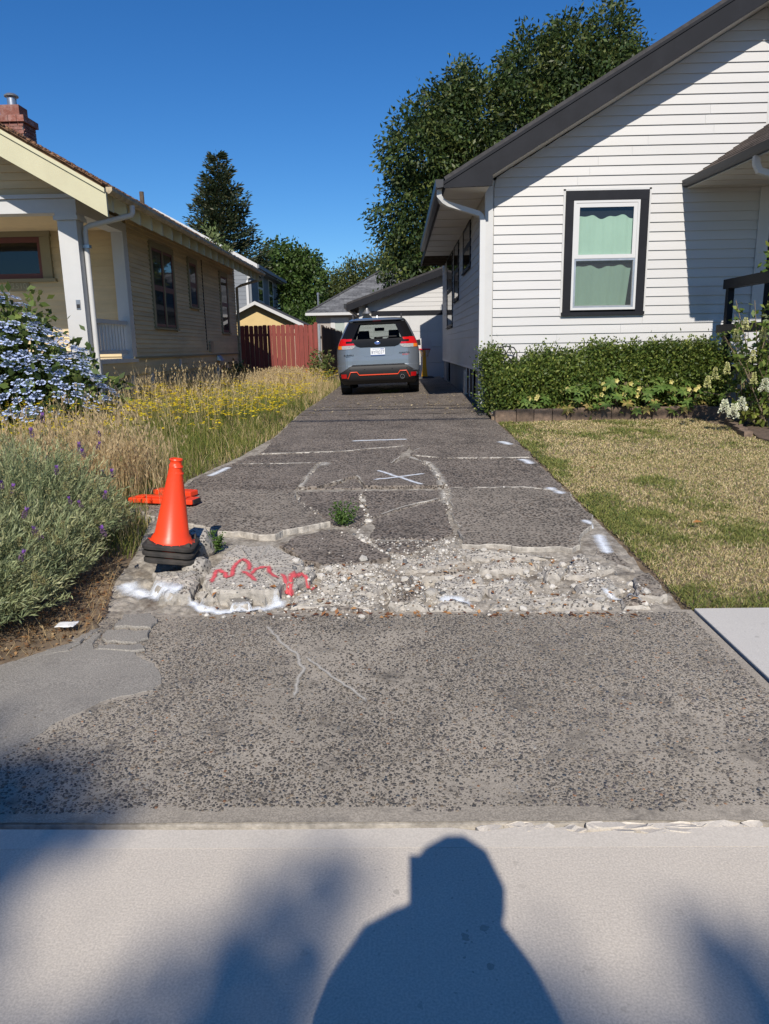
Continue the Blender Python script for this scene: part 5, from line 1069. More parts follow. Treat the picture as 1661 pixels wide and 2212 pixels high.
dry_clump(-1.78, 15.5, .09, 1.6, 420, .06, .22, .005, False); dry_clump(-1.78, 19.5, .12, 1.6, 420, .1, .35, .006, False); dry_clump(-4.2, 10.5, .5, .8, 260, .4, .7, .003, hw=.012); dry_clump(-3.0, 11.8, .4, .8, 200, .35, .65, .003, hw=.012)
for k in range(60):                           # single tall stalks
    X = np.array([g.uniform(-4.8, -2.4)]); Y = np.array([g.uniform(8.5, 15)]); dry_clump(float(X[0]), float(Y[0]), .03, .03, 3, .55, .95, .003, True, .012)
V = np.concatenate(parts); o = npmesh('meadow_grass', V, np.concatenate(flats), m_grass, None, np.concatenate(cols), sizes=np.concatenate([s for s in sizes]))
tag(o, 'overgrown green and straw grass between the bungalow and the driveway', 'grass', kind='stuff')
hv, hf, hc = joinq([(a[0], a[1], c) for a, c in HEADS]); tag(npmesh('grass_seed_heads', hv, hf, m_grass, None, hc), 'pale feathery seed heads on the tall dry grass', 'grass', kind='stuff')
# yellow composite flowers: flat clusters on stems
n = 2700; X, Y = meadow_pts(n, 7.4, 17, -6.2, -.12); Y = Y; dens = fbm(X, Y, .9, 41); k = (g.random(n) < np.clip((dens-.28)*2.4, .12, 1)) & ~((X > -3.2) & (Y < 8)); X, Y = X[k], Y[k]
X2, Y2 = meadow_pts(150, 17, 22, -3.0); X, Y = np.r_[X, X2], np.r_[Y, Y2]; n = len(X); H = g.uniform(.24, .44, n)+np.where(Y < 10.5, .10, 0)+np.where(Y > 17, .12, 0)
V, fl, sz, T = blades(np.stack([X, Y, ground_z(X, Y)], -1), H, .003, g.uniform(.05, .3, n), g); tag(npmesh('flower_stems', V, fl, m_grass, None, np.repeat(pick(GREEN, n, g), 5, 0), sizes=sz), 'thin green stems carrying the yellow meadow flowers', 'stems', kind='stuff')
rep = 5; C = np.repeat(T, rep, 0)+g.normal(0, 1, (n*rep, 3))*np.array([.026, .026, .010]); R = g.uniform(.012, .022, n*rep); a = np.arange(6)*math.pi/3
V = np.stack([np.stack([C[:, 0]+R*math.cos(q), C[:, 1]+R*math.sin(q), C[:, 2]+g.normal(0, .003, len(C))], -1) for q in a], 1).reshape(-1, 3)
tag(npmesh('yellow_flowers', V, np.arange(len(C))[:, None]*6+np.arange(6)[None], m_petal, None, np.repeat(pick([(.82, .67, .02), (.86, .72, .04), (.78, .58, .015)], len(C), g, .1), 6, 0)), 'bright yellow flat topped meadow flowers in the long grass', 'flowers', kind='stuff')
# broad-leaved weeds near the fence
g = np.random.default_rng(26)
for (x, y, h_, lab) in ((-2.25, 22.6, 1.15, 'bushy green weed between the fence post and the parked car'), (-4.55, 21.4, .75, 'upright spiky weed against the bungalow foundation'), (-2.5, 23.4, .95, 'brownish dock weed in front of the fence corner')):
    t = thing('tall_weed', lab, 'weed', (x, y, .45)); Ps, Ds = [], []
    for k in range(26):
        a = np.array([x+g.normal(0, .14), y+g.normal(0, .2), .44]); b = a+np.array([g.normal(0, .12), g.normal(0, .12), h_*g.uniform(.5, 1)]); s = g.random(26)[:, None]; Ps.append(a+(b-a)*s); Ds.append(g.normal(0, 1, (26, 3))+np.array([0, 0, .4]))
    P = np.concatenate(Ps); V, Fc = cards(P, np.concatenate(Ds), g.uniform(.06, .15, len(P)), .025, g); npmesh('foliage', V, Fc, m_leaf, t, np.repeat(pick([(.08, .12, .03), (.12, .15, .045), (.17, .13, .06)], len(P), g), 4, 0))
# small weeds in the cracks
for (q, r, h_, lab, n) in ((gnd(742, 1138), .10, .16, 'bushy green weed growing from the driveway crack', 70), (gnd(467, 1196), .055, .11, 'small bright weed beside the concrete boulder', 34), (gnd(840, 849), .22, .05, 'low green weed behind the parked car', 30)):
    t = thing('crack_weed', lab, 'weed', (q[0], q[1], q[2])); Ps, Ds = [], []
    for k in range(n):
        az = g.uniform(0, 6.3); rr = r*g.random()**.5; a = np.array([q[0]+g.normal(0, r*.25), q[1]+g.normal(0, r*.25), q[2]+.0]); b = np.array([q[0]+math.cos(az)*rr*1.5, q[1]+math.sin(az)*rr*1.3, q[2]+.04+h_*g.uniform(.3, 1.1)]); s = g.uniform(.25, 1, 12)[:, None]; Ps.append(a+(b-a)*s); Ds.append(g.normal(0, 1, (12, 3))+np.array([0, 0, .5]))
    P = np.concatenate(Ps); V, Fc = cards(P, np.concatenate(Ds), .024, .006, g); npmesh('foliage', V, Fc, m_leaf, t, np.repeat(pick([(.07, .135, .025), (.10, .17, .035), (.05, .10, .02)], len(P), g), 4, 0))

# ------------------------------------------------------------------ lavender
g = np.random.default_rng(28)
def lavender(name, label, cx, cy, rx, ry, hz, n, seed, flowers):
    g = np.random.default_rng(seed); t = thing(name, label, 'lavender', (cx, cy, float(zg(cy)))); z0 = float(zg(cy))
    az = g.uniform(0, 6.283, n); el = np.arccos(g.uniform(.0, 1, n)**1.05); R = g.uniform(.78, 1.06, n); d = np.stack([np.sin(el)*np.cos(az)*rx, np.sin(el)*np.sin(az)*ry, np.cos(el)*hz+.05], -1)*R[:, None]
    base = np.array([cx, cy, z0])+d*np.array([.25, .25, .0])*g.uniform(.2, 1, (n, 1)); tip = np.array([cx, cy, z0+.02])+d; tip[:, 2] += .10*np.sin(el)
    m = 26; s = np.tile(np.linspace(.35, 1.0, m), n)[:, None]**.7; B = np.repeat(base, m, 0); Tt = np.repeat(tip, m, 0); mid = (B+Tt)/2-np.array([0, 0, .05])
    P = B*(1-s)**2+2*mid*s*(1-s)+Tt*s**2; D = unit(Tt-B)+g.normal(0, .55, P.shape)+np.array([0, 0, .35])
    V, Fc = cards(P, D, g.uniform(.03, .06, len(P)), .0038, g, .05)
    c = np.repeat(pick([(.24, .275, .135), (.29, .325, .17), (.18, .22, .11), (.34, .345, .18)], n, g), m, 0)*g.uniform(.8, 1.2, (len(P), 1))
    npmesh('foliage', V, Fc, m_leaf, t, np.repeat(c, 4, 0))
    k = g.choice(n, flowers, replace=False); pts = tip[k]+unit(tip[k]-base[k])*g.uniform(.02, .12, (flowers, 1))+np.array([0, 0, .03])
    for kk_, p in enumerate(pts):             # one flower spike each
        purple = g.random() < .22; m_ = spike_p if purple else spike_o; o = link('flower_spike', m_[int(g.integers(0, 3))], t); o.location = Vector(p)-origin_of(t); o.rotation_euler = (g.uniform(-.4, .4), g.uniform(-.4, .4), g.uniform(0, 6)); sc = g.uniform(.8, 1.25); o.scale = (sc, sc, sc)
    return t
def spike_mesh(pal, seed, tuft):
    g = np.random.default_rng(seed); n = 60; a = g.uniform(0, 6.283, n); z = g.uniform(0, .042, n); r = .0075*np.sin(np.clip(z/.042, .08, .95)*math.pi)**.5; P = np.stack([np.cos(a)*r, np.sin(a)*r, z], -1); D = np.stack([np.cos(a), np.sin(a), np.full(n, .9)], -1)
    V, Fc = cards(P, D, .010, .0035, g); C = np.repeat(pick(pal, n, g), 4, 0); parts = [(V, Fc, C)]
    if tuft:
        a = np.linspace(0, 6.283, 6)[:-1]; P = np.tile([0, 0, .042], (5, 1)).astype(float); V, Fc = cards(P, np.stack([np.cos(a)*.5, np.sin(a)*.5, np.ones(5)], -1), .026, .006, g); parts.append((V, Fc, np.repeat(pick([(.22, .09, .36), (.30, .15, .45)], 5, g), 4, 0)))
    V, Fc, C = joinq(parts); me_o = npmesh('flower_spike', V, Fc, m_petal, None, C, local=True); me = me_o.data; bpy.data.objects.remove(me_o); return me
spike_o = [spike_mesh([(.27, .27, .12), (.34, .31, .13), (.22, .20, .11)], 300+k, False) for k in range(3)]; spike_p = [spike_mesh([(.16, .10, .17), (.20, .13, .20)], 310+k, True) for k in range(3)]
lavender('lavender_bush', 'grey green lavender bush spilling over the soil beside the cones', -2.78, 5.0, .86, .88, .74, 1900, 401, 180)
lavender('lavender_bush', 'outer lavender bush leaning over the old grey paving', -2.66, 3.72, .84, .66, .58, 1900, 402, 95)

lavender('lavender_bush', 'small lavender bush nearest the cone bases', -2.38, 4.30, .50, .60, .52, 800, 403, 45)

# ------------------------------------------------------------------ blue lacecap hydrangea
g = np.random.default_rng(30)
hy = thing('blue_hydrangea', 'large lacecap hydrangea covered in pale blue flowers before the porch', 'hydrangea', (-5.6, 11.0, .45))
blobs = [(-5.65, 11.0, 1.05, 1.12, .85, .85), (-5.9, 10.9, 1.55, .85, .75, .75), (-5.1, 10.9, .85, .85, .75, .62), (-6.4, 10.8, 1.3, .9, .8, .9)]
V, Fc, col, C = foliage(blobs, 900, 8, g, .13, .042, [(.05, .08, .02), (.07, .11, .028), (.10, .145, .036), (.14, .18, .045)], .10, .15, .35)
npmesh('foliage', V, Fc, m_leaf, hy, col)
for k in range(7): 
    b = g.normal(0, .5, 2); MB().tube([(-5.6, 11.0, .4), (-5.6+b[0]*.5, 11+b[1]*.3, .9), (-5.6+b[0], 11+b[1]*.6, 1.5)], [.02, .015, .008], 5).build('stem', m_twig, hy)
def lacecap(seed):
    g = np.random.default_rng(seed); parts = []; n = 90; r = .062*g.random(n)**.5; a = g.uniform(0, 6.283, n); P = np.stack([r*np.cos(a), r*np.sin(a), .012-r*r*3], -1); V, Fc = cards(P, g.normal(0, .6, (n, 3))+np.array([0, 0, .4]), .014, .005, g); parts.append((V, Fc, np.repeat(pick([(.20, .27, .45), (.16, .22, .38), (.25, .30, .44)], n, g), 4, 0)))
    for k in range(11):
        a = k*6.283/11+g.normal(0, .15); c = np.array([.075*math.cos(a), .075*math.sin(a), g.normal(0, .008)])
        for q in range(4):
            b = q*1.571+g.random(); V, Fc = cards(c[None], np.array([[math.cos(b), math.sin(b), .15]]), .022, .012, g, .1, up=np.array([[0, 0, 3.0]])); parts.append((V, Fc, np.repeat(pick([(.52, .60, .82), (.60, .66, .84), (.44, .54, .82)], 1, g, .06), 4, 0)))
    V, Fc, Cc = joinq(parts); o = npmesh('flower_head', V, Fc, m_petal, None, Cc, local=True); me = o.data; bpy.data.objects.remove(o); return me
LC = [lacecap(500+k) for k in range(5)]; cnt = 0; B = np.array(blobs); tries = 0; placed = []
while cnt < 215 and tries < 9000:
    tries += 1; b = B[g.choice(4)]; d = unit(g.normal(0, 1, 3)); d[1] = -abs(d[1])*.9; d = unit(d); p = b[:3]+d*b[3:6]*1.13
    if d[2] < -.35 or p[2] < .62 or any(((p-bb[:3])/bb[3:6])@((p-bb[:3])/bb[3:6]) < .9 for bb in B): continue
    if any(np.linalg.norm(p-q) < .105 for q in placed): continue
    placed.append(p); o = link('flower_head', LC[int(g.integers(0, 5))], hy); o.location = Vector(p)-origin_of(hy); dv = Vector((d[0]*.5, d[1]*.6, .85)).normalized(); o.rotation_euler = dv.to_track_quat('Z', 'Y').to_euler(); s = g.uniform(.75, 1.15); o.scale = (s, s, s); cnt += 1

# ------------------------------------------------------------------ planting bed by the white house
g = np.random.default_rng(33)
bedx = np.linspace(1.40, 7.0, 120); bedy = np.linspace(10.0, 12.32, 60)
EDGE = [(1.44, 11.16), (3.04, 11.38), (4.60, 11.33), (4.86, 10.95), (5.05, 10.35), (5.6, 9.95), (7, 9.9)]
def bed_in(X, Y): return Y > np.interp(X, [p[0] for p in EDGE], [p[1] for p in EDGE])
def bed_z(X, Y): return zg2(X, Y)+np.where(bed_in(X, Y), .06+.03*fbm(X, Y, 5, 3), -.10)
struct(grid_sheet('planting_bed', bedx, bedy, bed_z, m_soil))
X = g.uniform(1.45, 5.2, 9000); Y = g.uniform(10.6, 12.2, 9000); k = bed_in(X, Y-.12) & ((X < 2.3) | (X > 4.2) | (g.random(9000) < .25)); X, Y = X[k], Y[k]
crumbs('bed_gravel', None, np.c_[X, Y], bed_z(X, Y)+.006, g.uniform(.008, .024, len(X)), pick([(.22, .23, .25), (.30, .30, .31), (.16, .16, .17), (.36, .32, .28)], len(X), g), g)
tag(bpy.data.objects['bed_gravel'], 'loose grey gravel in the bed under the hedge', 'gravel', kind='stuff')
m_edgestone = M('weathered_edging_stone', (.15, .105, .075), .95, .35, 18, dirt=(.06, .05, .04), dirt_amt=.6, dirt_scale=10, rnd=.25, bmp=.9, bscale=50)
ed = thing('garden_edging', 'row of weathered brown edging blocks between lawn and planting bed', 'edging', (3, 11.3, .39))
P = np.array(EDGE[:-1]); seg = np.linalg.norm(np.diff(P, axis=0), axis=1); cum = np.r_[0, np.cumsum(seg)]; s = 0.0
while s < cum[-1]-.1:
    L = random.uniform(.26, .33); a = np.array([np.interp(s, cum, P[:, 0]), np.interp(s, cum, P[:, 1])]); b = np.array([np.interp(min(s+L, cum[-1]), cum, P[:, 0]), np.interp(min(s+L, cum[-1]), cum, P[:, 1])])
    t = (b-a)/np.linalg.norm(b-a); nn = np.array([-t[1], t[0]]); a = a+t*.006; b = b-t*.006; z = float(zg(a[1])); h_ = .165+random.uniform(-.012, .01)
    q0 = [a-nn*.05, b-nn*.05, b+nn*.10, a+nn*.10]; q1 = [a-nn*.04+t*.008, b-nn*.04-t*.008, b+nn*.09-t*.008, a+nn*.09+t*.008]
    MB().rings([[(*q, z-.05) for q in q0], [(*q, z+h_-.015) for q in q0], [(*q, z+h_+random.uniform(-.004, .004)) for q in q1]]).build('edging_block', m_edgestone, ed); s += L
for k in range(4): 
    q = np.array([4.70-.07*k, 10.60-.30*k]); MB().rings([[(q[0]-.05, q[1]-.14, .28), (q[0]+.06, q[1]-.14, .28), (q[0]+.09, q[1]+.14, .3), (q[0]-.02, q[1]+.14, .3)], [(q[0]-.05, q[1]-.14, float(zg(q[1]))+.05), (q[0]+.06, q[1]-.14, float(zg(q[1]))+.05), (q[0]+.09, q[1]+.14, float(zg(q[1]))+.055), (q[0]-.02, q[1]+.14, float(zg(q[1]))+.055)]]).build('path_edging_block', m_edgestone, ed)
struct(MB().prism([(4.82, 8.0, .2), (7, 8.0, .2), (7, 10.0, .28), (5.1, 10.2, .28), (4.8, 10.4, .28), (4.55, 9.4, .25)], [(4.82, 8.0, .245), (7, 8.0, .245), (7, 10.0, .335), (5.1, 10.2, .342), (4.8, 10.4, .35), (4.55, 9.4, .303)]).build('garden_path', m_edgestone))
# clipped hedge
hd = thing('hedge', 'long clipped evergreen hedge under the front window of the white house', 'hedge', (3.1, 11.75, .45))
n = 9500; X = g.uniform(1.50, 5.0, n); Zr = g.random(n); face = g.random(n); topz = 1.30+.17*(fbm(X, X*0, 2.6, 3)-.5)*2+.03*np.sin(X*2)-.24*np.clip((2.2-X)/.35, 0, 1); Y = np.where(face < .62, 11.66-.30*(fbm(X*2.2, Zr*2.2, 1, 2)-.4)-.1*np.sin((X-1.2)*1.4), g.uniform(11.6, 12.18, n)); Z = np.where(face < .62, g.uniform(.52, 1, n)*topz, topz+g.normal(0, .02, n)); Z = np.where(face < .62, .5+(topz-.5)*Zr**.9, Z); Y = Y+np.clip(Z-1.05, 0, 1)*.35*(face < .62)-.12*np.sin(np.clip((Z-.5)/.8, 0, 1)*3.14)*(face < .62)+g.normal(0, .05, n)
endc = g.random(n) < .07; X = np.where(endc, 1.48+g.normal(0, .05, n), X); Y = np.where(endc, g.uniform(11.6, 12.15, n), Y)
C = np.stack([X, Y, Z], -1); per = 5; Pn = np.repeat(C, per, 0)+g.normal(0, .06, (n*per, 3))*1.5; D = g.normal(0, .8, Pn.shape)+np.array([0, -.55, .35]); V, Fc = cards(Pn, D, g.uniform(.035, .075, len(Pn)), .0145, g)
cc = np.repeat(pick([(.06, .10, .02), (.10, .145, .028), (.145, .185, .036), (.23, .26, .06)], n, g, p=[.3, .35, .23, .12]), per, 0)*g.uniform(.75, 1.25, (len(Pn), 1)); npmesh('foliage', V, Fc, m_leaf, hd, np.repeat(cc, 4, 0))
Ps, Ds = [], []
for k in range(90):                           # loose shoots above the clipped top
    a = np.array([g.uniform(2.1, 4.9), g.uniform(11.6, 12.0), 1.30]); b = a+np.array([g.normal(0, .12), g.normal(0, .05), g.uniform(.05, .24)]); s = np.linspace(.1, 1, 12)[:, None]; Ps.append(a+(b-a)*s); Ds.append(g.normal(0, .7, (12, 3))+np.array([0, 0, .8]))
for k in range(30):
    a = np.array([1.52, g.uniform(11.55, 11.95), g.uniform(.5, 1.3)]); b = a+np.array([-g.uniform(.05, .2), g.normal(0, .08), g.uniform(-.02, .1)]); s = np.linspace(.1, 1, 12)[:, None]; Ps.append(a+(b-a)*s); Ds.append(g.normal(0, .7, (12, 3)))
P = np.concatenate(Ps); V, Fc = cards(P, np.concatenate(Ds), .045, .011, g); npmesh('shoots', V, Fc, m_leaf, hd, np.repeat(pick([(.10, .14, .03), (.14, .17, .04)], len(P), g), 4, 0))
MB().box(1.65, 4.85, 11.80, 12.1, .5, 1.12).build('inner_twigs', m_bark, hd)
for k in range(12): MB().tube([(1.5+k*.3, 11.8, .4), (1.5+k*.3+g.normal(0, .05), 11.78, 1.0)], .012, 5).build('stem', m_twig, hd)
# hellebores
def hellebore(x, y, h_, r, lab, seed, yellowing):
    g = np.random.default_rng(seed); t = thing('hellebore', lab, 'hellebore', (x, y, float(zg(y))+.05), 0, None); z0 = float(zg(y))+.05; parts = []
    for k in range(48):
        a = g.uniform(0, 6.283); rr = r*g.random()**.5; c = np.array([x+math.cos(a)*rr, y+math.sin(a)*rr*.7-.05, z0+h_*(g.uniform(.35, 1.0)-.35*(rr/r)**2)]); nl = 7; aa = np.linspace(0, 6.283, nl+1)[:-1]+g.random()
        tl = np.array([math.cos(a)*.4, math.sin(a)*.4-.35, .8]); e1 = unit(np.cross(tl, [.1, 1, .2])); e2 = unit(np.cross(tl, e1)); D = np.cos(aa)[:, None]*e1+np.sin(aa)[:, None]*e2-np.array([0, 0, .18])
        V, Fc = cards(np.tile(c, (nl, 1)), D, g.uniform(.09, .14)*(.6 if False else 1), .024, g, .08, up=np.tile(tl*4, (nl, 1))); low = g.random() < yellowing and c[2] < z0+h_*.35
        parts.append((V, Fc, np.repeat(pick([(.30, .26, .08), (.36, .27, .10), (.2, .2, .05)] if low else [(.07, .125, .025), (.10, .165, .035), (.15, .21, .05)], nl, g), 4, 0)))
    V, Fc, C = joinq(parts); npmesh('leaves', V, Fc, m_leaf, t, C)
    for k in range(9):
        a = g.uniform(0, 6.283); p = np.array([x+math.cos(a)*r*.7, y-.15+math.sin(a)*r*.3, z0+h_*g.uniform(.35, .8)]); aa = np.linspace(0, 6.283, 6)[:-1]; V, Fc = cards(np.tile(p, (5, 1)), np.stack([np.cos(aa), np.full(5, -.5), np.sin(aa)], -1), .045, .02, g, .1, up=np.tile([0, -3.0, .5], (5, 1))); npmesh('flower', V, Fc, m_petal, t, np.repeat(pick([(.62, .56, .22), (.55, .48, .16)], 5, g), 4, 0))
    for k in range(6): MB().tube([(x+g.normal(0, .06), y, z0-.06), (x+g.normal(0, r*.5), y-.05, z0+h_*.7)], .008, 5).build('stem', m_twig, t)
for k, (x, y, h_, r, lab, ye) in enumerate([(2.05, 11.50, .42, .30, 'low dark hellebore at the driveway end of the hedge', .1), (2.75, 11.50, .64, .38, 'hellebore with yellow green blooms before the hedge middle', .6), (3.25, 11.47, .68, .36, 'tallest hellebore with withered leaves at its foot', .9), (3.85, 11.47, .62, .36, 'hellebore with pale blooms toward the porch', .5), (4.35, 11.5, .52, .30, 'hellebore at the porch end of the hedge with orange leaves', .6)]): hellebore(x, y, h_, r, lab, 600+k, ye)
# panicle hydrangea and climbing shrub on the right
pa = thing('panicle_hydrangea', 'panicle hydrangea with cream and white flower cones beside the porch', 'hydrangea', (4.95, 10.45, .42))
g = np.random.default_rng(36); parts = []
stems = []
for k in range(26):
    a = np.array([4.95+g.normal(0, .15), 10.45+g.normal(0, .15), .42]); b = np.array([g.uniform(4.15, 5.7), g.uniform(9.85, 10.6), g.uniform(.75, 2.2)]); stems.append((a, b)); MB().tube([a, (a+b)/2+np.array([0, 0, .12]), b], [.009, .007, .004], 5).build('stem', m_twig, pa)
    n = 34; s = g.uniform(.25, 1, n)[:, None]; P = a*(1-s)**2+2*((a+b)/2+np.array([0, 0, .12]))*s*(1-s)+b*s**2+g.normal(0, .03, (n, 3)); D = g.normal(0, .9, (n, 3))+np.array([0, -.2, -.1]); V, Fc = cards(P, D, g.uniform(.07, .12, n), .028, g); parts.append((V, Fc, np.repeat(pick([(.07, .115, .022), (.10, .15, .03), (.16, .20, .045), (.05, .085, .018)], n, g), 4, 0)))
V, Fc, C = joinq(parts); npmesh('foliage', V, Fc, m_leaf, pa, C)
def panicle(p, L, white, big):
    n = 190; z = g.random(n); r = L*(.42 if big else .30)*(1-z*.75)*g.random(n)**.35; a = g.uniform(0, 6.283, n); P = np.array(p)+np.stack([np.cos(a)*r, np.sin(a)*r, (z-.5)*L], -1); V, Fc = cards(P, np.stack([np.cos(a), np.sin(a), g.normal(.3, .5, n)], -1), .018 if not white else .026, .009 if not white else .013, g); npmesh('flower_cone', V, Fc, m_petal, pa, np.repeat(pick([(.72, .72, .58), (.66, .68, .52)] if white else [(.55, .55, .25), (.48, .50, .20), (.62, .60, .32)], n, g, .08), 4, 0))
for (x, z, w_) in ((4.52, .69, 1), (4.42, .60, 1), (4.80, .93, 1), (4.30, .66, 1)): panicle((x, 9.88, z), .17, True, True)
for (x, z) in ((4.15, 1.09), (4.38, 1.57), (4.49, 1.71), (4.30, 1.15), (4.73, 1.59), (4.62, 1.30), (4.85, 1.75), (4.06, .98), (4.66, 1.02)): panicle((x, 9.9, z), .15, False, False)
cl = thing('leafy_shrub', 'bright green small leaved shrub climbing at the porch corner', 'shrub', (5.35, 10.3, .42)); V, Fc, col, C = foliage([(5.28, 10.3, 1.6, .36, .3, .6), (5.22, 10.25, 2.45, .30, .3, .42), (5.28, 10.3, 2.85, .22, .25, .3), (5.4, 10.3, 1.0, .4, .35, .5)], 330, 8, g, .085, .024, [(.10, .16, .028), (.15, .21, .04), (.07, .12, .02), (.22, .25, .05)], .07, .2, .3); npmesh('foliage', V, Fc, m_leaf, cl, col); MB().tube([(5.35, 10.3, .4), (5.3, 10.3, 1.6), (5.26, 10.28, 2.9)], [.02, .014, .005], 6).build('stem', m_twig, cl)
hs_ = thing('low_perennial', 'yellow green leafy clump beside the edging by the porch', 'plant', (5.1, 10.35, .4)); V, Fc, col, C = foliage([(5.08, 10.3, .52, .28, .22, .16)], 60, 7, g, .11, .03, [(.18, .22, .045), (.24, .25, .06)], .06, .1); npmesh('leaves', V, Fc, m_leaf, hs_, col)
# ------------------------------------------------------------------ parked car
m_carpaint = M('silver_blue_car_paint', (.19, .215, .25), .30, .02, 3, rnd=0, bmp=0, metal=.55, spec=.5, coat=.6)
m_gloss = M('gloss_black', (.008, .008, .009), .25, .05, 3, rnd=0, bmp=0, spec=.2)
m_trim = M('matt_black_trim', (.016, .016, .018), .6, .1, 30, rnd=0, bmp=.1, bscale=200)
m_carglass = Mglass('car_glass', (.62, .66, .65), -.03)
m_redlens = M('red_lens', (.50, .008, .010), .12, .05, 3, rnd=0, bmp=0, spec=.5, coat=.5)
m_clearlens = M('clear_lens', (.30, .30, .31), .55, .3, 40, rnd=0, bmp=.3, bscale=90)
m_amber = M('amber_lens', (.65, .17, .02), .15, .05, 3, rnd=0, bmp=0)
m_orange = M('orange_accent', (.62, .06, .02), .35, .03, 3, rnd=0, bmp=0)
m_chrome = M('chrome', (.75, .76, .78), .08, .02, 3, rnd=0, bmp=0, metal=1.0)
m_plate = M('plate_white', (.72, .74, .76), .4, .03, 3, rnd=0, bmp=0); m_plateblue = M('plate_blue', (.04, .09, .30), .4, .03, 3, rnd=0, bmp=0); m_platedark = M('plate_digit', (.03, .05, .13), .4, .03, 3, rnd=0, bmp=0)
m_tyre = M('tyre_rubber', (.016, .016, .017), .85, .2, 20, rnd=0, bmp=.5, bscale=60); m_rim = M('alloy_rim', (.22, .23, .24), .35, .05, 5, rnd=0, bmp=0, metal=.9)
m_seat = M('seat_fabric', (.015, .015, .017), .9, .1, 30, rnd=0, bmp=.2)
XC, YC = -.40, 16.35
car = thing('car', 'silver blue hatchback wagon with orange bumper trim parked before the garage', 'car', (XC, YC, float(zg2(XC, YC+1))+.022)); car.rotation_euler = (0, -.026, 0)
ZL = [.24, .34, .42, .52, .60, .645, .655, .75, .86, .96, 1.03, 1.08, 1.14, 1.21, 1.30, 1.40, 1.50, 1.575, 1.615, 1.645, 1.665]
def ip(z, xs, ys): return float(np.interp(z, xs, ys))
def hw(z): return ip(z, [.24, .34, .5, .65, .86, 1.0, 1.08, 1.14, 1.21, 1.3, 1.4, 1.5, 1.575, 1.615, 1.645, 1.665], [.80, .87, .90, .905, .908, .895, .875, .855, .825, .79, .745, .70, .655, .62, .57, .44])
def yr(z): return ip(z, [.24, .34, .42, .52, .645, .655, .75, .86, 1.03, 1.08, 1.14, 1.21, 1.4, 1.575, 1.615, 1.645, 1.665], [.22, .08, .03, .0, .005, .06, .063, .07, .078, .08, .084, .095, .25, .40, .38, .46, .62])
def yf(z): return ip(z, [.24, .5, .75, .95, 1.03, 1.08, 1.3, 1.5, 1.575, 1.645, 1.665], [4.45, 4.62, 4.62, 4.5, 4.3, 3.55, 3.15, 2.8, 2.62, 2.4, 2.1])
def outline(z, n=16):
    w_, a, b = hw(z), yr(z), yf(z); r = min(.30, w_*.45); R = .34; pts = []
    for k in range(n+1): q = k/n; pts.append((-(w_-r)+2*(w_-r)*q, a))                 # rear, left to right
    for k in range(1, 9): t = k/9*math.pi/2; pts.append((w_-r+r*math.sin(t), a+r*.75-r*.75*math.cos(t)))
    for k in range(12): q = k/11; pts.append((w_, a+r*.75+(b-R-a-r*.75)*q))
    for k in range(1, 7): t = k/7*math.pi/2; pts.append((w_-R+R*math.cos(t), b-R+R*math.sin(t)))
    for k in range(9): q = k/8; pts.append((w_-R-2*(w_-R)*q, b))
    for k in range(1, 7): t = k/7*math.pi/2; pts.append((-(w_-R)-R*math.sin(t), b-R+R*math.cos(t)))
    for k in range(12): q = k/11; pts.append((-w_, b-R+(a+r*.75-b+R)*q))
    for k in range(1, 9): t = k/9*math.pi/2; pts.append((-w_+r-r*math.cos(t), a+r*.75-r*.75*math.sin(t)))
    return pts
def rear_y(x, z):
    w_, a = hw(z), yr(z); r = min(.30, w_*.45); u = abs(x)-(w_-r)
    if u <= 0: return a
    s = min(1, u/r); return a+r*.75*(1-math.sqrt(max(0, 1-s*s)))
rings = [outline(z) for z in ZL]; n = len(rings[0]); body = MB(); rearg = MB(); blk = MB(); blk2 = MB(); lowb = MB(); sideg = MB(); frontg = MB()
for k in range(len(ZL)-1):
    for i in range(n):
        j = (i+1) % n; q = [(*rings[k][i], ZL[k]), (*rings[k][j], ZL[k]), (*rings[k+1][j], ZL[k+1]), (*rings[k+1][i], ZL[k+1])]
        zc = (ZL[k]+ZL[k+1])/2; xc = sum(p[0] for p in q)/4; yc = sum(p[1] for p in q)/4
        inw = 1.14 <= ZL[k] and ZL[k+1] <= 1.58
        if inw and i < 16: tgt = rearg
        elif 1.14 <= ZL[k] and ZL[k+1] <= 1.60 and (16 <= i < 22): tgt = blk
        elif 1.14 <= ZL[k] and ZL[k+1] <= 1.60 and n-6 <= i: tgt = blk2
        elif ZL[k+1] <= .43: tgt = lowb
        elif inw and 33 < i+0 < 37+6 and False: tgt = body
        elif inw and abs(abs(xc)-hw(zc)) < .02 and .75 < yc < 3.0 and not (1.55 < yc < 1.68): tgt = sideg
        elif inw and 41 <= i <= 52: tgt = frontg
        else: tgt = body
        # wheel-arch openings
        if zc < .64 and abs(xc) > .6 and (math.hypot(yc-.98, zc-.35) < .40 or math.hypot(yc-3.62, zc-.35) < .40) and abs(abs(xc)-hw(zc)) < .05: continue
        tgt.add(q, [(0, 1, 2, 3)])
body.add([(*p, ZL[-1]) for p in rings[-1]], [tuple(range(n))])
bo = body.build('body', m_carpaint, car, smooth=50, local=True)
blk.build('pillar_trim', m_gloss, car, smooth=True, local=True); blk2.build('pillar_trim', m_gloss, car, smooth=True, local=True); lowb.build('sill', m_trim, car, smooth=True, local=True)
rw = rearg.build('rear_window', m_carglass, car, smooth=True, local=True); sideg.build('side_windows', m_carglass, car, smooth=True, local=True); frontg.build('windscreen', m_carglass, car, smooth=True, local=True)
MB().box(-.78, .78, .3, 4.3, .26, .62).build('underbody', m_trim, car, local=True)
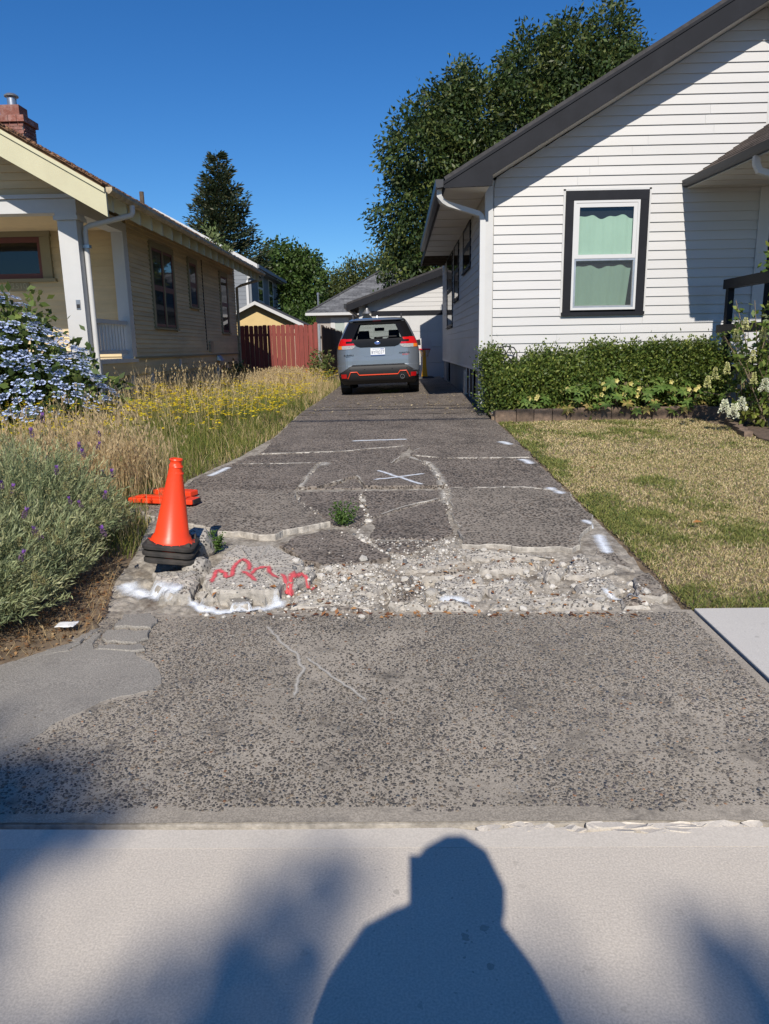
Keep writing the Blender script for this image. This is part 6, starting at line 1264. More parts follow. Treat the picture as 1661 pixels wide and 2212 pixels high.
def patch(name, rows, off, mat, par, mirror=False, cols=10, thick=.012):
    for s in ((1, -1) if mirror else (1,)):
        m = MB(); top = []; 
        for (z, x0, x1) in rows: top.append([(s*(x0+(x1-x0)*c/cols), rear_y(x0+(x1-x0)*c/cols, z)-off, z) for c in range(cols+1)])
        R_n = len(rows); V = [p for r in top for p in r]; k = len(V); V += [(p[0], p[1]+thick, p[2]) for p in V]; Fc = []
        for a in range(R_n-1):
            for c in range(cols): i = a*(cols+1)+c; Fc += [(i, i+1, i+cols+2, i+cols+1), (k+i, k+i+cols+1, k+i+cols+2, k+i+1)]
        for c in range(cols): i = c; Fc.append((i, k+i, k+i+1, i+1)); i = (R_n-1)*(cols+1)+c; Fc.append((i, i+1, k+i+1, k+i))
        for a in range(R_n-1): i = a*(cols+1); Fc.append((i, i+cols+1, k+i+cols+1, k+i)); i += cols; Fc.append((i, k+i, k+i+cols+1, i+cols+1))
        m.add(V, Fc); o = m.build(name, mat, par, smooth=True, local=True)
    return o
tg = patch('tailgate_trim', [(1.206, -.57, .57), (1.17, -.56, .56), (1.10, -.50, .50), (1.06, -.455, .455), (1.03, -.37, .37)], .008, m_gloss, car, thick=.003)
# black surround of the rear window
for rows in ([(1.60, -.61, .61), (1.565, -.63, .63), (1.53, -.62, .62)], ):
    patch('window_surround', rows, .004, m_gloss, car)
patch('spoiler', [(1.655, -.55, .55), (1.63, -.60, .60), (1.605, -.62, .62)], .05, m_carpaint, car, thick=.10)
patch('brake_light', [(1.603, -.09, .09), (1.585, -.09, .09)], .018, m_redlens, car)
for s in (1, -1):
    pass
patch('tail_light', [(1.228, .685, .805), (1.19, .685, .822), (1.13, .685, .850), (1.082, .685, .868)], .016, m_redlens, car, True, thick=.02)
patch('tail_light_arm', [(1.222, .545, .685), (1.172, .565, .685)], .014, m_redlens, car, True); patch('tail_light_arm', [(1.125, .515, .685), (1.084, .495, .685)], .014, m_redlens, car, True)
patch('tail_light_inner', [(1.172, .565, .685), (1.125, .53, .685)], .008, m_gloss, car, True)
patch('reverse_light', [(1.080, .478, .778), (1.04, .50, .778), (1.005, .56, .778)], .012, m_clearlens, car, True); patch('indicator', [(1.080, .78, .868), (1.01, .78, .872)], .012, m_amber, car, True)
bp = patch('bumper', [(.648, -.60, .60), (.62, -.64, .64), (.55, -.75, .75), (.50, -.85, .85), (.42, -.88, .88), (.34, -.85, .85), (.27, -.76, .76)], .014, m_trim, car, cols=24)
patch('bumper_step', [(.668, -.56, .56), (.650, -.58, .58)], .045, m_trim, car, thick=.06)
patch('reflector', [(.475, .70, .825), (.385, .70, .815)], .022, m_redlens, bp, True)
ac = [(-.675, .375), (-.605, .515), (-.47, .515), (-.42, .448), (.42, .448), (.47, .515), (.605, .515), (.675, .375)]
MB().bar([(x, rear_y(x, z)-.022, z) for x, z in ac], .014, .020).build('accent_line', m_orange, bp, local=True)
for x in (-.62, -.3, .3, .62): MB().lathe([(.011, 0), (.011, -.004)], 10, (x, rear_y(x, .565)-.014, .565), axis='Y').build('parking_sensor', m_gloss, bp, local=True)
ex = MB().lathe([(.048, .12), (.048, -.03), (.040, -.03), (.038, .10)], 18, (.515, .03, .385), axis='Y').build('exhaust_tip', m_chrome, car, smooth=True, local=True)
MB().tube([(.5, .25, .36), (.2, .35, .33), (-.3, .4, .34)], .05, 8).build('muffler', m_trim, car, smooth=True, local=True)
# licence plate recess and plate
rc = patch('plate_recess', [(1.028, -.37, .37), (.96, -.335, .335), (.86, -.31, .31), (.835, -.28, .28)], .004, m_carpaint, car)
pt = MB().box(-.155, .155, .048, .058, .852, 1.008).build('licence_plate', m_plate, car, local=True, bevel=.003)
text_part('plate_number', 'BYF0337', .098, m_platedark, pt, (0, .046, .918), sx=.78); text_part('plate_state', 'WASHINGTON', .028, m_plateblue, pt, (-.03, .046, .988), sx=.9)
MB().box(.06, .135, .0455, .047, .976, 1.0).build('plate_tab', m_plateblue, pt, local=True); text_part('plate_tab_text', 'AUG 23', .018, m_plate, pt, (.0975, .0445, .988), extrude=.0005); MB().box(-.155, .155, .0455, .047, .854, .868).build('plate_band', m_plateblue, pt, local=True)
# badges
em = MB().lathe([(.060, 0), (.060, -.006), (.052, -.009)], 28, (0, 0, 0), axis='Y').build('emblem', m_chrome, car, smooth=True, local=True); em.location = (0, rear_y(0, 1.115)-.010, 1.115); em.scale = (1.1, 1, .58)
MB().lathe([(.050, -.0092), (.049, -.011)], 24, (0, 0, 0), axis='Y').build('emblem_field', m_plateblue, em, local=True)
for (x, z, r) in ((-.022, .010, .011), (.008, .018, .006), (.028, .012, .006), (-.002, -.012, .006), (.016, -.014, .006), (.034, -.006, .006)):
    pts = []; 
    for q in range(8): rr = r if q % 2 == 0 else r*.3; pts.append((x+rr*math.cos(q*math.pi/4), z+rr*math.sin(q*math.pi/4)))
    MB().prism([(a, -.011, b) for a, b in pts], [(a, -.0135, b) for a, b in pts]).build('emblem_star', m_chrome, em, local=True)
text_part('badge', 'SUBARU', .048, m_gloss, car, (-.635, rear_y(.635, .875)-.006, .875), rot=(math.pi/2, 0, -.12), sx=1.25); MB().box(-.70, -.60, rear_y(.65, .85)-.007, rear_y(.65, .85)-.002, .842, .848).build('badge_line', m_gloss, car, local=True)
text_part('badge', 'FORESTER', .045, m_gloss, car, (.575, rear_y(.56, .885)-.006, .888), rot=(math.pi/2, 0, .08), sx=1.15); text_part('badge', 'SPORT', .040, m_orange, car, (.60, rear_y(.58, .85)-.006, .850), rot=(math.pi/2, 0, .08), sx=1.15)
MB().bar([(-.02, rear_y(0, 1.235)-.02, 1.235), (.2, rear_y(.2, 1.245)-.022, 1.25), (.42, rear_y(.42, 1.245)-.02, 1.248)], .014, .018).build('rear_wiper', m_trim, car, local=True)
for s in (1, -1):
    MB().bar([(s*.54, .75, 1.65), (s*.545, .80, 1.73), (s*.55, .95, 1.755), (s*.56, 2.2, 1.755), (s*.555, 2.38, 1.73), (s*.55, 2.45, 1.66)], .035, .03).build('roof_rail', m_trim, car, local=True)
    MB().rings([[(s*.86, 2.95, 1.04), (s*.86, 3.1, 1.04), (s*.86, 3.1, 1.14), (s*.86, 2.95, 1.16)], [(s*1.02, 2.90, 1.03), (s*1.03, 3.08, 1.04), (s*1.02, 3.08, 1.17), (s*1.01, 2.90, 1.18)]]).build('wing_mirror', m_trim, car, local=True, bevel=.012)
    for y in (.98, 3.62):
        wl_ = MB().lathe([(.20, -.11), (.335, -.115), (.352, -.09), (.355, 0), (.352, .09), (.335, .115), (.20, .11)], 32, (s*.775, y, .355), axis='X').build('wheel', m_tyre, car, smooth=40, local=True)
        MB().lathe([(.05, .02), (.20, .035), (.215, .10), (.20, .105)], 24, (s*.775, y, .355), axis='X').build('rim', m_rim, wl_, smooth=40, local=True)
        MB().box(s*.775-.1, s*.775+.1, y-.40, y-.375, .16, .50).build('mud_flap', m_trim, car, local=True)
MB().rings([[(-.02, .82, 1.66), (.02, .82, 1.66), (.03, 1.02, 1.66), (-.03, 1.02, 1.66)], [(-.006, .84, 1.73), (.006, .84, 1.73), (.006, .93, 1.70), (-.006, .93, 1.70)]]).build('antenna_fin', m_carpaint, car, local=True, bevel=.006)
for x in (-.36, .36):
    MB().rings([[(x-.2, 2.1, .7), (x+.2, 2.1, .7), (x+.2, 2.25, .7), (x-.2, 2.25, .7)], [(x-.2, 1.95, 1.22), (x+.2, 1.95, 1.22), (x+.19, 2.06, 1.22), (x-.19, 2.06, 1.22)], [(x-.13, 1.93, 1.26), (x+.13, 1.93, 1.26), (x+.13, 2.0, 1.26), (x-.13, 2.0, 1.26)], [(x-.13, 1.90, 1.42), (x+.13, 1.90, 1.42), (x+.12, 1.99, 1.42), (x-.12, 1.99, 1.42)]]).build('front_seat', m_seat, car, local=True, bevel=.03)
    MB().rings([[(x-.13, 1.12, 1.14), (x+.13, 1.12, 1.14), (x+.13, 1.22, 1.14), (x-.13, 1.22, 1.14)], [(x-.12, 1.10, 1.36), (x+.12, 1.10, 1.36), (x+.11, 1.18, 1.36), (x-.11, 1.18, 1.36)]]).build('rear_headrest', m_seat, car, local=True, bevel=.03)
MB().box(-.62, .62, 1.10, 1.25, .65, 1.17).build('rear_seat', m_seat, car, local=True, bevel=.03); MB().box(-.1, .1, 1.12, 1.2, 1.18, 1.26).build('middle_headrest', m_seat, car, local=True, bevel=.02)
MB().box(-.66, .66, .35, 1.1, .6, .98).build('cargo_floor', m_seat, car, local=True); MB().box(-.72, .72, 3.0, 3.4, .7, 1.08).build('dashboard', m_seat, car, local=True); MB().box(-.12, .12, 2.62, 2.64, 1.42, 1.50).build('rear_view_mirror', m_seat, car, local=True)

# ------------------------------------------------------------------ stacked cones, orange rails
m_cone = M('orange_cone_plastic', (.86, .055, .012), .38, .06, 4, dirt=(.50, .055, .03), dirt_amt=.4, dirt_scale=5, rnd=.03, bmp=.05, spec=.4)
m_conebase = M('black_rubber_base', (.030, .028, .026), .75, .25, 12, dirt=(.10, .08, .065), dirt_amt=.5, dirt_scale=6, rnd=.1, bmp=.3, bscale=40)
q = gnd(373, 1212, .07)
def cone(label, dz, rz, top):
    t = thing('traffic_cone', label, 'cone', (q[0], q[1]+.0, q[2]+.02+dz), 0, 'stack of traffic cones'); t.rotation_euler = (.0, .13, rz); t.scale = (.95, .95, .96)
    h = .60; b = MB().lathe([(.148, .035), (.135, .05), (.128, .07), (.116, .085), (.043, .545), (.045, .56), (.038, .568), (.038, .585), (.045, .595), (.042, h+.003), (.033, h), (.032, .55), (.10, .10), (.11, .06)], 40, (0, 0, 0), caps=(False, False)).build('cone_body', m_cone, t, smooth=50, local=True)
    def sq(s, z, r=.05, nn=5):
        P = []
        for (cx, cy, a0) in ((s-r, s-r, 0), (-s+r, s-r, 90), (-s+r, -s+r, 180), (s-r, -s+r, 270)):
            for k in range(nn+1): a = R_(a0+90*k/nn); P.append((cx+r*math.cos(a), cy+r*math.sin(a), z))
        return P
    MB().rings([sq(.160, .0), sq(.170, .006), sq(.172, .026), sq(.164, .034), sq(.125, .040, .11)]).build('cone_base', m_conebase, t, smooth=35, local=True)
    if top:
        for k in range(18): a = k*2*math.pi/18; MB().lathe([(.0055, 0), (.005, .003)], 8, (.155*math.cos(a)*.99, .155*math.sin(a)*.99, .036)).build('rivet_hole', m_cone, t, local=True)
        for (sx, sy) in ((1, 1), (1, -1), (-1, 1), (-1, -1)): MB().rings([[(sx*.12-.02, sy*.12-.02, .035), (sx*.12+.03, sy*.12-.02, .035), (sx*.12+.03, sy*.12+.03, .035), (sx*.12-.02, sy*.12+.03, .035)], [(sx*.135, sy*.135-.004, .062), (sx*.135+.006, sy*.135-.004, .062), (sx*.135+.006, sy*.135+.006, .062), (sx*.135, sy*.135+.006, .062)]]).build('corner_lug', m_conebase, t, local=True)
    return t
cone('lowest black based cone at the bottom of the orange cone stack', 0, R_(8), False); cone('middle cone of the stack, only its black base edge showing', .044, R_(4), False); cone('orange traffic cone on top of the stack beside the lavender', .088, R_(6), True)
a, b = gnd(283, 1086, .05), gnd(421, 1093, .05); ang = math.atan2(b[1]-a[1], b[0]-a[0]); L = math.hypot(b[0]-a[0], b[1]-a[1])
tt_ = thing('plastic_rail', 'orange plastic rail lying on the driveway behind the cones', 'rail', ((a[0]+b[0])/2, (a[1]+b[1])/2+.05, float(zg(a[1]))+.055), ang)
MB().box(-L/2, L/2, -.075, .075, 0, .045).build('rail_body', m_cone, tt_, local=True, bevel=.012); MB().box(-L/2+.06, L/2-.08, -.045, .045, .047, .056).build('raised_panel', m_cone, tt_, local=True, bevel=.003); MB().box(L/2-.005, L/2+.012, -.06, .06, .004, .04).build('end_cap', m_black, tt_, local=True)
t2 = thing('plastic_rail', 'shorter orange plastic piece lying half under the dry grass', 'rail', (a[0]+.28, a[1]+.30, float(zg(a[1]))+.06), ang-.12); MB().box(-.17, .24, -.06, .06, 0, .05).build('rail_body', m_cone, t2, local=True, bevel=.012); MB().box(-.30, -.172, -.05, .05, 0, .045).build('end_block', m_black, t2, local=True, bevel=.01)

# ------------------------------------------------------------------ toy hoop, chair, paper
m_toyyellow = M('yellow_plastic', (.75, .36, .01), .45, .04, 4, rnd=0, bmp=.03); m_toygrey = M('grey_plastic', (.50, .49, .48), .5, .04, 4, rnd=0, bmp=.03); m_toyred = M('red_plastic', (.62, .03, .05), .4, .04, 4, rnd=0, bmp=.03)
hp = thing('basketball_hoop', 'toy basketball hoop with yellow post and grey board beside the car', 'toy hoop', (.74, 24.00, .48))
MB().rings([[(.40, 23.85, .47), (1.10, 23.85, .47), (1.10, 24.50, .47), (.40, 24.50, .47)], [(.46, 23.90, .56), (1.04, 23.90, .56), (1.04, 24.40, .56), (.46, 24.40, .56)]]).build('base', m_black, hp, bevel=.02)
MB().rings([[(.66, 23.95, .55), (.86, 23.95, .55), (.86, 24.10, .55), (.66, 24.10, .55)], [(.70, 23.95, .9), (.82, 23.95, .9), (.82, 24.08, .9), (.70, 24.08, .9)], [(.70, 23.95, 1.42), (.80, 23.95, 1.42), (.80, 24.06, 1.42), (.70, 24.06, 1.42)]]).build('post', m_toyyellow, hp, bevel=.012)
prof = [(.53, 1.40), (.53, 1.62), (.58, 1.72), (.68, 1.76), (.84, 1.76), (.94, 1.72), (.99, 1.62), (.99, 1.40)]; MB().prism([(x, 23.90, z) for x, z in prof], [(x, 23.94, z) for x, z in prof]).build('backboard', m_toygrey, hp)
MB().tube([(.76+.17*math.cos(k*.3927), 23.72+.17*math.sin(k*.3927), 1.40) for k in range(17)], .016, 6).build('rim', m_toyred, hp, smooth=True); MB().box(.56, .92, 23.86, 23.90, 1.38, 1.43).build('rim_bracket', m_toyred, hp)
g = np.random.default_rng(44); m_net = M('net_cord', (.42, .30, .16), .9, .2, 20, rnd=0, bmp=.1)
for k in range(12): aa = k*.5236; MB().tube([(.76+.165*math.cos(aa), 23.72+.165*math.sin(aa), 1.39), (.76+.10*math.cos(aa+.4), 23.72+.10*math.sin(aa+.4), 1.18)], .006, 4).build('net_strand', m_net, hp)
hp.location.x += .10
m_iron = M('dark_iron', (.02, .02, .022), .5, .1, 10, rnd=0, bmp=.1)
chx = thing('garden_chair', 'dark iron chair with lattice back half hidden by the hedge', 'chair', (1.74, 12.05, .48)); bk = MB().tube([(1.57, 12.1, .9), (1.57, 12.12, 1.38), (1.62, 12.12, 1.455), (1.74, 12.12, 1.48), (1.86, 12.12, 1.455), (1.91, 12.12, 1.38), (1.91, 12.1, .9)], .011, 6).build('back_frame', m_iron, chx, smooth=True)
for (p, r) in (((1.57, 1.08), (1.80, 1.465)), ((1.57, 1.24), (1.70, 1.475)), ((1.66, .95), (1.90, 1.41)), ((1.78, .95), (1.58, 1.40)), ((1.91, 1.08), (1.68, 1.465)), ((1.91, 1.24), (1.78, 1.475))): MB().bar([(p[0], 12.115, p[1]), (r[0], 12.118, r[1])], .008, .014).build('lattice_bar', m_iron, bk)
MB().box(1.56, 1.92, 11.68, 12.10, .88, .90).build('seat', m_iron, chx)
for (x, y) in ((1.58, 11.70), (1.90, 11.70), (1.58, 12.09), (1.90, 12.09)): MB().tube([(x, y, .46), (x, y, .88)], .011, 6).build('leg', m_iron, chx)
m_paper = M('crumpled_paper', (.74, .74, .74), .8, .12, 30, rnd=0, bmp=.3); qp = gnd(145, 1355, .04); X, Y = np.meshgrid(np.linspace(-.05, .05, 9), np.linspace(-.04, .04, 8)); Z = .012*fbm(X, Y, 40, 3); V = np.stack([X+qp[0], Y+qp[1], Z+qp[2]+.012], -1).reshape(-1, 3); i = np.arange(8)[None]+np.arange(7)[:, None]*9
pp_ = npmesh('paper_scrap', V, np.stack([i, i+1, i+10, i+9], -1).reshape(-1, 4), m_paper); pp_.modifiers.new('thickness', 'SOLIDIFY').thickness = .001; tag(pp_, 'crumpled scrap of white paper on the litter beside the old paving', 'paper')

# ------------------------------------------------------------------ sprayed marks, repaired seams
def Mspray(name, col, soft=1.0, base_alpha=1.0):
    m = newmat(name); nt = m.node_tree; b = nt.nodes['Principled BSDF']; b.inputs['Base Color'].default_value = (*col, 1); b.inputs['Roughness'].default_value = .8
    at = nt.nodes.new('ShaderNodeAttribute'); at.attribute_name = 'Col'; sp = nt.nodes.new('ShaderNodeSeparateColor'); nt.links.new(at.outputs[0], sp.inputs[0])
    nz = mathn(nt, 'ADD', mathn(nt, 'MULTIPLY', noise(nt, 140, 3, .7, texco(nt)), .9), mathn(nt, 'MULTIPLY', noise(nt, 30, 3, .6, texco(nt)), .5))
    al = mathn(nt, 'MULTIPLY', mathn(nt, 'SUBTRACT', mathn(nt, 'MULTIPLY', sp.outputs[0], 1.55*base_alpha), mathn(nt, 'MULTIPLY', nz, soft*.95), True), 1.25, True); nt.links.new(al, b.inputs['Alpha']); return m
m_spraywhite = Mspray('white_spray_paint', (.74, .78, .83), .95, .92); m_sprayred = Mspray('red_spray_paint', (.62, .085, .10), .92, .95); m_seam = Mspray('pale_seam', (.46, .43, .375), 1.0, .95)
def stroke(name, pts, width, mat, label=None, cat=None, parent=None, plane=None, dz=.02, lift=.004):
    W_ = [gnd(x, y, dz)[:2] for x, y in pts]; P = []
    for k in range(len(W_)-1):
        a, b = np.array(W_[k]), np.array(W_[k+1]); m = max(1, int(np.linalg.norm(b-a)/.012)); P += [a+(b-a)*j/m for j in range(m)]
    P.append(np.array(W_[-1])); P = np.array(P); P = P+np.stack([fbm(P[:, 0], P[:, 1], 14, 91)-.5, fbm(P[:, 0], P[:, 1], 14, 92)-.5], 1)*.03; T = np.gradient(P, axis=0); T /= np.linalg.norm(T, axis=1)[:, None]+1e-9; Nn = np.stack([-T[:, 1], T[:, 0]], 1); nc = 9; V, C = [], []
    for k, (p, nn) in enumerate(zip(P, Nn)):
        e = min(1, min(k, len(P)-1-k)/6+.2); w_ = (width(k/len(P)) if callable(width) else width)*1.55
        for c in range(nc):
            u = (c/(nc-1)-.5)*2; r = p+nn*u*w_; z = (top_z(r[0], r[1]) if plane is None else plane(r[0], r[1]))+lift; V.append((r[0], r[1], z)); C.append([(1-abs(u))**.8*e]*3)
    i = np.arange(nc-1)[None]+np.arange(len(P)-1)[:, None]*nc; o = npmesh(name, np.array(V), np.stack([i, i+1, i+1+nc, i+nc], -1).reshape(-1, 4), mat, parent, np.array(C))
    if label: tag(o, label, cat)
    return o
bvh = BVHTree.FromPolygons(BV, BF)
PM = 'paint mark'
stroke('white_paint_arc', [(402, 1303), (430, 1314), (470, 1321), (520, 1322), (570, 1316), (626, 1302)], .042, m_spraywhite, 'long curved white sprayed line below the red painted chunk', PM, dz=-.012, lift=.010)
stroke('white_paint_patch', [(938, 1312), (975, 1306), (1030, 1312)], .055, m_spraywhite, 'white sprayed patch on the rubble lump at the walk edge', PM, dz=-.012, lift=.010)
stroke('white_paint_arc', [(1288, 1290), (1320, 1295), (1350, 1297), (1398, 1311)], .036, m_spraywhite, 'white sprayed line across the small slabs near the lawn corner', PM, dz=-.012, lift=.010)
stroke('white_paint_dab', [(1255, 1127), (1275, 1137), (1292, 1142)], .045, m_spraywhite, 'white sprayed dab at the broken slab corner by the lawn', PM)
stroke('white_paint_streak', [(1290, 1150), (1302, 1172), (1313, 1195)], .055, m_spraywhite, 'white sprayed streak on the broken edge by the lawn', PM)
xm = thing('white_paint_cross', 'white sprayed X on the cracked middle slab', PM, tuple(gnd(862, 1035))); stroke('paint_stroke', [(812, 1018), (862, 1035), (914, 1053)], .030, m_spraywhite, parent=xm); stroke('paint_stroke', [(803, 1042), (862, 1035), (920, 1026)], .030, m_spraywhite, parent=xm, lift=.006)
stroke('white_paint_line', [(757, 953), (820, 951), (884, 949)], .045, m_spraywhite, 'straight white sprayed line across the driveway above the X', PM)
stroke('white_paint_dab', [(1076, 953), (1092, 957), (1106, 962)], .07, m_spraywhite, 'white sprayed dab at the lawn edge farthest up the driveway', PM)
stroke('white_paint_dab', [(1122, 991), (1138, 997), (1150, 1004)], .065, m_spraywhite, 'white sprayed dab at the lawn edge beside the first joint', PM)
stroke('white_paint_dab', [(1180, 1052), (1200, 1062), (1216, 1073)], .060, m_spraywhite, 'white sprayed dab at the lawn edge on the second joint', PM)
stroke('white_paint_streak', [(446, 1030), (472, 1020), (496, 1008)], .055, m_spraywhite, 'white sprayed streak at the meadow edge above the cones', PM)
C2 = lambda x, y: (378+.2276*x, 1107+.2276*y)
rd = thing('red_graffiti', 'red sprayed scrawl across the tilted concrete chunk', PM, tuple(gnd(550, 1235)))
for pts in ([(350, 660), (385, 545), (425, 540), (490, 608), (540, 585), (565, 510), (640, 462), (700, 485), (700, 545), (620, 560)], [(600, 545), (680, 580), (780, 650)], [(700, 600), (770, 540), (885, 520), (905, 570), (1000, 622)], [(990, 560), (1035, 590), (1090, 640), (1110, 580), (1200, 528), (1300, 560), (1305, 605)]): stroke('paint_stroke', [C2(*p) for p in pts], .020, m_sprayred, parent=rd, dz=.10, lift=.008)
wz = lambda x, y: float(walk_z(x, y))
stroke('crack_seam', [(575, 1345), (610, 1385), (640, 1410), (655, 1440), (645, 1470), (632, 1510)], .013, m_seam, parent=walk, plane=wz, dz=.02, lift=.008); stroke('crack_seam', [(655, 1412), (700, 1445), (760, 1487), (800, 1520)], .011, m_seam, parent=walk, plane=wz, dz=.02, lift=.009)
for pts, w_ in (([(690, 1000), (662, 1035), (645, 1060)], .045), ([(690, 998), (700, 1003), (690, 1010)], .10), ([(870, 985), (925, 1000), (950, 1030)], .05), ([(935, 1010), (950, 1035), (960, 1060), (965, 1090)], .06)): stroke('scuffed_concrete', pts, w_, m_seam, parent=drive, lift=.005)

for pts, w_ in (([(556, 981), (650, 978), (744, 975), (791, 970), (885, 963)], .016), ([(500, 1003), (600, 1001), (690, 1000)], .014), ([(890, 983), (957, 990), (1060, 989), (1152, 988)], .018), ([(968, 1055), (1050, 1054), (1129, 1052), (1226, 1063)], .018), ([(817, 1113), (860, 1098), (905, 1086), (955, 1076)], .014), ([(687, 1056), (730, 1043), (773, 1031), (786, 1054)], .012), ([(843, 1003), (864, 986), (912, 967)], .012), ([(800, 1166), (884, 1164), (934, 1168)], .013)):
    stroke('crack_seam', pts, w_, m_seam, parent=drive, lift=.006)
stroke('white_powder', [(262, 1262), (300, 1278), (350, 1292), (400, 1300)], .085, m_spraywhite, 'pale powdery patch on the ground left of the red painted chunk', PM, dz=-.005, lift=.010)

# ------------------------------------------------------------------ dry leaves and litter
g = np.random.default_rng(55)
def litter(name, P, Z, size, pal, label):
    n = len(P); D = np.c_[g.normal(0, 1, (n, 2)), g.normal(0, .25, n)]; V, Fc = cards(np.c_[P, Z], D, g.uniform(*size, n), np.full(n, .5*(size[0]+size[1])*.32), g, .35, up=np.tile([0, 0, 2.0], (n, 1))); tag(npmesh(name, V, Fc, m_leaf, None, np.repeat(pick(pal, n, g), 4, 0)), label, 'dry leaves', kind='stuff')
P1 = scatter_poly(RUB, 130, g); E1 = np.array([gnd(x, 1326+g.normal(0, 3), .01)[:2] for x in g.uniform(620, 1400, 80)]); P1 = np.concatenate([P1, E1]); litter('dry_leaves', P1, np.array([top_z(*p) for p in P1])+.008, (.02, .05), [(.42, .20, .07), (.30, .14, .06), (.5, .28, .12), (.22, .10, .05)], 'small curled orange leaves lying in the rubble')
P2 = scatter_poly(SOILP, 2200, g); P2 = P2[(P2[:, 0] > -3.4)]; litter('leaf_litter', P2, soil_z(P2[:, 0], P2[:, 1])+.010, (.012, .04), [(.30, .15, .06), (.22, .12, .06), (.40, .24, .11), (.16, .10, .06), (.45, .33, .18)], 'brown fallen leaves and twigs under the lavender')
P5 = scatter_poly(SOILP, 3000, g); P5 = P5[P5[:, 0] > -3.2]; V, fl, sz, T = blades(np.c_[P5, soil_z(P5[:, 0], P5[:, 1])], g.uniform(.03, .12, len(P5)), .0014, g.uniform(.7, 1.35, len(P5)), g); tag(npmesh('dry_straw', V, fl, m_grass, None, np.repeat(pick([(.40, .28, .14), (.30, .19, .09), (.5, .38, .2), (.2, .12, .06)], len(P5), g), 5, 0), sizes=sz), 'dead straw matted on the soil under the lavender', 'straw', kind='stuff')
P3 = np.c_[g.uniform(-1.6, 1.3, 260), g.uniform(12, 16.3, 260)]; litter('straw_bits', P3, zg2(P3[:, 0], P3[:, 1])+.026, (.03, .09), [(.45, .38, .24), (.36, .30, .2)], 'scattered bits of straw on the upper driveway')
P4 = np.array([gnd(1273, 1020)[:2], gnd(1495, 1140)[:2]]); litter('fallen_leaves', P4, np.array([float(ground_z(*p)) for p in P4])+.06, (.07, .09), [(.48, .22, .07), (.42, .22, .09)], 'curled orange leaves lying on the lawn')

# ------------------------------------------------------------------ behind the camera: photographer, street tree, cables
m_cloth = M('dark_clothing', (.04, .05, .08), .9, .1, 8, rnd=0, bmp=.1)
def skin_body(name, verts, edges, radii, root, mat, parent):
    me = bpy.data.meshes.new(name); me.from_pydata(verts, edges, []); o = bpy.data.objects.new(name, me); COL.objects.link(o); md = o.modifiers.new('s', 'SKIN')
    for k, r in enumerate(radii): me.skin_vertices[0].data[k].radius = (r, r) if not hasattr(r, '__len__') else r
    me.skin_vertices[0].data[root].use_root = True; o.modifiers.new('d', 'SUBSURF').levels = 1; o.modifiers['d'].render_levels = 1
    dg = bpy.context.evaluated_depsgraph_get(); m2 = bpy.data.meshes.new_from_object(o.evaluated_get(dg)); bpy.data.objects.remove(o); m2.materials.clear(); m2.materials.append(mat); m2.polygons.foreach_set('use_smooth', [True]*len(m2.polygons)); return link(name, m2, parent)
pe = thing('person', 'person standing on the new concrete holding up a phone', 'person', (.045, -.33, 0))
vs = [(0, 0, .95), (0, 0, 1.15), (0, .0, 1.34), (0, .01, 1.44), (.05, .03, 1.54), (.085, .07, 1.66), (.085, .07, 1.75), (.18, -.01, 1.44), (.26, .04, 1.20), (.10, .22, 1.30), (-.03, .30, 1.39), (-.18, -.01, 1.44), (-.24, .05, 1.18), (-.14, .22, 1.28), (-.03, .30, 1.37), (.10, 0, .90), (.12, .02, .50), (.13, -.02, .09), (.14, .14, .04), (-.10, 0, .90), (-.12, .02, .50), (-.13, -.02, .09), (-.14, .14, .04)]
es = [(0, 1), (1, 2), (2, 3), (3, 4), (4, 5), (5, 6), (3, 7), (7, 8), (8, 9), (9, 10), (3, 11), (11, 12), (12, 13), (13, 14), (0, 15), (15, 16), (16, 17), (17, 18), (0, 19), (19, 20), (20, 21), (21, 22)]
rd_ = [(.17, .12), (.17, .12), (.19, .13), (.17, .11), .085, .12, .105, .095, .055, .04, .035, .095, .055, .04, .035, .10, .07, .05, .045, .10, .07, .05, .045]
skin_body('body', vs, es, rd_, 0, m_cloth, pe)
ph = MB().box(-.012, .064, -.022, -.013, 1.365, 1.518).build('phone', m_gloss, None, bevel=.003); tag(ph, 'black phone held up in the photographer hands', 'phone')
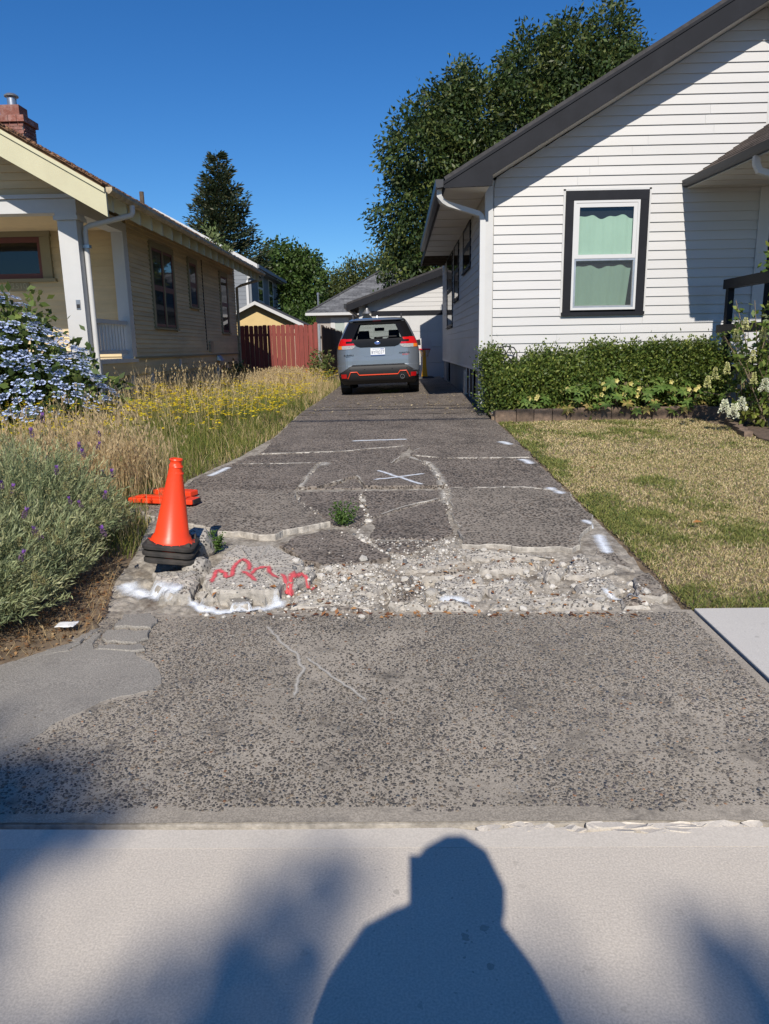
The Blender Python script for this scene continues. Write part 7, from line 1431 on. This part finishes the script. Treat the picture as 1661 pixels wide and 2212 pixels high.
# tree across the street; its branches throw the soft shadows on the concrete
g = np.random.default_rng(60); tr = thing('street_tree', 'tall leafy street tree across the road', 'tree', (-3.0, -15.5, -.1)); tm = MB(); limb(tm, (-3, -15.5, -.3), (-2.6, -15.2, 8.5), .35, .18, g, 6, .02)
targets = [(-1.75, 2.42, .24), (-1.40, 2.36, .20), (-1.15, 2.28, .14), (-1.38, 2.16, .25), (-1.0, 2.12, .14), (-1.2, 1.98, .16), (-1.3, 1.75, .2), (-1.15, 1.55, .16), (-1.6, 1.9, .4), (-1.45, 1.4, .4), (-.22, 1.88, .09), (-.28, 1.74, .10), (-.42, 1.60, .11), (-.34, 1.48, .13), (-.50, 1.36, .15), (-.3, 1.3, .18), (-.7, 1.2, .2), (.72, 1.50, .09), (.85, 1.58, .10), (.80, 1.38, .12), (.48, 1.32, .10), (.98, 1.46, .14), (.3, 1.1, .3), (-.6, .9, .5), (-1.6, .8, .6), (.9, .9, .4), (-2.4, 1.4, .7), (-2.6, 2.1, .35), (-3.2, .4, 1.0), (-1.5, -.4, 1.0), (.4, -.4, .9), (1.8, .4, .7), (2.6, -.6, .9), (-.4, -1.8, 1.2), (-2.6, -1.4, 1.2), (1.8, -2.0, 1.2), (-4, -.6, 1.0)]
Pt, Dt = [], []
for (x, y, r) in targets:
    t = g.uniform(19.5, 22.5); c = np.array([x, y, 0])-LDIR*t; n = int(58*(r/.3)**1.7)+7; d = g.normal(0, 1, (n, 3)); d = unit(d)*(g.random((n, 1))**.45); Pt.append(c+d*np.array([r, r, r*.8])); Dt.append(g.normal(0, 1, (n, 3))); limb(tm, (-2.7+g.normal(0, .1), -15.2, g.uniform(6.0, 8.4)), c, .05, .012, g, 5, .05) if r > .25 else None
tm.build('trunk', m_bark, tr, smooth=True); P = np.concatenate(Pt); V, Fc = cards(P, np.concatenate(Dt), .15, .05, g); npmesh('crown', V, Fc, m_leaf, tr, np.repeat(pick(PAL_MAPLE, len(P), g), 4, 0))
for (Yg, z, lab) in ((11.35, 7.6, 'thick black utility cable strung along the street, lower one'), (12.9, 8.2, 'thick black utility cable strung along the street, higher one')):
    Yc = Yg-(z-.4)/math.tan(SUN_EL); tag(MB().tube([(x, Yc, z+.0012*x*x) for x in np.linspace(-22, 22, 23)], .035, 6).build('utility_cable', m_black), lab, 'cable')
